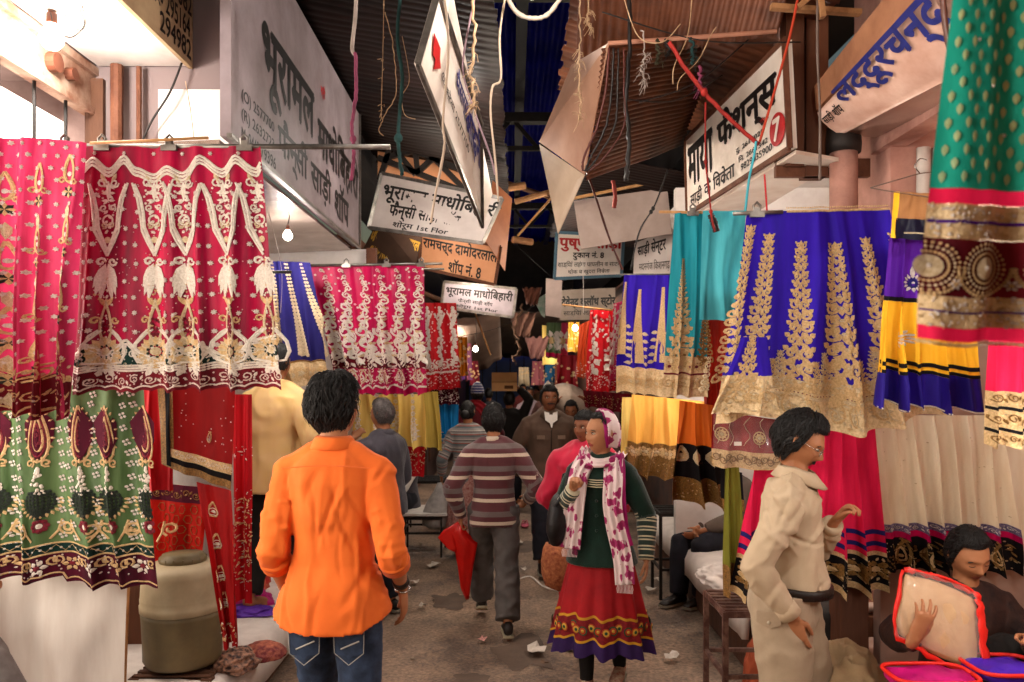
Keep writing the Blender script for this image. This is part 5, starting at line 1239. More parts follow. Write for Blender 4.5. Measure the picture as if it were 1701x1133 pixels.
# teal skirt and drape
rod('rod and string above the teal skirt', (1095, 352), (1230, 354), 4.5, .008, clips=(1150,), m=M_bamboo)
g = Garment('teal silk skirt with one tall gold motif and gold hem, right side', [(1120, 354), (1176, 354), (1174, 660), (1097, 658)], 4.5, folds=2, a0=.008, a1=.025, seed=27)
g.panel('skirt_cloth', C_teal, 0, .78); g.panel('gold_hem_band', T_pale, .78, 1, lift=.001); W, Hh = g.W, g.H
g.column(T_gold, T_dgold, .36*W, .25*Hh, .78*Hh, .02, .15, rr); g.column(T_dgold, T_gold, .95*W, .5*Hh, .78*Hh, .02, .08, rr)
g.ring(T_gold, .36*W, .62*Hh, .04, .012); g.dot(T_cream, .36*W, .62*Hh, .02, 8)
g.band_fill(T_gold, T_red, .80*Hh, .87*Hh, .05, rr, kind='flower'); g.band_fill(T_gold, T_cream, .88*Hh, .98*Hh, .045, rr); g.line(T_red, [(i/20*W, .875*Hh) for i in range(21)], .01); g.finish()
g = Garment('plain pale teal cloth folded over the rod beside the indigo lehenga', [(1168, 350), (1240, 350), (1228, 535), (1160, 530)], 4.42, folds=1.5, a0=.006, a1=.012, seed=28, name='dupatta', cat='dupatta'); g.panel('dupatta_cloth', C_teald)
g = Garment('rust red striped chiffon below the pale teal cloth', [(1165, 530), (1240, 530), (1236, 705), (1168, 700)], 4.6, folds=4, a0=.01, a1=.03, seed=29, name='dupatta', cat='dupatta'); g.panel('dupatta_cloth', C_rustd)
# second indigo
g = Garment('second smaller indigo skirt with slender gold spires, right of the lane', [(1036, 457), (1114, 457), (1108, 660), (1020, 650)], 6.4, folds=3.5, a0=.008, a1=.035, seed=30)
g.panel('skirt_cloth', C_indigo, 0, .78); g.panel('gold_hem_band', T_pale, .78, 1, lift=.001); W, Hh = g.W, g.H
rod('short rod above the second indigo skirt', (1030, 456), (1118, 456), 6.42, .007)
for cu, y0, w1 in ((.06, .06, .06), (.38, .12, .10), (.85, .10, .10)):
    x_ = cu*W; g.mbf(T_gold).add([g.pt(x_+sx*lerp(.012, w1*.55, t_**1.3), (y0+.62*t_)*Hh, .004*(1-abs(sx))) for t_ in [i/14 for i in range(15)] for sx in (-1, 0, 1)], [f for i in range(14) for f in ((3*i, 3*i+1, 3*i+4, 3*i+3), (3*i+1, 3*i+2, 3*i+5, 3*i+4))])
    for sg in (1, -1):
        for t_ in (.6, .7, .8, .9, 1.0): g.petal(T_cream, x_+sg*w1*.5*t_, (y0+.62*t_)*Hh, sg*.2+(pi if sg < 0 else 0), .05, .03)
    g.drop(C_indigo, x_, (y0+.5)*Hh, .10, .05, .012)
g.band_fill(T_gold, T_cream, .80*Hh, .98*Hh, .05, rr, kind='dense'); g.band_fill(T_gold, T_cream, .84*Hh, .96*Hh, .07, rr, kind='flower'); g.finish()
# red dotted pair further on
rod('cane rod sloping above the red dotted skirt', (934, 506), (1020, 516), 8.55, .009, m=M_bamboo)
for lb, c4, d, cm, sd_ in (('bright red skirt strewn with white dots, right side far', [(980, 515), (1022, 514), (1026, 652), (970, 650)], 8.6, C_red, 31), ('pink dotted dupatta between the red dotted skirt and the second indigo', [(1018, 505), (1034, 500), (1024, 620), (1014, 640)], 8.2, C_pink, 32), ('orange red skirt half hidden left of the red dotted skirt', [(962, 540), (984, 530), (972, 628), (957, 628)], 9.0, satin('orange_red_silk', 'b84424', '8c3018'), 33)):
    g = Garment(lb, c4, d, folds=3, a0=.01, a1=.03, seed=sd_); g.panel('skirt_cloth', cm); W, Hh = g.W, g.H
    if sd_ != 33:
        for i in range(50): g.dot(T_white, rr.random()*W, rr.uniform(.02, .7)*Hh, .012)
        for cu in (.25, .78):
            for j in range(13): g.petal(T_white, (cu+.03*sin(j*2))*W, (.05+.055*j)*Hh, pi/2+.6*sin(j*3), .06+.003*j, .02+.004*j)
    g.band_fill(T_white, T_silver, .74*Hh, .98*Hh, .05, rr, kind='dense'); g.finish()
g = Garment('two-tone maroon and gold trimmed cloth under the red dotted skirt', [(968, 648), (1050, 655), (1052, 690), (970, 676)], 8.0, folds=4, a1=.03, seed=34, name='folded_skirt'); g.panel('skirt_cloth', C_dred); g.band_fill(T_dgold, T_gold, .2*g.H, .9*g.H, .04, rr, kind='dense'); g.finish()
g = Garment('small green and pink sample skirt hanging over a yellow one far down the lane', [(908, 536), (943, 536), (942, 598), (906, 594)], 14.6, folds=3, a1=.03, seed=35); g.panel('skirt_cloth', C_green, 0, 1, 0, .7); g.panel('pink_panel', C_pink, 0, 1, .7, 1); g.panel('magenta_hem', C_mag, .85, .97, 0, .7, .01, th=0); g.band_fill(T_white, T_gold, .1*g.H, .9*g.H, .2, rr, kind='flower'); g.finish()
g = Garment('pale yellow cloth behind the small green sample skirt', [(900, 540), (944, 545), (942, 606), (900, 606)], 14.9, folds=2, a1=.02, seed=36, name='folded_skirt'); g.panel('skirt_cloth', C_paley)
# yellow skirt, black and gold, red packet
g = Garment('marigold yellow flared skirt with broad gold hem below the second indigo', [(1048, 655), (1182, 668), (1178, 800), (1040, 792)], 5.3, folds=5, a0=.012, a1=.035, seed=37)
g.panel('skirt_cloth', satin('warm_yellow_net', 'fac060', 'e8a444', .6, trans=.25), 0, .58); g.panel('gold_hem_band', T_dgold, .58, 1, lift=.001); W, Hh = g.W, g.H
g.band_fill(T_gold, T_cream, .60*Hh, .78*Hh, .045, rr, kind='flower'); g.band_fill(T_dgold, T_gold, .80*Hh, .98*Hh, .04, rr, kind='dense'); g.finish()
g = Garment('cream yellow skirt edge left of the marigold skirt', [(1034, 660), (1062, 660), (1056, 760), (1030, 756)], 5.6, folds=1.5, a1=.02, seed=38); g.panel('skirt_cloth', C_paley)
g = Garment('orange skirt with black velvet band and heavy gold hem beside the beige shirt', [(1128, 665), (1196, 675), (1232, 848), (1114, 832)], 4.55, folds=3, a0=.01, a1=.035, seed=39)
g.panel('skirt_cloth', satin('deep_orange_net', 'c9621e', 'a04812', .6, trans=.2), 0, .42); g.panel('gold_medallion_band', C_black, .42, .60, lift=.001); g.panel('black_velvet_band', C_black, .60, .76, lift=.003); g.panel('gold_hem_band', T_dgold, .76, 1, lift=.001); W, Hh = g.W, g.H
for k in range(4): x_ = (.14+.25*k)*W; g.drop(T_cream, x_, .52*Hh, .09, .07, .012); g.drop(T_gold, x_, .525*Hh, .06, .045, .012); g.dot(T_cream, x_, .54*Hh, .014)
g.band_fill(T_dgold, T_gold, .78*Hh, .98*Hh, .035, rr, kind='dense'); g.finish()
g = Garment('narrow dark cloth strip with gold end beside the black and gold skirt', [(1196, 780), (1232, 785), (1236, 850), (1200, 850)], 4.3, folds=1, a1=.01, seed=40, name='dupatta', cat='dupatta'); g.panel('dupatta_cloth', C_black, 0, .7); g.panel('gold_end', T_dgold, .7, 1)
g = Garment('ruby skirt in shiny clear plastic with gold hem above the beige shirted man', [(1182, 682), (1312, 700), (1305, 782), (1184, 776)], 3.78, folds=2, a0=.006, a1=.014, seed=41, name='wrapped_skirt')
g.panel('skirt_cloth', satin('ruby_satin', '8a0c1c', '5f0812', .4), 0, .68); g.panel('gold_hem_band', T_gold, .68, 1, lift=.001); W, Hh = g.W, g.H
for cu in (.12, .62): g.flower(T_gold, T_cream, cu*W, .40*Hh, .026, 9); g.ring(T_gold, cu*W, .40*Hh, .030, .006)
g.band_fill(T_dgold, T_gold, .70*Hh, .96*Hh, .03, rr); 
for i in range(5): g.line(T_cream, [((.05+.2*i+.04*sin(j*1.3+i))*W, (.02+.08*j)*Hh) for j in range(8)], .0025)
mb = MB(); vs = [g.at(i/14, .02+.95*j/8, .03+.008*noise.noise(Vector((i*.8, j*.8, 1)))) for j in range(9) for i in range(15)]; mb.add(vs, [(j*15+i, j*15+i+1, (j+1)*15+i+1, (j+1)*15+i) for j in range(8) for i in range(14)])
mb.build('plastic_cover', mat('clear_plastic_cover', 'f0e6e0', .06, alpha=.10, spec=1.0), g.root, True)
mb = MB(); mb.box(g.pt(.25*W, .50*Hh, .045), g.pt(.25*W, .50*Hh, .045)+Vector((.035, .002, -.018))); mb.build('paper_tag', F_white, g.root); g.finish()
# pink net
g = Garment('hot pink net skirt with navy stripes and black gold floral hem, right foreground', [(1262, 700), (1452, 700), (1474, 985), (1212, 992)], 3.85, folds=6, a0=.008, a1=.04, seed=42)
g.panel('skirt_cloth', C_hot, 0, .78); g.panel('black_floral_band', C_black, .79, .96, lift=.001); g.panel('gold_tape', T_gold, .765, .79, lift=.003, th=0); g.panel('gold_tape', T_gold, .96, 1, lift=.002); W, Hh = g.W, g.H
for v0 in (.635, .705): g.panel('navy_stripe', C_navy, v0, v0+.028, lift=.003, th=0)
g.band_fill(T_gold, T_cream, .80*Hh, .95*Hh, .045, rr, kind='dense'); g.band_fill(T_dgold, T_gold, .80*Hh, .95*Hh, .05, rr, kind='flower'); g.finish()
# olive dupatta
g = Garment('sheer olive dupatta trailing to the platform behind the khaki man', [(1205, 760), (1226, 765), (1240, 985), (1198, 990)], 3.95, folds=1.4, a1=.02, seed=43, name='dupatta', cat='dupatta'); g.panel('dupatta_cloth', satin('olive_chiffon', '7c7a2c', '54541c', .6, trans=.3), 0, .78); g.panel('gold_end', T_dgold, .78, 1)
# beige net
g = Garment('beige net skirt with purple silver strip and black gold paisley hem, behind the stallholder', [(1446, 690), (1662, 690), (1690, 955), (1474, 950)], 3.88, folds=7, a0=.012, a1=.035, seed=44)
g.panel('skirt_cloth', C_beige, 0, .70); g.panel('silver_strip', thread('purple_silver_brocade', '8a7c9a', '3c2a5a', .4), .695, .745, lift=.002); g.panel('pink_tape', C_mag, .745, .785, lift=.002); g.panel('black_paisley_band', C_black, .785, 1, lift=.001); W, Hh = g.W, g.H
for cu in (.12, .30, .48, .66, .84): g.paisley(T_dgold, T_gold, cu*W, .89*Hh, .13); g.paisley(T_gold, T_dgold, (cu+.07)*W, .93*Hh, .06, -1)
g.band_fill(T_silver, T_white, .70*Hh, .745*Hh, .03, rr); g.band_fill(T_dgold, T_gold, .80*Hh, .99*Hh, .03, rr, kind='dense')
for i in range(40): g.dot(T_cream, rr.random()*W, rr.uniform(.1, .68)*Hh, .0035)
g.finish()
g = Garment('second plain beige net fall at the right edge behind the paisley hem', [(1650, 700), (1735, 690), (1745, 960), (1690, 950)], 3.95, folds=2, a0=.01, a1=.03, seed=45, name='dupatta', cat='dupatta'); g.panel('dupatta_cloth', C_beige)
# yellow and purple outfit
g = Garment('purple net over marigold yellow skirt with black stripes and velvet hem, right foreground', [(1476, 390), (1600, 400), (1640, 688), (1448, 672)], 3.2, folds=5, a0=.012, a1=.05, seed=46, name='frock', cat='dress')
g.panel('purple_net', C_purple, 0, .37); g.panel('waist_tape', C_black, .36, .385, lift=.004); g.panel('yellow_net', C_yel, .385, .74); g.panel('black_tape', C_black, .735, .76, lift=.004, th=0); g.panel('yellow_net_lower', C_yel, .74, .80); g.panel('black_tape', C_black, .78, .80, lift=.004, th=0); g.panel('velvet_hem', C_vel, .80, 1, lift=.002); W, Hh = g.W, g.H
for x_, y_, s_ in ((.33, .27, 1.2), (.25, .60, 1.1)):
    for i in range(12): a_ = 2*pi*i/12; g.petal(T_white, x_*W+.014*cos(a_), y_*Hh+.018*sin(a_), a_, .018*s_, .010)
    g.petal(T_white, x_*W, y_*Hh-.02, -pi/2, .05, .014); g.drop(C_navy, x_*W, y_*Hh, .035, .024, .010); g.dot(T_white, x_*W, y_*Hh, .005)
g.line(T_silver, [(i/50*W, .995*Hh) for i in range(51)], .006); g.finish()
g = Garment('tan folded blouse with navy band and yellow piping over the purple net', [(1484, 318), (1560, 322), (1560, 402), (1478, 398)], 3.12, folds=1, a0=.004, a1=.008, seed=47, name='folded_blouse', cat='blouse')
g.panel('tan_cloth', C_brown, 0, .55, .12, 1); g.panel('navy_band', satin('midnight_satin', '0c0c24', '06060f'), .55, .98, .10, 1, .002); g.panel('yellow_edge', C_yel, 0, .96, 0, .13, .002, nu=6); W, Hh = g.W, g.H
g.line(T_cream, [((.3+.7*i/10)*W, (.86-.02*sin(i*.5))*Hh) for i in range(11)], .006); g.flower(T_white, C_navy, .82*W, .5*Hh, .018); g.finish()
mb = MB(); h0 = P(1470, 312, 3.1); mb.tube(curve_pts([P(1446, 312, 3.1), P(1500, 296, 3.1), P(1530, 288, 3.1), P(1560, 285, 3.1)]), .0025, 5); mb.tube(curve_pts([P(1446, 312, 3.1), P(1480, 318, 3.1), P(1560, 330, 3.1)]), .0025, 5); mb.tube(curve_pts([P(1528, 288, 3.1), P(1520, 276, 3.1), P(1528, 264, 3.1), P(1540, 266, 3.1)]), .0025, 5)
mb.build('wire_hanger', F_steel, loc=h0, tg=('thin white wire hanger above the tan folded blouse', 'hanger'))
# pink and gold at the right edge
g = Garment('hot pink skirt with wide gold brocade hem at the right edge', [(1642, 560), (1760, 560), (1770, 752), (1632, 738)], 2.9, folds=3, a0=.01, a1=.03, seed=48)
g.panel('skirt_cloth', C_hot, 0, .50); g.panel('gold_hem_band', T_gold, .50, 1, lift=.001); W, Hh = g.W, g.H
for v0 in (.64, .84): g.panel('black_tape', C_black, v0, v0+.03, lift=.004, th=0)
for y0, y1 in ((.5, .63), (.68, .83), (.88, .99)): g.band_fill(T_dgold, T_cream, y0*Hh, y1*Hh, .04, rr, kind='scroll')
g.finish()
T_buti = mat('pale_gold_woven_buti', 'a8b07a', .5, col2='7fa07a')
# foreground sea-green cloth
g = Garment('sea green sari with gold dots and a heavy jewelled border, nearest on the right', [(1588, -60), (1900, -60), (1900, 600), (1520, 575)], 1.42, folds=2.2, a0=.012, a1=.02, seed=49, name='sari', cat='sari')
def edgex(u): return 0
g.panel('silk_cloth', C_sea, 0, .585, nv=30); W, Hh = g.W, g.H
g.panel('pink_tape', C_hot, .585, .625, lift=.002, nv=3); g.panel('silver_band', T_pale, .625, .715, lift=.001, nv=6); g.panel('maroon_velvet_band', C_dred, .715, .865, nv=6); g.panel('silver_band', T_pale, .865, .945, lift=.001, nv=6); g.panel('pink_tape', C_hot, .945, .98, lift=.002, nv=3)
for j in range(15):
    for i in range(12): g.petal(T_buti, (.04+.085*i+.04*(j % 2))*W, (.05+.035*j)*Hh, pi/2, .022, .010, .001)
for i in range(9): g.dot(T_white, (.15+.1*i)*W, (.2+.12*(i % 3))*Hh, .0035, 8)
for cu in (.02, .29, .60, .92):
    cx, cy = cu*W, .79*Hh
    for r_ in (.044, .036, .027): 
        for i in range(30): a_ = 2*pi*i/30; g.dot(T_gold if r_ != .036 else T_cream, cx+r_*1.05*cos(a_), cy+r_*sin(a_), .0030, 6, .003)
    g.dot(T_cream, cx, cy, .021, 14, .006); g.dot(T_white, cx, cy, .009, 8, .010)
    for i in range(26): a_ = pi*i/25; g.dot(T_gold, cx+.056*cos(a_), cy+.050*sin(a_), .0035, 6, .003)
    g.flower(T_white, T_gold, cx-.058, cy+.03, .011, 6)
for y0, y1 in ((.625, .715), (.865, .945)):
    for i in range(260): g.dot(T_white if i % 3 else T_gold, rr.random()*W, rr.uniform(y0, y1)*Hh, rr.uniform(.0018, .0036), 6, .003)
g.line(C_purple, [(i/30*W, .672*Hh) for i in range(31)], .006); g.line(C_purple, [(i/30*W, .905*Hh) for i in range(31)], .003)
for i in range(60): g.dot(T_gold, i/60*W, .988*Hh, .004, 6, .004)
g.finish()
# ------------------------------------------------ props
# water barrel on a low stool
bc = Vector((px(304, 3.98), 3.98, .37)); t = thing('water_barrel', 'cream insulated water barrel with olive lower half, lower left', 'barrel', bc)
M_bar = mat('aged_cream_plastic', 'a8977a', .5, col2='85765c', nscale=4, detail=8); M_bar2 = mat('dirty_olive_plastic', '6c5c3e', .55, col2='4c4230', nscale=4, detail=8)
mb = MB(); mb.lathe(bc, [(.12, .0), (.172, .004), (.180, .02), (.186, .03), (.188, .12), (.194, .24), (.197, .265)], 36); mb.build('lower_drum', M_bar2, t, True)
mb = MB(); mb.lathe(bc, [(.190, .262), (.200, .268), (.202, .30), (.197, .305), (.200, .33), (.198, .335), (.192, .44), (.188, .465), (.165, .490), (.10, .505)], 36); mb.build('upper_drum', M_bar, t, True)
mb = MB(); mb.lathe(bc+Vector((0, 0, .495)), [(.105, 0), (.112, .006), (.112, .03), (.098, .036), (.098, .045), (.03, .052)], 30); mb.build('lid', M_bar2, t, True)
for i in range(16):
    a = 2*pi*i/16; mb = MB(); mb.box(bc+Vector((.108*cos(a)-.004, .108*sin(a)-.004, .505)), bc+Vector((.108*cos(a)+.004, .108*sin(a)+.004, .527)));  mb.build('lid_grip', M_bar2, t)
def stool(name, label, c, w, dpt, h, leg, m, slats=6, cat='stool', brace=.5, mtop=None, legr=.02):
    t = thing(name, label, cat, c); c = Vector(c)
    for sx in (-1, 1):
        for sy in (-1, 1):
            mb = MB(); mb.beam(c+Vector((sx*(w/2-legr/2), sy*(dpt/2-legr/2), 0)), c+Vector((sx*(w/2-legr/2), sy*(dpt/2-legr/2), h)), legr, legr, ref=Vector((0, 1, 0))); mb.build('leg', m, t)
    fr = MB()
    for a_, b_ in (((-1, -1), (1, -1)), ((1, -1), (1, 1)), ((1, 1), (-1, 1)), ((-1, 1), (-1, -1))):
        for z, th_ in ((h-.012, .03), (h*brace, .02)): fr.beam(c+Vector((a_[0]*(w/2-legr/2), a_[1]*(dpt/2-legr/2), z)), c+Vector((b_[0]*(w/2-legr/2), b_[1]*(dpt/2-legr/2), z+.001)), .018, th_)
    fr.build('frame', m, t)
    for i in range(slats):
        y = lerp(-dpt/2+.03, dpt/2-.03, i/(slats-1)); mb = MB(); mb.box(c+Vector((-w/2+.012, y-.014, h-.004)), c+Vector((w/2-.012, y+.014, h+.010))); mb.build('slat', mtop or m, t)
    return t
M_rstool = mat('rusty_square_tube', '4a2f28', .65, col2='8a6a5c', nscale=14, mix=.38, metal=.3, bump=.3, bscale=80, detail=8)
stool('wooden_stool', 'low dark wooden stool under the water barrel', (bc.x, 4.0, 0), 0.40, .36, .34, .05, M_wood, legr=.05)
stool('metal_stool', 'rusty square-tube stool with slatted top beside the khaki man', (px(1234, 4.0), 3.95, 0), .33, .40, .68, .02, M_rstool, slats=7, brace=.55, legr=.026)
stool('metal_stand', 'black iron display stand near the scarf woman, right side', (px(1118, 6.6), 6.6, 0), .30, .40, .70, .02, M_black, slats=5, brace=.35, legr=.024)
stool('bench', 'pale topped low bench behind the plastic bag, left side', (px(706, 8.3), 8.2, 0), .42, .5, .40, .02, M_black, slats=2, brace=.6, mtop=M_whitep, cat='bench')
mb = MB(); c = Vector((px(706, 8.3), 8.2, .42)); mb.box(c+Vector((-.26, -.28, 0)), c+Vector((.26, .3, .02))); mb.build('bench_board', M_whitep, loc=c, tg=('pale board lying on the low bench behind the plastic bag', 'board'))
stool('metal_stool', 'dark grey steel stool beside the seated man in the waistcoat', (px(712, 9.3), 9.3, 0), .5, .5, .62, .02, M_black, slats=6, brace=.4)
# wooden stick beside the white curtain
mb = MB(); mb.tube([P(213, 965, 3.75), P(206, 1150, 3.75)], .009, 8); mb.build('wooden_stick', M_bamboo, loc=P(206, 1150, 3.75), tg=('upright cane stick between the white curtain and the water barrel', 'stick'))
mb = MB(); mb.box(P(204, 960, 4.35), P(300, 1330, 4.5)); mb.build('booth_side', mat('brown_timber', '', 0), loc=P(204, 1330, 4.4), tg=('dark timber side of the booth behind the water barrel', 'booth'))
# cloth heaps
def heap(name, label, c, r, m, seed, cat='cloth', amp=.2, trims=None, n=64, mm=34):
    c = Vector(c); mb = MB(); rs = []
    for k in range(mm+1):
        th = (pi*.5)*k/mm; ring = []
        for i in range(n):
            a = 2*pi*i/n; d = Vector((cos(a)*sin(th), sin(a)*sin(th), cos(th)))
            f = 1+amp*.75*noise.noise(d*1.6+Vector((seed, 0, 0)))+amp*.55*fold(d, 2.6, seed)+amp*.10*fold(d, 8, seed+3)
            ring.append(c+Vector((d.x*r[0]*f, d.y*r[1]*f, max(d.z*r[2]*f, 0 if k == mm else .0))))
        rs.append(ring)
    mb.rings(rs[::-1]); o = mb.build(name, m, smooth=True, loc=c, tg=(label, cat)); return o
C_khk = mat('khaki_blanket', 'ab8f6c', .85, col2='8f7656', nscale=6, bump=.2, bscale=120)
heap('blanket', 'crumpled khaki blanket heaped on the right platform behind the khaki man', (px(1405, 3.4), 3.42, .335), (.20, .28, .26), C_khk, 3, amp=.35)
heap('blanket', 'lower spread end of the khaki blanket near the frame bottom', (px(1350, 3.15)+.02, 3.12, .335), (.24, .16, .14), C_khk, 5, amp=.4)
heap('cloth_bundle', 'white crumpled cloth on the right platform beside the seated man', (px(1200, 5.2), 5.15, .46), (.16, .3, .10), MATS['white_bed_sheet'], 6, amp=.3)
M_rg = mat('red_gold_brocade', 'b01018', .5, col2='c9a070', nscale=22, mix=.36, bump=.5, bscale=50)
heap('sari_heap', 'heap of red and gold saris on the mattress left of the orange shirt', (px(400, 5.5), 5.5, .335), (.17, .3, .42), M_rg, 7, amp=.3)
heap('sari_heap', 'magenta folded cloth at the foot of the red sari heap', (px(404, 5.1), 5.15, .335), (.17, .14, .09), mat('magenta_silk', 'c01474', .5, col2='960e5c', nscale=4), 8, amp=.3)
heap('sari_heap', 'violet folded cloth beneath the magenta one on the mattress', (px(412, 4.9), 4.92, .335), (.16, .10, .05), mat('violet_silk', '5a2a9a', .5, col2='431c7c', nscale=4), 9, amp=.3)
heap('sari_heap', 'dark patterned end of the red dupatta piled on the mattress edge', (px(388, 4.05), 4.05, .32), (.12, .13, .09), mat('dark_brocade', '241618', .6, col2='b8866a', nscale=34, mix=.42, bump=.5, bscale=60), 10, amp=.3)
heap('cushion_cover', 'maroon printed cushion cover on the white mattress', (px(432, 4.15), 4.2, .325), (.12, .12, .07), mat('maroon_printed_cotton', '5a1c20', .8, col2='b0684c', nscale=22, mix=.42), 11, amp=.1, cat='cushion')
# packaged garments in the bottom right corner
for lb, cpx, cpy, d, w, l, c1, c2, sd in (('red edged transparent pack with magenta cloth, bottom right', 1545, 1122, 2.95, .30, .20, 'c01470', '8a0e50', 1), ('red edged transparent pack with violet cloth, bottom right corner', 1668, 1108, 3.0, .26, .22, '4a22b0', '32157c', 2)):
    c = P(cpx, cpy, d); t = thing('garment_pack', lb, 'package', c); mb = MB(); rs = []
    for z, k in ((-.03, .9), (-.02, 1), (0, .97), (.012, .5)):
        rs.append([c+Vector((w/2*k*math.copysign(abs(cos(a))**.5, cos(a)), l/2*k*math.copysign(abs(sin(a))**.5, sin(a)), z+.006*sin(a*5+sd))) for a in [2*pi*i/32 for i in range(32)]])
    mb.rings(rs); mb.build('folded_cloth', satin('pack_cloth_%s' % 'ab'[sd-1], c1, c2), t, True)
    mb = MB(); ring = [c+Vector((w/2*1.03*math.copysign(abs(cos(a))**.5, cos(a)), l/2*1.03*math.copysign(abs(sin(a))**.5, sin(a)), .008)) for a in [2*pi*i/32 for i in range(33)]]
    mb.tube(ring, .008, 6); mb.build('piping', M_rp if 'M_rp' in globals() else mat('red_piping', 'e0261a', .5, col2='c81c14'), t, True)
heap('cloth_bundle', 'tan crumpled cloth behind the red edged packs', (px(1592, 3.15), 3.2, .34), (.2, .12, .10), C_khk, 12, amp=.3)
# metal tin and papers behind the khaki man
mb = MB(); c = Vector((px(1388, 4.0)-.0, 3.98, .34)); mb.lathe(c, [(.05, 0), (.065, .003), (.068, .05), (.066, .055), (.072, .058), (.072, .068), (.03, .072)], 24); mb.build('steel_tin', F_steel, smooth=True, loc=c, tg=('round steel tin on the platform behind the khaki man', 'tin'))
mb = MB(); mb.lathe(Vector((px(1375, 4.2), 4.18, .34)), [(.11, 0), (.13, .01), (.14, .22), (.135, .24), (.12, .25)], 24); mb.build('dark_pot', M_black, smooth=True, loc=(px(1375, 4.2), 4.18, .34), tg=('dark round pot in the gloom under the pink net skirt', 'pot'))
# litter
def paper(label, cx, cy, r, seed, m=None, aspect=.6, name='paper_scrap'):
    d = CH*F/(cy-HY); c = Vector((px(cx, d), d, .022)); r_ = random.Random(seed); n = 9; mb = MB(); ring = []
    for i in range(n):
        a = 2*pi*i/n; q = r*r_.uniform(.6, 1.2); ring.append(c+Vector((q*cos(a), q*aspect*2*sin(a), r_.uniform(0, .03))))
    cc = c+Vector((0, 0, r*.35)); o = mb.add(ring+[cc], [(i, (i+1) % n, n) for i in range(n)]); ob = mb.build(name, m or mat('crumpled_paper', 'c9bfb4', .8, col2='a89a8c', nscale=20), loc=c, tg=(label, 'litter', 'scraps on the lane floor')); ob.modifiers.new('t', 'SOLIDIFY').thickness = .002
paper('long torn white paper strip on the lane, near the striped man', 722, 943, .07, 1); paper('white paper curl on the lane left of the scarf woman', 890, 1085, .06, 2, aspect=.9); paper('small pink paper on the lane below the striped man', 803, 1068, .035, 3, mat('pink_paper', 'c08a80', .8)); paper('crumpled white paper ball by the orange shirt hand', 703, 1012, .035, 4)
paper('white crushed scrap lying right of the red skirt hem', 1117, 1098, .045, 5); paper('flat pale wrapper on the lane beside the stool foot', 1080, 985, .05, 6); paper('pale wrapper at the foot of the seated man on the right', 1125, 1000, .06, 7); paper('torn wrapper left of the long paper strip', 690, 972, .05, 8); paper('tiny white scrap in mid-lane behind the striped man', 870, 950, .03, 9)
paper('small scrap far along the lane by the brown jacket', 862, 905, .05, 10); paper('scrap under the metal stand', 1092, 968, .04, 11); paper('brown leaf-like scrap near the scarf woman foot', 905, 1110, .03, 12, mat('brown_paper', '6c5240', .8)); paper('thin white strip beside the plastic bag', 745, 905, .05, 13)
r5 = random.Random(4)
for i in range(26):
    d = r5.uniform(4.5, 13); x = r5.uniform(-1.2, 1.3); mb = MB(); c = Vector((x, d, .02)); q = r5.uniform(.008, .02); mb.ball(c, (q, q*.8, q*.5), 6, 4); mb.build('pebble', mat('grit', '8a7a6a', .9), loc=c, tg=('small pebble scattered on the lane floor', 'pebble', 'pebbles on the lane floor'))
mb = MB(); mb.tube(curve_pts([(px(850, 6.9), 6.9, .02), (px(880, 7.0), 7.1, .022), (px(905, 6.7), 6.75, .02), (px(940, 6.6), 6.6, .02)]), .006, 5); mb.build('cord_on_floor', F_white, loc=(px(850, 6.9), 6.9, .02), tg=('thin pale cord lying on the lane beyond the scarf woman', 'cord'))
for lb, cx, cy, m_ in (('lime green sandal on the lane below the orange shirted man', 548, 1118, mat('lime_rubber', 'a8c83c', .6)), ('pink sandal far along the lane', 872, 876, mat('pink_rubber', 'c05a70', .6))):
    d = CH*F/(cy-HY); c = Vector((px(cx, d), d, .02)); t = thing('sandal', lb, 'sandal', c); mb = MB(); k = .9
    mb.rings([[c+Vector((x, y*k, z)) for x, y in [(w*cos(a)*(1-.25*sin(a)), .13*sin(a)) for a in [2*pi*i/20 for i in range(20)]]] for z, w in ((0, .045), (.02, .047))]); mb.build('sole', m_, t, True)
    mb = MB(); mb.tube(curve_pts([c+Vector((-.04, .0, .02)), c+Vector((-.02, .03, .06)), c+Vector((.0, .06, .03)), c+Vector((.02, .03, .06)), c+Vector((.04, 0, .02))]), .006, 6); mb.build('strap', m_, t, True)
# bright triangular panel: orange cloth under the stool
heap('cloth_bundle', 'terracotta cloth dropped behind the rusty stool', (px(1238, 4.9), 4.6, .0), (.09, .12, .30), mat('terracotta_cloth', 'a04a2c', .8), 14, amp=.2)

# ------------------------------------------------ ropes, wires and hanging rags
def rope(label, pts, d, r=.006, m=None, name='hanging_rope', cat='rope', wob=.0, flat=1, n=6, dd=None, knots=0, fray=0):
    q = [P(a, b, (d if dd is None else lerp(d, dd, i/(len(pts)-1)))) for i, (a, b) in enumerate(pts)]
    r = r*.7; cp = curve_pts(q, 8); rs_ = random.Random(len(label))
    if wob: cp = [p+Vector((rs_.uniform(-1, 1), rs_.uniform(-1, 1), 0))*wob for p in cp]
    t = thing(name, label, cat, cp[0]); mb = MB(); mb.tube(cp, [(r*flat, r) if flat != 1 else r*(1+.2*rs_.uniform(-1, 1)) for _ in cp], n); mb.build('strand', m or M_twine, t, True)
    if knots:
        for k in range(knots): c = cp[rs_.randrange(len(cp))]; mb = MB(); mb.ball(c, (r*2.2, r*2.2, r*2.6), 8, 6); mb.build('knot', m or M_twine, t, True)
    if fray:
        mb = MB()
        for k in range(fray):
            c = cp[rs_.randrange(len(cp)//3, len(cp))]; e = c+Vector((rs_.uniform(-1, 1)*.04, rs_.uniform(-1, 1)*.03, rs_.uniform(-.07, .03))); mb.tube([c, (c+e)/2+Vector((.008, 0, .01)), e], .0016, 4)
        o = mb.build('frayed_fibres', m or M_twine, t); o['kind'] = 'stuff'
    return t
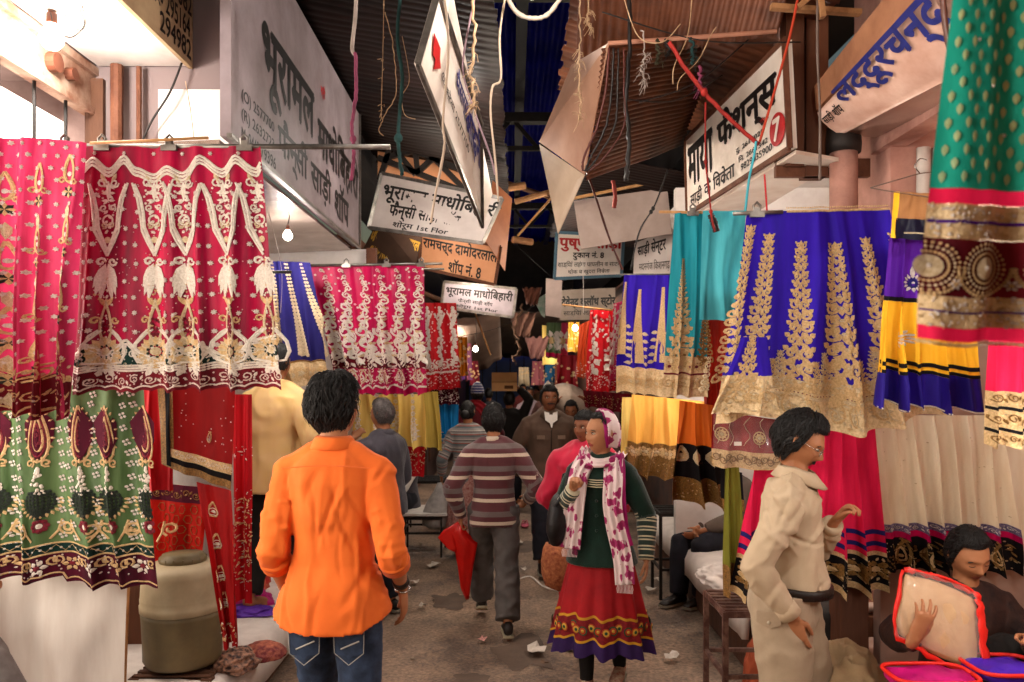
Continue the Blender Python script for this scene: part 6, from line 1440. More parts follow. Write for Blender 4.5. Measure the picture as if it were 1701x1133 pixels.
M_twine = mat('pale_jute', 'b59878', .8, col2='8a6c4e', nscale=30); M_redr = mat('red_ribbon', '9a2018', .7, col2='6a1410', nscale=12); M_cloth = mat('grey_rag', '9a8c84', .85, col2='75675f', nscale=10)
M_grn = mat('dark_teal_rag', '1d3d3c', .85, col2='122a2a', nscale=12); M_pnk = mat('dusky_pink_rag', '7e3550', .8, col2='5a2238', nscale=10); M_wire = mat('black_cable', '1a1412', .5)
rope('grey cloth strip hanging at the top left of the lane', [(592, -10), (590, 30), (585, 78), (588, 90)], 3.6, .012, M_cloth, 'hanging_rag', 'rag', flat=1.8)
rope('dusky pink rag tied below the grey cloth strip down to the long rod', [(590, 88), (592, 150), (585, 205), (588, 255), (583, 300)], 3.55, .010, M_pnk, 'hanging_rag', 'rag', wob=.002, flat=1.6, knots=1)
rope('dark teal rag rope hanging left of the twisted cream sign', [(665, -10), (660, 60), (668, 130), (662, 215), (664, 262), (668, 290)], 3.9, .014, M_grn, 'hanging_rag', 'rag', wob=.002, flat=1.5, knots=1)
rope('thin straight string left of the dark teal rag', [(638, -10), (636, 90), (633, 195)], 4.0, .003, knots=2, fray=10)
rope('curling yellowish cord near the dark teal rag', [(640, 20), (652, 70), (658, 150), (640, 190), (630, 215), (636, 225)], 4.0, .0035, wob=.003)
rope('loose loop of cord right of the dark teal rag', [(668, 60), (680, 130), (668, 160), (672, 190), (690, 198)], 3.95, .003)
rope('pale cable running down the face of the twisted cream sign', [(738, -10), (745, 80), (736, 200), (738, 245), (722, 330), (716, 370)], 3.35, .008, mat('pale_cable', 'b8a28e', .6))
rope('frayed rope bundle at the top right of the twisted cream sign', [(785, -10), (788, 60), (784, 120), (788, 165), (780, 180)], 3.8, .010, wob=.012, fray=50)
rope('cable looping down beside the frayed rope bundle', [(790, -10), (772, 80), (770, 125), (790, 190), (815, 260), (822, 290)], 3.85, .007, mat('mauve_cable', '8a7078', .6))
rope('crooked pale cable in the dark centre of the lane', [(840, -10), (830, 60), (832, 130), (818, 145), (815, 190), (822, 260), (828, 335)], 4.0, .009, mat('pale_cable', '', 0))
rope('grey hose arc at the very top of the lane', [(838, -14), (856, 18), (880, 30), (910, 24), (938, -14)], 3.9, .016, mat('grey_hose', '8a7c70', .6))
rope('shaggy straw rope at the left edge of the right awning', [(962, -10), (964, 60), (962, 110), (964, 170), (962, 200)], 4.3, .006, wob=.006, fray=40)
rope('short straw tassel beside the shaggy rope', [(978, -10), (976, 30), (980, 44)], 4.3, .007, wob=.006, fray=24)
rope('tangled grey thread tassel in front of the curved tin sheet', [(1066, 50), (1070, 90), (1066, 115), (1072, 135)], 4.1, .006, M_cloth, wob=.008, fray=40)
rope('thick dark cable bundle, nearest of the strands beside the bright tin sheet', [(1045, -10), (1046, 80), (1040, 160), (1045, 235), (1040, 300)], 4.2, .016, M_wire, name='cable_bundle', cat='cable', wob=.004)
for i, (w_, lb) in enumerate(((0, 'outermost dark red cable curving down to the tin corner'), (11, 'second cable curving down to the tin corner'), (22, 'third cable curving down to the tin corner'), (34, 'innermost slack cable curving down to the tin corner'))):
    rope(lb, [(1012+w_*.7, 80), (1006+w_*.9, 150), (992+w_*1.3, 210), (970+w_, 262), (968+w_*.3, 284)], 4.15, .009-.001*i, (mat('dark_red_cable', '4a1c14', .5), M_wire, M_wire, mat('dark_red_cable', '', 0))[i], name='cable', cat='cable', wob=.002)
rope('long red ribbon slanting from the post top down over the sign with the red seven', [(1326, -6), (1312, 60), (1290, 140), (1262, 235)], 3.9, .009, mat('orange_red_ribbon', 'a8361c', .7), 'ribbon', 'ribbon', flat=1.8)
rope('dark red ribbon crossing the black letters of the seven sign', [(1112, 70), (1140, 115), (1180, 165), (1215, 200), (1260, 240)], 3.95, .012, M_redr, 'ribbon', 'ribbon', flat=1.8, wob=.003, knots=1)
rope('narrow red tie falling from the seven sign onto the indigo lehenga rod', [(1270, 290), (1272, 320), (1274, 350)], 3.8, .006, mat('bright_red_tie', 'b01820', .7), 'ribbon', 'ribbon', flat=1.6)
rope('turquoise ribbon falling past the seven sign to the indigo lehenga clip', [(1256, 235), (1252, 262), (1244, 300), (1238, 352)], 3.85, .008, mat('turquoise_ribbon', '3a9aa8', .7), 'ribbon', 'ribbon', flat=1.7)
rope('dark strap hanging down the left of the seven sign to the teal cloth', [(1172, 170), (1172, 260), (1178, 320), (1182, 360), (1188, 385)], 4.2, .007, M_redr, 'ribbon', 'ribbon', knots=2)
rope('knotted black rag at the top of the pale teal cloth', [(1180, 356), (1186, 370), (1190, 385)], 4.3, .026, M_black, 'hanging_rag', 'rag')
rope('left taut dark cord of the V in front of the blank sheet sign', [(975, 285), (992, 335), (1012, 395), (1034, 448)], 5.2, .011, mat('dark_red_cable', '', 0))
rope('right taut dark cord of the V in front of the blank sheet sign', [(1110, 280), (1088, 340), (1062, 385), (1048, 448)], 5.4, .009, M_wire, knots=2)
rope('faded red rag hanging above the blank sheet', [(1018, 300), (1022, 325), (1020, 345)], 5.5, .022, mat('faded_red_rag', '8a3a32', .8), 'hanging_rag', 'rag')
rope('strap with buckle hanging from the box sign corner beside the post', [(1358, -10), (1358, 90), (1362, 190), (1362, 300)], 3.9, .009, mat('grey_pipe', '6c5c54', .6), name='pipe', cat='pipe')
rope('brown rubber tube over the near end of the navy lettered sign', [(1566, -10), (1570, 40), (1580, 90), (1586, 110)], 2.6, .014, mat('brown_tube', '3a1c12', .5), name='tube', cat='tube')
rope('thin brown cord hanging on the left wall above the crimson lehenga', [(308, 135), (316, 180), (322, 228)], 3.4, .003, M_twine)
rope('flex looping from the big globe bulb', [(84, 20), (92, 48), (118, 62), (140, 40), (128, 6), (120, -8)], 3.36, .003, M_wire, name='cable', cat='cable')
rope('second thin flex loop by the big globe bulb', [(108, 10), (112, 38), (134, 50), (142, 36), (134, 0)], 3.34, .0025, M_wire, name='cable', cat='cable')
rope('string from which the short dark rod hangs over the navy skirt', [(440, 330), (455, 390), (468, 452), (466, 520)], 5.0, .003, M_cloth)
rope('white string hanging in the right centre over the white sign with red heading', [(968, 430), (969, 470), (969, 520)], 7.6, .005, F_white)
rope('shaggy garland of dead creepers over the blue doors', [(870, 505), (855, 540), (862, 575), (850, 600)], 11, .02, mat('dry_creeper', '6a4c38', .9), wob=.03, fray=60)
for i, (a_, b_, d, lb) in enumerate((((600, 470), (860, 300), 10, 'highest sagging wire over the far lane'), ((760, 560), (930, 470), 12, 'lower sagging wire over the far lane'), ((850, 400), (1040, 520), 11, 'crossing wire near the grey lettered sign'), ((1062, 170), (1250, 60), 4.5, 'thin wire under the curved tin sheet'), ((1040, 165), (1200, 125), 4.7, 'second thin wire under the curved tin sheet'), ((1000, 20), (1330, 70), 4.1, 'thin wire along the top right awning'))):
    rope(lb, [a_, ((a_[0]+b_[0])/2, (a_[1]+b_[1])/2+22), b_], d, .005, M_wire, name='cable', cat='cable')
for i, (x, y, h) in enumerate(((1090, 66, 40), (1106, 66, 28), (1148, 62, 46), (1160, 110, 40))):
    lbs = ('mossy dark rag clump tied to the awning rail, leftmost', 'second rag clump tied to the awning rail', 'teal dark rag strip tied to the awning rail, right of the clumps', 'lowest dangling purple rag under the awning rail')
    rope(lbs[i], [(x, y), (x+4, y+h*.5), (x+2, y+h)], 4.2, .012, (mat('mossy_rag', '3a3626', .9), M_black, M_grn, M_pnk)[i], 'hanging_rag', 'rag', wob=.01, fray=14)
for i, (pts, d, lb) in enumerate((([(1035, -8), (1060, 60), (1100, 70), (1130, 40)], 4.0, 'pale twig-like cord curling over the right awning'), ([(1150, -8), (1142, 60), (1120, 110), (1118, 140)], 4.0, 'thin white creeper over the curved tin sheet'), ([(1190, 45), (1180, 60), (1160, 100), (1130, 130), (1125, 150)], 4.0, 'pale forked creeper right of the curved tin sheet'))):
    rope(lb, pts, d, .004, M_twine)

r6 = random.Random(21)
for i, (cx, cy, d, w, lb, c) in enumerate(((732, 548, 9.8, 26, 'dark crumpled plastic sheet bundle beside the red and white skirt', '2a2220'), (868, 520, 12.5, 22, 'brown rag bundle among the creepers over the lane', '6c4a3c'), (892, 560, 13.0, 20, 'dusky pink torn sheet hanging over the far right stalls', '8a5f58'), (884, 478, 10.5, 16, 'rust rag snagged on the timber ends', '5c3426'), (716, 520, 9.4, 12, 'grey rag hooked behind the magenta skirt rods', '7c7068'))):
    c0 = P(cx, cy, d); mb = MB(); rs = []; k = w*d/F
    for j in range(7):
        rs.append([c0+Vector((lerp(-k, k, u/12)*(1-.08*j)+.05*k*noise.noise(Vector((u, j, i)))*4, .06*sin(u*1.3+j+i), -k*.30*j+.25*k*noise.noise(Vector((u*.6, j*.7, i*3))))) for u in range(13)])
    mb.rings(rs, close=False, cap=False); o = mb.build('hanging_rag', mat('rag_%s' % 'abcde'[i], c, .85, nscale=9, bump=.4, bscale=30), smooth=True, loc=c0, tg=(lb, 'rag')); o.modifiers.new('t', 'SOLIDIFY').thickness = .006
M_patch = mat('dark_floor_stain', '5e4c40', .8, col2='4c3e34', nscale=8, bump=.3, bscale=60)
for i, (x, y, r) in enumerate(((.1, 5.2, .28), (-.5, 6.4, .22), (.85, 6.0, .25), (.2, 8.4, .3), (-.25, 4.7, .15))):
    n = 26; mb = MB(); h = lambda X, Y: .018*noise.noise(Vector((X*1.3, Y*1.3, 0)))+.006*noise.noise(Vector((X*6, Y*6, 3)))+.005
    ring = [(x+r*q*cos(a), y+r*1.3*q*sin(a)) for a, q in [(2*pi*j/n, .7+.6*noise.noise(Vector((cos(2*pi*j/n)*1.6, sin(2*pi*j/n)*1.6, i*3)))) for j in range(n)]]
    inner = [(x+(a-x)*.5, y+(b_-y)*.5) for a, b_ in ring]
    vs = [(a, b_, h(a, b_)-.0015) for a, b_ in ring]+[(a, b_, h(a, b_)) for a, b_ in inner]+[(x, y, h(x, y))]
    mb.add(vs, [(j, (j+1) % n, n+(j+1) % n, n+j) for j in range(n)]+[(n+j, n+(j+1) % n, 2*n) for j in range(n)])
    mb.build('floor_stain', M_patch, smooth=True, tg=('dark trodden stain on the lane floor', None, None, 'structure'))
def shirt(b, root, name, m, d=.022, low=-.14, sleeve=.95, vox=.011, amp=.006, scale=7, seed=0, stretch=(1, 1, .45), belly=0, attr=None,
          hemup=0, flare=0, infl=1.1, smooth=3, disp=None, sides=(1, -1), sd_=None, wk=1):
    mb = MB(); b.add_torso(mb, d=d, low=low, belly=belly, hemup=hemup, flare=flare, wk=wk)
    ends = {}
    if len(sides) == 2:                              # yoke: slopes from the neck to both shoulder points
        k = b.k; yk = []
        for sd in (-1, 1):
            pp = [b.sh[sd]+b.up*.004*k, b.neck.lerp(b.sh[sd], .72)-b.up*.006*k, b.neck.lerp(b.sh[sd], .42)-b.up*.006*k, b.neck-b.up*.035*k]
            yk.append(pp)
        pts = yk[0][:3]+[yk[0][3]]+yk[1][:3][::-1]; rr = [.046, .047, .050, .056, .050, .047, .046]
        mb.tube([b.W(p) for p in pts], [(r*k+d*.6, r*1.25*k+d*.6) for r in rr], 14, capround=True, ref=Vector((0, 0, 1)))
    for sd in sides: ends[sd] = b.add_arm(mb, sd, d=d*.75 if sd_ is None else sd_, upto=sleeve, infl=infl)
    o = b.cloth(name, mb, m, root, vox, smooth, amp, scale, seed, stretch, attr, disp=disp)
    return o, ends
def cuff(b, root, sd, t, m, w=.03, r=.046, name='cuff', th=.006, parent=None):
    """rolled cuff round the forearm at fraction t of elbow-wrist"""
    e, wv = b.el[sd], b.wr[sd]; p = e.lerp(wv, t); dr = (wv-e).normalized(); k = b.k
    mb = MB(); mb.tube([b.W(p-dr*w*.5), b.W(p-dr*w*.45), b.W(p+dr*w*.45), b.W(p+dr*w*.5)], [r*k, (r+th)*k, (r+th*1.3)*k, (r-.004)*k], 18)
    return mb.build(name, m, parent or root, True)
def collar(b, root, m, h=.038, r=.062, spread=.02, name='collar', front=True):
    mb = MB(); n = 26; rs = []
    for (hh, rr) in ((-.012, r+.004), (h*.8, r-.002), (h, r), (h*.75, r+.010), (-.004, r+spread+.006), (-.010, r+spread-.002)):
        ring = []
        for i in range(n):
            a = 2*pi*i/n; fr = max(0, sin(a)) if front else 0
            c = b.neck+b.up*((hh-.022*fr*(1 if hh > 0 else 1.6))*b.k)+b.fwd*(.006+.008*fr)*b.k
            ring.append(b.W(c+b.shx*rr*cos(a)*b.k+b.fwd*(rr*(1.02+.2*fr*(hh < .02)))*sin(a)*b.k))
        rs.append(ring)
    mb.rings(rs, cap=False); return mb.build(name, m, root, True)
def trousers(b, root, m, d=.018, vox=.012, amp=.006, low=.03, rr=None, name='trousers', seed=3, scale=9, attr=None):
    mb = MB(); secs = b.torso_secs(d=d, low=-.10)[:3]; n = 22; rs = []
    for c, w, dd, ax, fw in [ (b.pel-Vector((0,0,.10*b.k)),)+secs[0][1:] ]+secs[1:3]:
        rs.append([b.W(c+ax*w*cos(a)+fw*dd*sin(a)) for a in [2*pi*i/n for i in range(n)]])
    # waistband a little above the hips
    c, w, dd, ax, fw = secs[-1]; rs.append([b.W(c+b.up*.05*b.k+ax*w*.90*cos(a)+fw*dd*.90*sin(a)) for a in [2*pi*i/n for i in range(n)]])
    mb.rings(rs)
    for sd in (1, -1): b.add_leg(mb, sd, d=d, rr=rr or [.092, .087, .078, .070, .068, .068, .064, .058, .060], flat=-low)
    return b.cloth(name, mb, m, root, vox, 3, amp, scale, seed, (1, 1, 1.3), attr)
def person(label, x, y, z=0, group=None):
    return thing('person', label, 'person', (x, y, z), group)
def wrapped(b, root, name, m, rows, nfold, amp, n=96, open_=True, seed=0, attr=False):
    """skirt-like cloth: rows = [(z, half width, half depth, dx, dy)], folds grow downward"""
    mb = MB(); rs = []
    for j, (z, w, d, dx, dy) in enumerate(rows):
        t = j/(len(rows)-1); ring = []
        for i in range(n):
            a = 2*pi*i/n; f = sin(a*nfold+2.4*noise.noise(Vector((cos(a)*1.3+seed, sin(a)*1.3, z*1.5))))+.4*sin(a*nfold*2.3+seed)
            r = 1+amp*t*f; ring.append(b.W((dx+w*cos(a)*r, dy+d*sin(a)*r, z-.012*t*f*amp/.08)))
        rs.append(ring)
    mb.rings(rs, cap=False); return mb.build(name, m, root, True)

# ---- man in the orange shirt, seen from behind
OY = 3.15
t = person('young man seen from behind in a bright orange shirt and blue jeans', -.705, OY)
b = Body(-.705, OY, 0, 0, h=1.785, build=.90, sh_yaw=-.10, head_yaw=-.62, head_pitch=.03, rh=(.25, .09, .90), lh=(-.22, .11, .895), re=(.12, -1, -.2), le=(-.12, -1, -.2),
         rf=(.11, -.10, .09), lf=(-.10, .22, .09))
b.skin(t, SK_mid, .0055, hands={1: dict(curl=.32, dir=(.06, .12, -1), nrm=(-1, .1, 0), th=(0, 1, .2)), -1: dict(curl=.4, dir=(.02, .1, -1), nrm=(1, .1, 0), th=(0, 1, .2))})
b.eyes(t); b.hair(t, n=1500, length=.052, low=-.088, temple=-.045, front=.07, seed=2, puff=1.2)
so, _ = shirt(b, t, 'shirt', F_orange, d=.020, low=-.155, sleeve=.76, vox=.0075, smooth=2, sd_=.017, amp=.005, scale=4.5, seed=4, stretch=(1.3, 1.3, .5), hemup=.055, flare=.10, infl=1.0,
      disp=lambda q, c1=creases(5, 30, 0, -.17, .17, .84, 1.38, .008, .009, .22, .12, .38), c2=creases(9, 60, 0, -.32, .32, .98, 1.42, .010, .008, 1.3, .05, .13): c1(q)+(c2(q) if abs(q.x) > .16 else 0)+ (.006*fold(q, 22, 2, (.5, .5, 1)) if abs(q.x) > .2 and q.z < 1.25 else 0))
collar(b, t, F_orange, h=.042, r=.064, spread=.024)
for sd in (1, -1):
    cuff(b, t, sd, .30, F_orange, .06, .049, parent=so); cuff(b, t, sd, .245, F_orange, .022, .053, parent=so)
# yoke and sleeve seams on the back
ms = MB()
for z, x0, x1 in ((1.40, -.17, .17),):
    ms.tube([b.W((x0+(x1-x0)*i/12, -.118-.020*cos((i/12-.5)*2.6)-.004, z*b.k-.012*((i/12-.5)*2)**2)) for i in range(13)], .0022, 5)
ms.build('yoke_seam', F_orange, so)
jo = trousers(b, t, F_jeans, name='jeans', d=.010, rr=[.070, .088, .082, .074, .072, .072, .068, .062, .064], vox=.011, amp=.006, scale=11)
for sd in (1, -1):
    pk = MB(); st = MB(); cx = sd*.085; zc = b.pel.z-.20
    def bp(u, v, o=0): return b.W((cx+u, -.118-.014*(v+.09)/.17-o+3.2*(u+cx-sd*.09)**2, zc+v))
    out_ = [(-.062, .075), (.062, .075), (.058, -.04), (0, -.085), (-.058, -.04)]
    g = [[bp(lerp(-.062, .062, i/8)*(1-.1*j/6), .075-j*.02 if abs(i-4) > 0 else .075-j*.023, .004) for i in range(9)] for j in range(7)]
    o0 = len(pk.v); pk.add([p for r in g for p in r], [(j*9+i, j*9+i+1, (j+1)*9+i+1, (j+1)*9+i) for j in range(6) for i in range(8)])
    po = pk.build('back_pocket', F_jeans, jo, True)
    st.tube([bp(u*.96, v*.96, .008) for u, v in out_+out_[:1]], .0016, 4)
    st.tube([bp(-.05, .055, .008), bp(-.01, .035, .008), bp(.05, .052, .008)], .0016, 4)
    st.tube([bp(-.03, -.02, .008), bp(.04, .01, .008)], .003, 4)
    st.build('stitching', F_thread, po)
cuff(b, t, 1, .84, F_leather, .026, .029, name='wristwatch', th=.003)
wm = MB(); wm.tube([b.W(b.wr[1]+Vector((.029*cos(a)*b.k, .034*sin(a)*b.k, -.008+.005*sin(a)))) for a in [2*pi*i/16 for i in range(17)]], .0035, 6); wm.build('bracelet', F_steel, t, True)
for sd in (1, -1): b.shoe(sd, t, F_leather)

# ---- stout man in khaki, in profile, hand in his pocket
t = person('stout man in glasses, khaki shirt and trousers, one hand in his pocket', 1.155, 3.3)
b = Body(1.125, 3.3, 0, -pi/2-.42, h=1.635, build=.96, headscale=1.04, pelvis=(0, 0, .95), neck=(0, .045, 1.455), head_pitch=-.50, head_yaw=-.02,
         rh=(.205, .05, .90), lh=(-.06, .20, 1.25), re=(.7, -1.2, 0), le=(-.7, -.2, -1.0), rf=(.12, -.05, .09), lf=(-.12, .12, .09))
b.skin(t, SK_mid, .005, hands={1: dict(curl=.2, dir=(-.2, .25, -1), nrm=(-1, 0, 0), th=(0, 1, 0)), -1: dict(curl=.75, dir=(.15, .6, .75), nrm=(.5, .7, -.6), th=(1, 0, .3), thumb=.5, spread=.12)})
b.eyes(t, closed=.5); b.hair(t, n=1300, length=.038, low=-.075, temple=-.03, front=.070, seed=5, puff=1.25); b.moustache(t)
so, _ = shirt(b, t, 'shirt', F_beige, d=.020, low=.085, sleeve=.93, vox=.0075, smooth=2, sd_=.016, amp=.005, scale=6, seed=9, belly=.06, stretch=(1, 1, .6),
      disp=lambda q, c1=creases(15, 64, 1, -.2, .25, .92, 1.42, .009, .008, .7, .06, .22): c1(q))
collar(b, t, F_beige, h=.045, r=.067, spread=.03)
cuff(b, t, 1, .88, F_beige, .055, .041, parent=so); cuff(b, t, -1, .88, F_beige, .055, .037, parent=so)
trousers(b, t, F_khaki, d=.030, vox=.011, amp=.007, scale=9, rr=[.102, .098, .088, .078, .074, .072, .070, .066, .07], seed=8)
secs = b.torso_secs(d=.030, low=-.1, belly=.06); c, w_, dd, ax, fw = secs[2]
bt = MB(); bt.rings([[b.W(c+b.up*(zz+.012)+ax*w_*q*.97*cos(a)+fw*dd*q*sin(a)) for a in [2*pi*i/28 for i in range(28)]] for zz, q in ((.0, .99), (.003, 1.03), (.036, 1.03), (.04, .99))])
bt.build('belt', F_leather, t, True)
fl = MB(); q = [(.225, -.085, .915), (.225, .015, .92), (.228, .012, .865), (.231, -.035, .85), (.228, -.085, .87)]
fl.poly([b.W(Vector(p)*b.k) for p in q], .006); po = fl.build('back_pocket_flap', F_khaki, t)
bn = MB(); bn.ball(b.W(Vector((.232, -.035, .872))*b.k), .009, 10, 6); bn.build('button', mat('horn_button', 'b9ab95', .4), po, True)
gl = MB()
for sd in (1, -1):
    gl.tube([b.Hm @ Vector((sd*.033+.022*cos(a), .096-.25*(sd*.033+.022*cos(a))**2*8*.4, .004+.016*sin(a))) for a in [2*pi*i/16 for i in range(17)]], .0016, 5)
    gl.tube([b.Hm @ Vector(p) for p in ((sd*.055, .088, .008), (sd*.078, .05, .012), (sd*.082, 0, .014), (sd*.081, -.02, .0))], .0016, 5)
gl.tube([b.Hm @ Vector(p) for p in ((-.011, .098, .006), (0, .102, .009), (.011, .098, .006))], .0016, 5)
gl.build('glasses', F_steel, t, True)
for sd in (1, -1): b.shoe(sd, t, F_leather)

# ---- girl with the floral headscarf
GX, GY = .51, 4.53
t = person('young woman in a white and magenta flowered headscarf, green cardigan and red skirt', GX, GY)
b = Body(GX, GY, 0, pi-.30, h=1.565, fem=True, build=.94, headscale=1.08, head_yaw=-.98+.22, head_pitch=-.05, pelvis=(0, 0, .95), rh=(.135, .205, 1.29), lh=(-.285, .06, .86), re=(.5, -.2, -1), le=(-.6, -.5, 0),
         rf=(.07, .12, .10), lf=(-.09, -.14, .13))
b.skin(t, SK_lt, .0048, hands={1: dict(curl=.85, dir=(-.25, .5, .75), nrm=(-.3, .8, -.4), th=(-1, 0, .4), thumb=.4), -1: dict(curl=.3, dir=(0, .12, -1), nrm=(1, .1, 0), th=(0, 1, 0))})
b.eyes(t, look=.5)
b.hair(t, n=420, length=.03, low=-.05, temple=.0, front=.088, seed=8, puff=.4)
shirt(b, t, 'kurta', F_green, d=.014, low=-.135, sleeve=.5, vox=.009, amp=.004, scale=9, flare=.12)
M_gst = stripes('cream_and_green_knit_stripes', [(0, '0d2a20'), (.34, 'cfc6a6'), (.50, '0d2a20'), (.68, 'cfc6a6'), (.84, '0d2a20')], .052)
co, _ = shirt(b, t, 'cardigan', F_green, d=.026, low=-.10, sleeve=.58, vox=.009, amp=.006, scale=8, flare=.05)
for sd in (1, -1):
    mb = MB(); pts = b.arm_pts(sd); k = b.k*.93; rr = [.041, .039, .040, .041, .039, .031, .027, .026]
    mb.tube([b.W(p) for p in pts[3:]], [r*k+.022 for r in rr], 16)
    b.cloth('striped_sleeve', mb, M_gst, co, .008, 3, .004, 16, sd, (1, 1, 1), attr=b.sleeve_coord)
# neckline stripes
ns_ = MB()
for j in range(4):
    ns_.tube([b.W(Vector((.075*u, .158+.012*(1-u*u)-.03*abs(u), 1.345-.014*j))*b.k) for u in (-1, -.5, 0, .5, 1)], .003, 5)
ns_.build('neck_stripe', mat('cream_wool', 'cfc6a6', .9), co)
bt = MB()
for z in (1.22, 1.13, 1.04): bt.ball(b.W(Vector((.0, .168, z))*b.k), .008, 8, 6)
bt.build('buttons', F_green, co, True)
zz = [.93, .86, .78, .70, .62, .545]
def gw(z): return lerp(.150, .285, ((.88-z)/.60)**.9 if z < .88 else 0), lerp(.115, .225, ((.88-z)/.60)**.9 if z < .88 else 0)
def gsk(z0, z1, n=7): return [(lerp(z0, z1, i/(n-1)),)+gw(lerp(z0, z1, i/(n-1)))+(0, 0) for i in range(n)]
def gband(name, z0, z1, m, proud=.0):
    rows = gsk(z0, z1, 5); mb = MB(); rs = []; n = 144
    for (z, w, d, dx, dy) in rows:
        t_ = max(0, .90-z)/.60; ring = []
        for i in range(n):
            a = 2*pi*i/n; f = sin(a*11+2.2*noise.noise(Vector((cos(a)*1.3, sin(a)*1.3, 2))))+.35*sin(a*23)
            r = 1+.085*t_*f; ring.append(b.W((w*cos(a)*r+proud*cos(a), d*sin(a)*r+proud*sin(a), z-.012*t_*f)))
        rs.append(ring)
    mb.rings(rs, cap=False); return mb.build(name, m, skirt_ or t, True)
skirt_ = None
skirt_ = gband('skirt', .88, .345, F_redskirt)
gband('yellow_trim', .478, .464, mat('mustard_trim', 'c08a1e', .7), .004)
gband('yellow_trim', .358, .345, mat('mustard_trim', 'c08a1e', .7), .004)
M_circ = mat('embroidered_band_red', '7c1016', .8, col2='5d0a12', nscale=60)
gband('embroidered_band', .464, .358, M_circ, .003)
gband('purple_hem', .346, .268, mat('deep_purple_hem', '2c0f4a', .8, col2='20093a'), .0)
em = MB(); n = 40
for i in range(n):
    a = 2*pi*(i+.5)/n; z = .411; w, d = gw(z); f = sin(a*11+2.2*noise.noise(Vector((cos(a)*1.3, sin(a)*1.3, 2))))+.35*sin(a*23); r = 1+.085*(.90-z)/.60*f
    c = b.W((w*cos(a)*r+.008*cos(a), d*sin(a)*r+.008*sin(a), z-.012*(.90-z)/.60*f)); nx = b.D((cos(a), sin(a)*1.3, 0)).normalized(); tx = nx.cross(Vector((0, 0, 1)))
    for rr_, mi, lift in ((.026, 0, 0), (.019, 1, .002), (.009, 2, .004)):
        ring = [c+nx*lift+tx*rr_*cos(q)+Vector((0, 0, rr_*sin(q))) for q in [2*pi*j/10 for j in range(10)]]
        o0 = em.add(ring+[c+nx*(lift+.003)], [(j, (j+1) % 10, 10) for j in range(10)], (mi+i % 2*1) % 3)
em.build('roundels', [mat('green_thread', '1e4a30', .7), mat('rust_thread', 'a83a18', .7), mat('gold_thread_flat', 'c79a3a', .6)], skirt_)
for sd in (1, -1):
    mb = MB(); b.add_leg(mb, sd, d=.006); b.cloth('legging', mb, F_blackcloth, t, .010, 2, .003, 12)
b.shoe(1, t, mat('striped_sock_shoe', 'b9a48c', .7, col2='8a3a30', nscale=40)); b.shoe(-1, t, mat('striped_sock_shoe', 'b9a48c', .7))
# scarf: hood, throat wrap and two long ends
def flower_scarf():
    m = bpy.data.materials.new('flowered_scarf_print'); m.use_nodes = True; nt = m.node_tree; bb = nt.nodes['Principled BSDF']
    tc = N(nt, 'ShaderNodeTexCoord'); v = N(nt, 'ShaderNodeTexVoronoi'); setin(v, Scale=17); no = N(nt, 'ShaderNodeTexNoise'); setin(no, Scale=30, Detail=2)
    mv = N(nt, 'ShaderNodeMix', data_type='RGBA'); mv.inputs[0].default_value = .05
    nt.links.new(tc.outputs['Object'], mv.inputs[6]); nt.links.new(tc.outputs['Object'], no.inputs['Vector']); nt.links.new(no.outputs['Color'], mv.inputs[7]); nt.links.new(mv.outputs[2], v.inputs['Vector'])
    rp = N(nt, 'ShaderNodeValToRGB'); el = rp.color_ramp.elements; el.new(.5); el.new(.6)
    for e, (p, c) in zip(el, ((0, '7e1048'), (.40, '9c1a5c'), (.47, 'd9c6c4'), (1, 'cdb9b8'))): e.position = p
    for e, (p, c) in zip(el, ((0, '7e1048'), (.40, '9c1a5c'), (.47, 'd9c6c4'), (1, 'cdb9b8'))): e.color = hx(c)+(1,)
    nt.links.new(v.outputs['Distance'], rp.inputs[0]); nt.links.new(rp.outputs[0], bb.inputs['Base Color']); bb.inputs['Roughness'].default_value = .8
    return m
M_scarf = flower_scarf()
def head_hood(b, root, m, name='headscarf', front=.35, r=1.13, low=-.10, back=0, mb=None):
    """cloth shell over crown, sides and nape, open at the face"""
    mb = MB(); rs = []; nn, mm = 44, 22
    for k in range(mm+1):
        ring = []
        for i in range(nn+1):
            # angle round the head axis, from one face edge round the back to the other
            a = lerp(pi/2+front*2.2, pi/2-front*2.2+2*pi, i/nn) if k else pi/2
            th = lerp(.02, 2.15, k/mm)
            if k: 
                w = sm(.0, .55, th)       # near the crown the hood closes forward
                a0 = lerp(.02, front*2.2, w); a = lerp(pi/2+a0, pi/2-a0+2*pi, i/nn)
            q = headpt(th, a, False); q = Vector((q.x*(r+.03*noise.noise(q*20)), q.y*(r+.02)-.006, q.z*(r+.03)+.004))
            if th > 1.7: q.x *= 1+.10*(th-1.7); q.y -= .05*(th-1.7); q.z -= .02*(th-1.7)
            q += q.normalized()*.004*sin(a*9+th*4)
            ring.append(b.Hm @ (q*b.hs))
        rs.append(ring)
    mb.rings(rs, close=False, cap=False); o = mb.build(name, m, root, True)
    so_ = o.modifiers.new('thick', 'SOLIDIFY'); so_.thickness = .004; so_.offset = 1
    return o
head_hood(b, t, F_magenta, 'headscarf_lining', front=.53, r=1.10)
hs_ = head_hood(b, t, M_scarf, 'headscarf', front=.62, r=1.15)
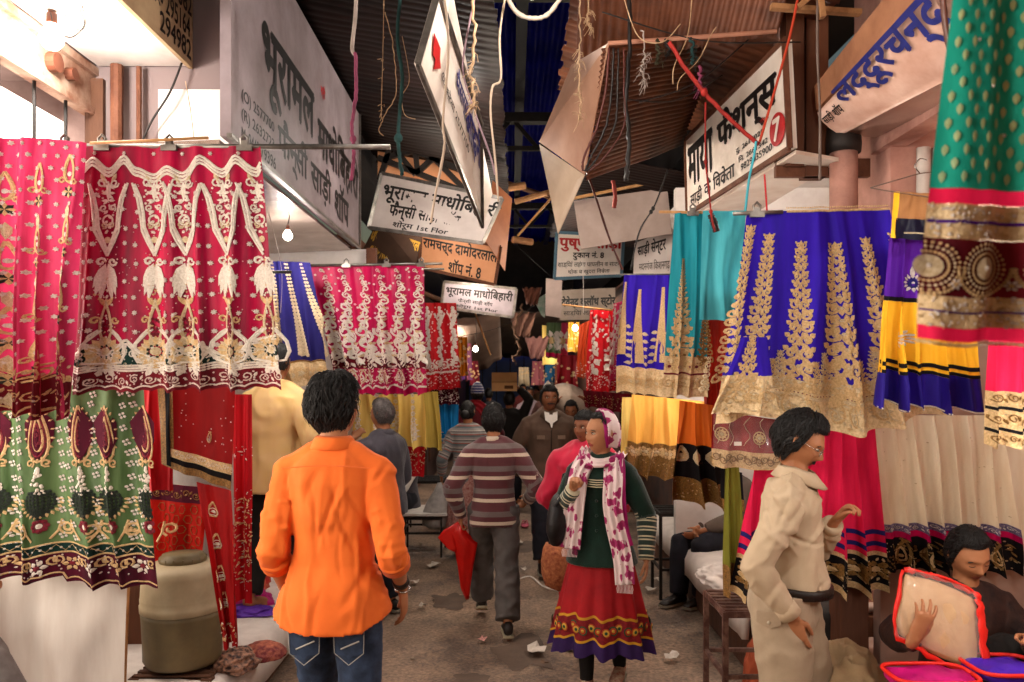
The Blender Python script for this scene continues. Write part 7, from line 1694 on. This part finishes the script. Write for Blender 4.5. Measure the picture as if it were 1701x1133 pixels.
def strip(name, pts, w, m, root, T, nf=3, amp=.012, th=.004, seed=0, normals=None, n=8, taper=None):
    """pleated strip of cloth draped along points (local coords), half width w"""
    cp = curve_pts(pts, n); mb = MB(); rs = []; nn = 17
    for i, p in enumerate(cp):
        d = (cp[min(i+1, len(cp)-1)]-cp[max(i-1, 0)]).normalized(); nr = Vector(normals if normals else (0, 1, 0)); nr = (nr-d*nr.dot(d)).normalized(); x = d.cross(nr)
        tt = i/(len(cp)-1); ww = w*(taper(tt) if taper else 1)
        rs.append([T(p+x*(ww*(2*j/(nn-1)-1))+nr*(amp*sin(nf*pi*2*j/(nn-1)+seed+2*noise.noise(p*6))-.018*(2*j/(nn-1)-1)**2*(ww/.06))) for j in range(nn)])
    mb.rings(rs, close=False, cap=False); o = mb.build(name, m, root, True)
    so_ = o.modifiers.new('thick', 'SOLIDIFY'); so_.thickness = th
    return o
K = b.k; gp = lambda *a: [Vector(p)*K for p in a]
strip('scarf_wrap', gp((-.12, -.04, 1.50), (-.10, .06, 1.475), (-.03, .115, 1.455), (.05, .11, 1.46), (.10, .04, 1.50), (.10, -.04, 1.53)), .036, M_scarf, hs_, b.W, 3, .010, normals=(0, .6, .8))
strip('scarf_end', gp((.075, .09, 1.47), (.11, .165, 1.38), (.125, .195, 1.25), (.14, .20, 1.10), (.15, .205, .99), (.155, .21, .93)), .056, M_scarf, hs_, b.W, 3, .011, seed=1)
strip('scarf_end', gp((-.085, .08, 1.47), (-.10, .175, 1.36), (-.10, .20, 1.22), (-.12, .20, 1.06), (-.16, .21, .90), (-.18, .225, .74)), .052, M_scarf, hs_, b.W, 3, .011, seed=2)
strip('scarf_lining_edge', gp((-.12, .06, 1.50), (-.145, .155, 1.36), (-.15, .18, 1.22), (-.17, .18, 1.06), (-.20, .19, .96)), .024, F_magenta, hs_, b.W, 2, .008, seed=4)
fr = MB()
for j in range(24):
    u = -1+j/11.5; base, bz = ((.155, .21), .93) if j % 2 else ((-.18, .225), .74)
    p = Vector((base[0]+.045*u, base[1], bz))*K; fr.tube([b.W(p), b.W(p+Vector((.004*u, 0, -.022))), b.W(p+Vector((.003*sin(j*3), .003, -.045)))], .0018, 4)
fr.build('fringe', M_scarf, hs_)
# ---- shoulder bag of the girl (held: its own thing)
hb = MB(); rs = []
bx0 = Vector((.205, .10, 1.02))
for k, (zz_, w_, d_) in enumerate(((-.14, .03, .03), (-.125, .10, .05), (-.06, .15, .065), (.02, .14, .06), (.08, .11, .045), (.10, .09, .02))):
    rs.append([b.W(bx0*1.0+Vector((.02+d_*cos(a), w_*sin(a), zz_-.04*sin(a)))) for a in [2*pi*i/18 for i in range(18)]])
hb.rings(rs); bagt = thing('shoulder_bag', 'soft black leather bag hanging from the shoulder of the flower-scarfed woman', 'bag', tuple(b.W(bx0)))
hb.build('bag_body', mat('soft_black_leather', '141011', .5, bump=.3, bscale=40), bagt, True)
sb = MB(); sb.tube([b.W(p) for p in curve_pts([bx0+Vector((.02, .09, .06)), Vector((.185, .14, 1.16)), Vector((.165, .10, 1.28)), Vector((.15, -.02, 1.305)), Vector((.19, -.10, 1.2)), bx0+Vector((.02, -.10, .06))])], (.012, .006), 6); sb.build('strap', mat('soft_black_leather', '', 0), bagt, True)
def px(p, d): return (p-HX)*d/F
# ---- man in the striped jumper, walking away
t = person('man walking away in a maroon, grey and cream striped jumper and grey trousers', px(820, 5.6), 5.6)
b = Body(px(820, 5.6), 5.6, 0, .06, h=1.60, build=.88, rh=(.27, .17, .98), lh=(-.25, .07, .87), re=(.6, -.9, -.2), le=(-.7, -.5, 0), rf=(.10, -.16, .09), lf=(-.08, .36, .12), neck=(0, .03, 1.45))
b.skin(t, SK_mid, .007, face=True, hands={1: dict(curl=.7), -1: dict(curl=1.0, dir=(0, .1, -1))})
b.hair(t, n=700, length=.032, low=-.075, seed=11, puff=1.1)
M_jump = stripes('maroon_grey_cream_knit_stripes', [(0, 'd8c3ab'), (.15, '561820'), (.36, '6e5f5c'), (.60, '561820'), (.86, '561820')], .155, bump=.4)
so, _ = shirt(b, t, 'jumper', M_jump, d=.030, low=-.13, sleeve=.96, vox=.010, amp=.008, scale=7, seed=14, attr=b.sleeve_coord)
collar(b, t, M_jump, h=.03, r=.062, spread=.016, name='jumper_collar')
trousers(b, t, F_grey, d=.018, amp=.010, scale=10, seed=6, rr=[.095, .092, .084, .078, .078, .080, .078, .076, .078])
for sd in (1, -1): b.shoe(sd, t, mat('dark_shoe', '2a221f', .6), mat('pale_sole', 'a49a80', .7), pitch=0 if sd == 1 else -.35)
bp_ = b.W(b.wr[-1])+Vector((-.0, 0, -.08))
rb = thing('carrier_bag', 'flat red plastic carrier bag dangling from the hand of the man in stripes', 'bag', tuple(bp_))
mb = MB(); rs = []
for j, (z, x0, x1, y) in enumerate(((.02, -.03, .02, .02), (-.04, -.07, .05, .03), (-.12, -.05, .12, .035), (-.28, -.02, .09, .02), (-.42, .0, .07, .02), (-.50, .035, .06, .01))):
    rs.append([bp_+Vector((lerp(x0, x1, i/6), -y*sin(pi*i/6)-.012*sin(i*2+j), z+.015*sin(i*3+j))) for i in range(7)]+[bp_+Vector((lerp(x1, x0, i/6), y*.6*sin(pi*i/6)+.004, z)) for i in range(7)])
M_redbag = mat('red_thin_plastic', 'e01a10', .35, col2='c8140c', trans=.35, spec=.5)
mb.rings(rs); mb.build('bag_body', M_redbag, rb, True)
mb = MB(); rs = [[bp_+Vector((lerp(a_, b_, i/4), .01+.01*sin(i), z+.01*sin(i*2))) for i in range(5)]+[bp_+Vector((lerp(b_, a_, i/4), -.012, z)) for i in range(5)] for z, a_, b_ in ((.03, -.03, .0), (-.02, -.12, -.03), (-.07, -.16, -.04), (-.15, -.09, -.03), (-.17, -.05, -.03))]
mb.rings(rs); mb.build('bag_flap', M_redbag, rb, True)

# ---- man in the brown jacket, coming towards us
d_ = 7.4
t = person('moustached man in an open-necked brown jacket walking towards the camera', px(912, d_), d_)
b = Body(px(912, d_), d_, 0, pi+.08, h=1.715, build=1.12, rh=(.27, .10, .92), lh=(-.27, .05, .9), rf=(.09, .22, .1), lf=(-.09, -.2, .12), head_yaw=.06)
b.skin(t, SK_dk, .007); b.eyes(t); b.moustache(t, w=.03); b.hair(t, n=500, length=.03, low=-.06, front=.062, seed=21, puff=.9)
so, _ = shirt(b, t, 'jacket', F_brownjk, d=.040, low=-.13, sleeve=.97, vox=.011, amp=.009, scale=7, seed=21)
collar(b, t, F_brownjk, h=.05, r=.072, spread=.035, name='jacket_collar')
mb = MB(); mb.poly([b.W((.034, .150, 1.455)), b.W((-.034, .150, 1.455)), b.W((-.004, .178, 1.34)), b.W((.004, .178, 1.34))], .012); mb.build('shirt_front', F_white, t)
for s_ in (1, -1):
    mb = MB(); mb.poly([b.W((s_*.018, .150, 1.475)), b.W((s_*.060, .135, 1.485)), b.W((s_*.055, .168, 1.41)), b.W((s_*.008, .176, 1.38))][::s_], .012); mb.build('shirt_collar', F_white, t)
    mb = MB(); mb.poly([b.W((s_*.06, .173, 1.27)), b.W((s_*.13, .158, 1.27)), b.W((s_*.13, .158, 1.235)), b.W((s_*.06, .173, 1.235))][::s_], .006); mb.build('chest_flap', mat('worn_brown_patch', '7a6353', .8), so)
mb = MB(); mb.tube([b.W((0, .178, 1.32)), b.W((0, .172, 1.15)), b.W((0, .178, .86))], .005, 5); mb.build('zip', F_leather, so)
trousers(b, t, F_navy, d=.02, amp=.008, seed=31)
for sd in (1, -1): b.shoe(sd, t, F_leather)

# ---- woman in the crimson shawl
d_ = 5.35
t = person('woman wrapped in a crimson pink shawl, black hair tied back, looking left', px(972, d_), d_)
b = Body(px(972, d_), d_, 0, pi-.1, h=1.56, fem=True, build=1.0, head_yaw=-.62, head_pitch=-.08, rh=(.16, .16, 1.0), lh=(-.2, .12, .9))
b.skin(t, SK_dk, .006); b.eyes(t, look=.4); b.hair(t, n=500, length=.03, low=-.07, temple=-.03, front=.06, seed=31, puff=.6)
mb = MB(); mb.ball(b.Hm @ Vector((0, -.10, -.03)), .04, 12, 8); mb.build('hair_bun', M_hair, t, True)
shirt(b, t, 'shawl', F_pinkshawl, d=.060, low=-.02, sleeve=.72, vox=.011, amp=.012, scale=6, seed=41, infl=1.2, stretch=(1.5, 1.5, .35), flare=.1,
      disp=lambda q: .008*sin(q.z*38+q.x*26+4*noise.noise(q*3)))
mb = MB(); rs = []
for z, w, d in ((1.40, .085, .085), (1.43, .075, .08), (1.385, .12, .12), (1.33, .15, .14)):
    rs.append([b.W((w*cos(a)*(1+.05*sin(5*a)), .01+d*sin(a), (z+.01*sin(3*a))*b.k+.02)) for a in [2*pi*i/28 for i in range(28)]])
mb.rings([rs[1], rs[0], rs[2], rs[3]], cap=False); mb.build('shawl_fold', F_pinkshawl, t, True)
wrapped(b, t, 'kameez', F_redskirt, [(.95, .17, .13, 0, 0), (.7, .20, .16, 0, 0), (.45, .23, .18, 0, 0)], 9, .05)
for sd in (1, -1):
    mb = MB(); b.add_leg(mb, sd, d=.025, rr=[.09, .085, .07, .07, .07, .068, .062, .05, .045]); b.cloth('salwar_leg', mb, F_redskirt, t, .012, 2, .008, 9)
    b.shoe(sd, t, F_leather)
qb = Vector((px(924, 5.0), 5.02, .62)); bagt = thing('quilted_bag', 'brown quilted fabric bag hanging beside the woman in the crimson shawl', 'bag', tuple(qb))
mb = MB(); mb.rings([[qb+Vector((.085*w*cos(a), .10*w*sin(a), z-.02*cos(a))) for a in [2*pi*i/18 for i in range(18)]] for z, w in ((-.16, .35), (-.15, .85), (-.08, 1.1), (0, 1.12), (.07, 1.0), (.11, .8))])
mb.build('bag_body', mat('quilted_brown', '6e2f1c', .8, col2='a0633c', nscale=45, bump=.8, bscale=45), bagt, True)
mb = MB(); mb.tube(curve_pts([qb+Vector((-.05, 0, .09)), qb+Vector((.02, .05, .35)), qb+Vector((.06, .12, .55)), qb+Vector((.09, .05, .3)), qb+Vector((.06, 0, .09))]), .009, 6); mb.build('strap', F_leather, bagt, True)

# ---- woman in the fine-striped pullover with a plastic bag
d_ = 8.0
t = person('woman with a bun in a fine-striped grey and rust pullover, back turned', px(777, d_), d_)
b = Body(px(777, d_), d_, 0, .1, h=1.55, fem=True, build=1.05, head_yaw=-.3, lh=(-.29, .1, .88), rh=(.24, .1, .9))
b.skin(t, SK_mid, .009); b.hair(t, n=300, length=.03, low=-.07, temple=-.03, seed=41, puff=.7)
mb = MB(); mb.ball(b.Hm @ Vector((0, -.105, -.02)), .045, 12, 8); mb.build('hair_bun', M_hair, t, True)
M_fs = stripes('grey_teal_rust_knit_stripes', [(0, '8d8686'), (.2, '5f6b6e'), (.42, 'a8442c'), (.52, 'a29c98'), (.72, '4e4a4c'), (.85, 'b5aaa2')], .085)
shirt(b, t, 'pullover', M_fs, d=.028, low=-.14, sleeve=.95, vox=.012, amp=.007, attr=b.sleeve_coord, seed=5)
wrapped(b, t, 'printed_skirt', mat('red_printed_cotton', '7c1a22', .8, col2='b08a80', nscale=60, mix=.55), [(.85, .17, .13, 0, 0), (.5, .2, .16, 0, 0), (.12, .22, .18, 0, 0)], 8, .05)
for sd in (1, -1): b.shoe(sd, t, F_leather)
wp = b.W(b.wr[-1])+Vector((-.02, 0, -.08)); pb = thing('plastic_bag', 'translucent white plastic bag of shopping in the hand of the woman in fine stripes', 'bag', tuple(wp))
mb = MB(); mb.rings([[wp+Vector((w*cos(a)*(1+.12*sin(5*a+z*9))-.06*max(0, -z), w*.7*sin(a), z)) for a in [2*pi*i/20 for i in range(20)]] for z, w in ((.02, .02), (-.06, .05), (-.18, .11), (-.30, .15), (-.40, .14), (-.44, .08))])
mb.build('bag_body', mat('thin_white_plastic', 'cfcac6', .3, col2='a39e9c', nscale=14, trans=.4, bump=.6, bscale=18), pb, True)

def walker(label, pxx, d, h, yaw, top, bottom, hairm=None, n=220, skin=None, z=0, fem=False, seed=1, vox=.013, face=True, group=None, stache=False, **kw):
    x = px(pxx, d); t = person(label, x, d, z, group)
    b = Body(x, d, z, yaw, h=h, fem=fem, **kw); b.skin(t, skin or SK_dk, vox)
    if face: b.eyes(t)
    if stache: b.moustache(t)
    b.hair(t, hairm, n=n, length=.03, low=-.07, seed=seed)
    shirt(b, t, 'jacket' if not fem else 'kurta', top, d=.03, low=-.13, sleeve=.95, vox=.014, amp=.008, seed=seed)
    trousers(b, t, bottom, vox=.016, amp=.007, seed=seed)
    for sd in (1, -1): b.shoe(sd, t, F_leather)
    return t, b
# ---- old man in the grey suit, hand at his mouth
t, b = walker('greying elderly man in a dark grey suit jacket, hand raised to his mouth', 637, 6.0, 1.62, pi/2-.5, F_greyjk, F_navy, M_hair_grey, 350, SK_mid, seed=3, build=1.1, lh=(-.13, .20, 1.42), rh=(.2, .2, .95), le=(-1, -.1, -.7), head_pitch=-.1)
collar(b, t, F_greyjk, h=.035, r=.066, spread=.03, name='jacket_collar')
# ---- man with the blue knitted cap
t, b = walker('man in a blue and white knitted cap with a dark red shawl, back turned', 793, 10.3, 1.70, .05, F_maroon, F_navy, seed=4, face=False)
mb = MB(); rs = []
for k in range(9):
    th = 1.62*k/8+.02
    rs.append([b.Hm @ (headpt(th, -2*pi*i/24, 0)*1.16+Vector((0, 0, .02))) for i in range(24)])
mb.rings(rs, cap=False)
me = mb.mesh('knitted_cap'); at = me.attributes.new('st', 'FLOAT', 'POINT'); at.data.foreach_set('value', [v.co.z for v in me.vertices])
link_mesh('knitted_cap', me, stripes('blue_white_knit_stripes', [(0, '1e2a78'), (.6, 'b8b8c8')], .035), t)
strip('shawl', [Vector((-.10, -.02, 1.42)), Vector((.0, -.10, 1.43)), Vector((.12, -.14, 1.3)), Vector((.17, -.16, 1.0)), Vector((.17, -.15, .75))], .09, mat('scarlet_wool', '8e1320', .85), t, b.W, normals=(0, -1, .2))
# ---- porter with a carton
t, b = walker('porter in black steadying a cardboard carton on his head with a raised arm', 846, 10.9, 1.60, 0, F_blackcloth, F_navy, seed=5, face=False, rh=(.12, .05, 1.80), re=(1, -.1, .1), sh_yaw=.05)
cz = Vector((px(838, 10.9), 10.87, b.Hm.translation.z+.125)); bx = thing('carton', 'small brown cardboard carton carried on the head of the porter in black', 'box', tuple(cz))
M_card = mat('brown_cardboard', 'b28a5c', .85, col2='a07b50', nscale=4); mb = MB(); mb.box(cz+Vector((-.17, -.12, 0)), cz+Vector((.17, .13, .25))); mb.build('box_body', M_card, bx)
mb = MB(); mb.box(cz+Vector((-.172, -.123, .11)), cz+Vector((.172, -.1205, .135))); mb.build('tape', mat('parcel_tape', '8f6a3c', .4), bx)
mb = MB(); mb.box(cz+Vector((.0, -.124, .03)), cz+Vector((.12, -.1205, .075))); mb.build('print_mark', mat('brown_print', '4c3016', .8), bx)
# ---- porter bent under the white sack
t, b = walker('porter bent under a bulging white sack behind the man in the brown jacket', 952, 9.4, 1.62, pi-.2, mat('drab_cotton', '5d4a3e', .85), F_navy, seed=6, neck=(0, .16, 1.36), rh=(.2, .1, 1.6), lh=(-.2, .1, 1.6), re=(1, .3, 0), le=(-1, .3, 0), head_pitch=-.3)
sc_ = Vector((px(953, 9.4), 9.55, 1.50)); st_ = thing('white_sack', 'bulging off-white cloth sack on the back of the bent porter', 'sack', tuple(sc_))
mb = MB(); mb.ball(sc_, (.32, .24, .20), 28, 18, 0, Matrix.Rotation(.5, 3, 'Y'))
mb.v = [tuple(Vector(v)+(Vector(v)-sc_).normalized()*.03*fold(v, 4, 1)) for v in mb.v]; mb.build('sack_body', mat('unbleached_sackcloth', 'b5a394', .85, col2='a08e80', nscale=10, bump=.4, bscale=80), st_, True)
mb = MB(); mb.tube([sc_+Vector((-.27, -.02, .17)), sc_+Vector((-.33, -.03, .22))], [.04, .06], 10); mb.build('knotted_neck', mat('unbleached_sackcloth', '', 0), st_, True)
# ---- people far down the lane
far = [(880, 14.5, 1.62, pi, 'a08c94', '2a2a34', 'distant shopper in a pale lilac shirt facing the camera'), (868, 17, 1.66, pi+.3, '6c2c2c', '20202a', 'distant man in a dark red shirt far down the lane'),
       (900, 19, 1.7, pi-.3, '7c5a40', '2a2522', 'distant man in a tan jacket left of the green display'), (890, 24, 1.66, 0, 'b06a52', '2a2522', 'tiny far figure in a salmon top, back turned'), (812, 15, 1.60, .2, '26262e', '1a1a20', 'distant man in black beyond the carton porter'), (915, 12.4, 1.72, pi, '4c2e28', '222028', 'tall man in a rust coat beyond the brown jacket')]
for i, (pp, d, h, yw, c1, c2, lb) in enumerate(far):
    walker(lb, pp, d, h, yw, mat('far_top_%s' % 'abcdefgh'[i], c1, .85), mat('far_bottom_%s' % 'abcdefgh'[i], c2, .85), n=60, vox=.02, seed=i, group='people far down the lane')

# ---- seated waistcoat man at the left
d_ = 8.4
def seated(label, x, y, zs, yaw, h, top, bottom, skin=None, fem=False, vox=.009, kneef=.40, feetz=.09, feet=((.12, .45), (-.12, .45)), hands=((.12, .36), (-.12, .36)), hz=.16, neckf=.03, seed=1, sleeve=.95, hairn=400, shoes=True, handkw=None, lookkw=None, sd=.028, topname='shirt', zfloor=None, botname='trousers'):
    t = person(label, x, y, 0); k = h/1.72
    b = Body(x, y, 0, yaw, h=h, fem=fem, pelvis=(0, 0, (zs+.09)/k), neck=(0, neckf, (zs+.09)/k+.50), rh=(hands[0][0], hands[0][1], (hands[0][2] if len(hands[0]) > 2 else zs+hz)/k), lh=(hands[1][0], hands[1][1], (hands[1][2] if len(hands[1]) > 2 else zs+hz)/k),
             rf=(feet[0][0], feet[0][1], feetz/k), lf=(feet[1][0], feet[1][1], feetz/k), rk=(.15, .6, 1), lk=(-.15, .6, 1), re=(.7, -.5, -.5), le=(-.7, -.5, -.5), **(lookkw or {}))
    b.skin(t, skin or SK_mid, vox, hands=handkw or {}, feet=not shoes); b.hair(t, n=hairn, length=.03, low=-.07, seed=seed)
    so, _ = shirt(b, t, topname, top, d=sd, low=-.07, sleeve=sleeve, vox=vox*1.4, amp=.008, seed=seed)
    mb = MB(); secs = b.torso_secs(d=.018, low=-.10)[:3]
    mb.rings([[b.W(c+ax*w*cos(a)+fw*dd*sin(a)) for a in [2*pi*i/20 for i in range(20)]] for c, w, dd, ax, fw in secs])
    for s2 in (1, -1): b.add_leg(mb, s2, d=.02, rr=[.098, .092, .078, .07, .068, .068, .064, .056, .052])
    b.cloth(botname, mb, bottom, t, vox*1.5, 3, .008, 9, seed)
    if shoes:
        for s2 in (1, -1): b.shoe(s2, t, F_leather)
    return t, b, so
t, b, so = seated('seated man in a dark waistcoat over a white shirt beside the steel tables', px(668, d_), d_, .42, pi-.5, 1.66, F_white, F_navy, seed=12, hands=((.1, .38), (-.13, .42)), hz=.12)
mb = MB(); b.add_torso(mb, d=.040, low=-.08); b.cloth('waistcoat', mb, F_greyjk, so, .012, 3, .005, 8)

# ---- headless-in-view man in pale yellow, standing on the mattress platform
t = person('man in a pale yellow shirt and black trousers on the white mattress, head hidden', px(458, 5.0), 5.0, .33)
b = Body(px(458, 5.0), 5.0, .33, -.35, h=1.66, build=1.12, rh=(.28, .12, .95), lh=(-.30, .10, .94), rf=(.12, .1, .09), lf=(-.12, -.12, .09))
b.skin(t, SK_mid, .007, feet=True, hands={-1: dict(curl=.55)}); b.hair(t, n=200)
so, _ = shirt(b, t, 'shirt', F_yellow, d=.035, low=-.17, sleeve=.66, vox=.010, amp=.008, seed=17, hemup=.05)
for sd in (1, -1): cuff(b, t, sd, .10, F_yellow, .04, .054, parent=so)
trousers(b, t, F_blackcloth, d=.022, seed=5)

# ---- seated man behind the hanging skirts on the right
d_ = 6.4
t, b, so = seated('seated man in a grey-brown pullover and dark trousers, face hidden behind the hanging skirts', px(1215, d_), d_+.05, .45, pi/2+.55, 1.68, mat('grey_brown_wool', '5e5148', .9), F_navy, seed=22, feet=((.08, .5), (-.06, .38)), hands=((.03, .34), (-.05, .36)), hz=.14)

# ---- stallholder reading a packaged garment
RX, RY = px(1592, 3.5), 3.52
t, b, so = seated('young stallholder sitting cross-legged, looking down at a packaged blouse', RX, RY, .30, pi+.06, 1.68, mat('brown_check_cotton', '3a2119', .85, col2='1c1010', nscale=16, bump=.3, bscale=120), F_blackcloth, SK_mid,
                  vox=.0055, feetz=.33, feet=((-.14, .36), (.14, .33)), hands=((.47, .47, .79), (-.03, .43, .76)), hz=.19, seed=33, hairn=900, shoes=False, neckf=.07,
                  handkw={1: dict(curl=.25, dir=(-.35, .15, .9), nrm=(0, -1, .1), th=(-1, 0, .2), spread=.3), -1: dict(curl=.9, dir=(.3, .7, .3), nrm=(.5, .2, -.5), th=(.2, .2, 1))}, lookkw=dict(head_pitch=-.42, head_yaw=.0, head_roll=.10))
b.eyes(t, closed=1)
# the packaged blouse he holds (its own thing)
pc = Vector((px(1556, 3.14), 3.13, .845)); pk = thing('packaged_blouse', 'clear plastic garment bag with red piping and a cream blouse inside, held by the stallholder', 'package', tuple(pc))
ux = Vector((.93, .05, -.34)).normalized(); uz = Vector((.36, .35, .86)).normalized(); un = ux.cross(uz).normalized()
if un.y > 0: un = -un
def pkp(u, v, w): return pc+ux*u*1.0+uz*v*.92+un*w
mb = MB(); rs = []
outl = [(-.17, .13), (-.06, .145), (.08, .14), (.145, .10), (.185, -.14), (.12, -.165), (-.05, -.15), (-.165, -.10)]
cp = curve_pts([Vector((a, b_, 0)) for a, b_ in outl+outl[:1]], 4)[:-1]
mb.rings([[pkp(p.x*k_, p.y*k_, w) for p in cp] for w, k_ in ((-.022, .6), (-.020, .93), (.0, 1.0), (.018, .93), (.026, .62), (.03, .2))])
mb.v = [tuple(Vector(v)+un*.011*fold(v, 9, 3)) for v in mb.v]
mb.build('folded_blouse', mat('cream_folded_cloth', 'c9a67e', .6, col2='b48f68', nscale=8, coat=.5, bump=.3, bscale=30), pk, True)
M_rp = mat('red_piping', 'e0261a', .5, col2='c81c14')
def pedge(a, b_, w, name='piping'):
    mb = MB(); pp = [lerp(Vector(a), Vector(b_), i/8) for i in range(9)]; rs = []
    for i, p in enumerate(pp):
        dd = (Vector(b_)-Vector(a)).normalized(); nn_ = Vector((-dd.y, dd.x)); ww = w*(1+.15*sin(i*1.7))
        rs.append([pkp(*(p+nn_*q*ww)[:2], h_) for q, h_ in ((-1, .01), (-.9, .040), (0, .046+.004*sin(i*2)), (.9, .040), (1, .01))])
    mb.rings(rs, True); return mb.build(name, M_rp, pk, True)
mb = MB(); lp = curve_pts([Vector((a_*1.07, b_*1.10, 0)) for a_, b_ in outl+outl[:1]], 6)
mb.tube([pkp(p.x+.004*sin(i*1.7), p.y+.005*sin(i*2.3), .014+.008*sin(i*.9)) for i, p in enumerate(lp)], [(.009+.003*sin(i*1.3), .005) for i in range(len(lp))], 8, ref=un); mb.build('piping', M_rp, pk, True)
mb = MB(); lp = curve_pts([Vector(q_) for q_ in ((-.17, .15, .02), (-.02, .165, .03), (.10, .15, .035), (.135, .11, .035), (.165, .0, .035), (.20, -.15, .03), (.17, -.18, .02))], 6)
mb.tube([pkp(p.x+.004*sin(i*2.1), p.y, p.z+.004*sin(i*1.4)) for i, p in enumerate(lp)], [((.006+.016*sm(.25, .6, i/len(lp)))*(1+.18*sin(i*1.9)), .006) for i in range(len(lp))], 8, ref=un); mb.build('wide_piping', M_rp, pk, True)
pl = MB(); gv = [pkp(lerp(-.185, lerp(.11, .175, j/10), i/12), lerp(.155, -.15, j/10), .036+.014*fold(Vector((i*.21, j*.21, 0)), 1.6, 2)) for j in range(11) for i in range(13)]; pl.add(gv, [(j*13+i, j*13+i+1, (j+1)*13+i+1, (j+1)*13+i) for j in range(10) for i in range(12)])
M_clear = mat('clear_plastic_film', 'e8d8d0', .08, alpha=.13, spec=1.0); pl.build('plastic_film', M_clear, pk, True)

# ---- grey-shirted shoulder at the lower left corner
t, b, so = seated('man in a grey shirt at the lower left corner, only shoulder and back in view', -1.925, 2.75, .34, -.55, 1.66, mat('grey_shirt_cotton', '77716f', .85, col2='68625f', nscale=30, bump=.2, bscale=200), F_navy, seed=44, vox=.008, feetz=.09, hands=((.15, .35), (-.15, .35)))
LK = .62
WARM = (1, .86, .70); WHT = (1, .94, .87)
def blight(label, loc, e, **kw): return bulb(label, loc, e, **kw)
blight('big glowing white globe bulb under the cream number sign, upper left', P(86, 64, 3.38), 150, r=.048, cord=.0, col=WHT)
blight('bulb under the tin canopy below the largest sign', P(478, 392, 5.2), 110, r=.03, cord=.12, col=WHT)
blight('far starry bulb hanging over the knitted cap man', P(790, 580, 11.0), 170, r=.035, cord=.4, col=WHT)
blight('bulb inside the shop under the sign with the red seven', P(1412, 300, 4.95), 150, r=.04, cord=.0, col=WHT)
blight('bulb over the right stall near the indigo lehenga, out of view above', (1.1, 2.2, 3.0), 110, r=.045, cord=.5, col=WHT)  # unseen lamp added as fill from above the frame
blight('bulb over the left stall behind the viewer', (-1.15, .7, 2.6), 125, r=.045, cord=.6, col=WHT)  # unseen lamp added behind the camera as front light
blight('bulb low over the right stall beside the sea green sari, out of view', (1.75, 2.1, 2.3), 90, r=.045, cord=.6, col=WHT)  # added outside the frame to brighten the beige net and stallholder
blight('bulb in the gap above the lane, just out of view', (.12, 3.5, 3.62), 125, r=.045, cord=.5, col=WHT)  # added above the frame to light the lane from above
blight('bulb in the gap above the lane, second and higher', (.14, 5.6, 4.5), 50, r=.045, cord=.3, col=WHT)  # second overhead lamp, also added for the lane
blight('bulb hidden behind the twisted cream sign', P(768, 250, 5.7), 90, r=.04, cord=.4, col=WHT)  # added out of sight to brighten the lane
blight('bulb behind the bright tin sheets of the right awning', P(935, 300, 5.7), 120, r=.04, cord=.3, col=WARM)  # unseen warm fill, added behind the sheets
blight('bulb behind the tilted showroom sign', P(720, 355, 7.3), 50, r=.03, cord=.2, col=WARM)  # hidden lamp added to lift the left mid-lane
blight('bulb behind the white sign with red heading', P(985, 425, 8.3), 200, r=.03, cord=.2, col=WARM)  # added behind the board to brighten the farther stalls
blight('bulb behind the peach sign ending in eight', P(790, 445, 8.7), 170, r=.035, cord=.3, col=WARM)  # unseen lamp added to lift the far lane
blight('small warm bulb among the far stalls on the left', (-1.0, 13.5, 2.5), 200, r=.04, cord=.3, col=WARM)
blight('small warm bulb among the far stalls on the right', (.95, 12.0, 2.55), 200, r=.04, cord=.3, col=WARM)
blight('tiny warm bulb near the end of the lane', (.4, 18.5, 2.6), 300, r=.04, cord=.3, col=WARM)
blight('little bulb beside the green sample skirt', (.72, 15.2, 2.35), 120, r=.03, cord=.3, col=WARM)
blight('low bulb tucked behind the crimson lehenga, lighting the stalls beyond', (-1.42, 4.5, 2.15), 38, r=.035, cord=.3, col=WHT)  # added out of sight to brighten the yellow skirts and nearby people
blight('low bulb tucked behind the teal skirt', (1.25, 4.9, 1.95), 60, r=.035, cord=.3, col=WHT)  # hidden lamp added to light the marigold skirt and passers-by
blight('low bulb at the right stall just outside the frame', (1.95, 2.6, 1.5), 40, r=.035, cord=.3, col=WHT)  # added past the frame edge to lift the cream skirts and stallholder
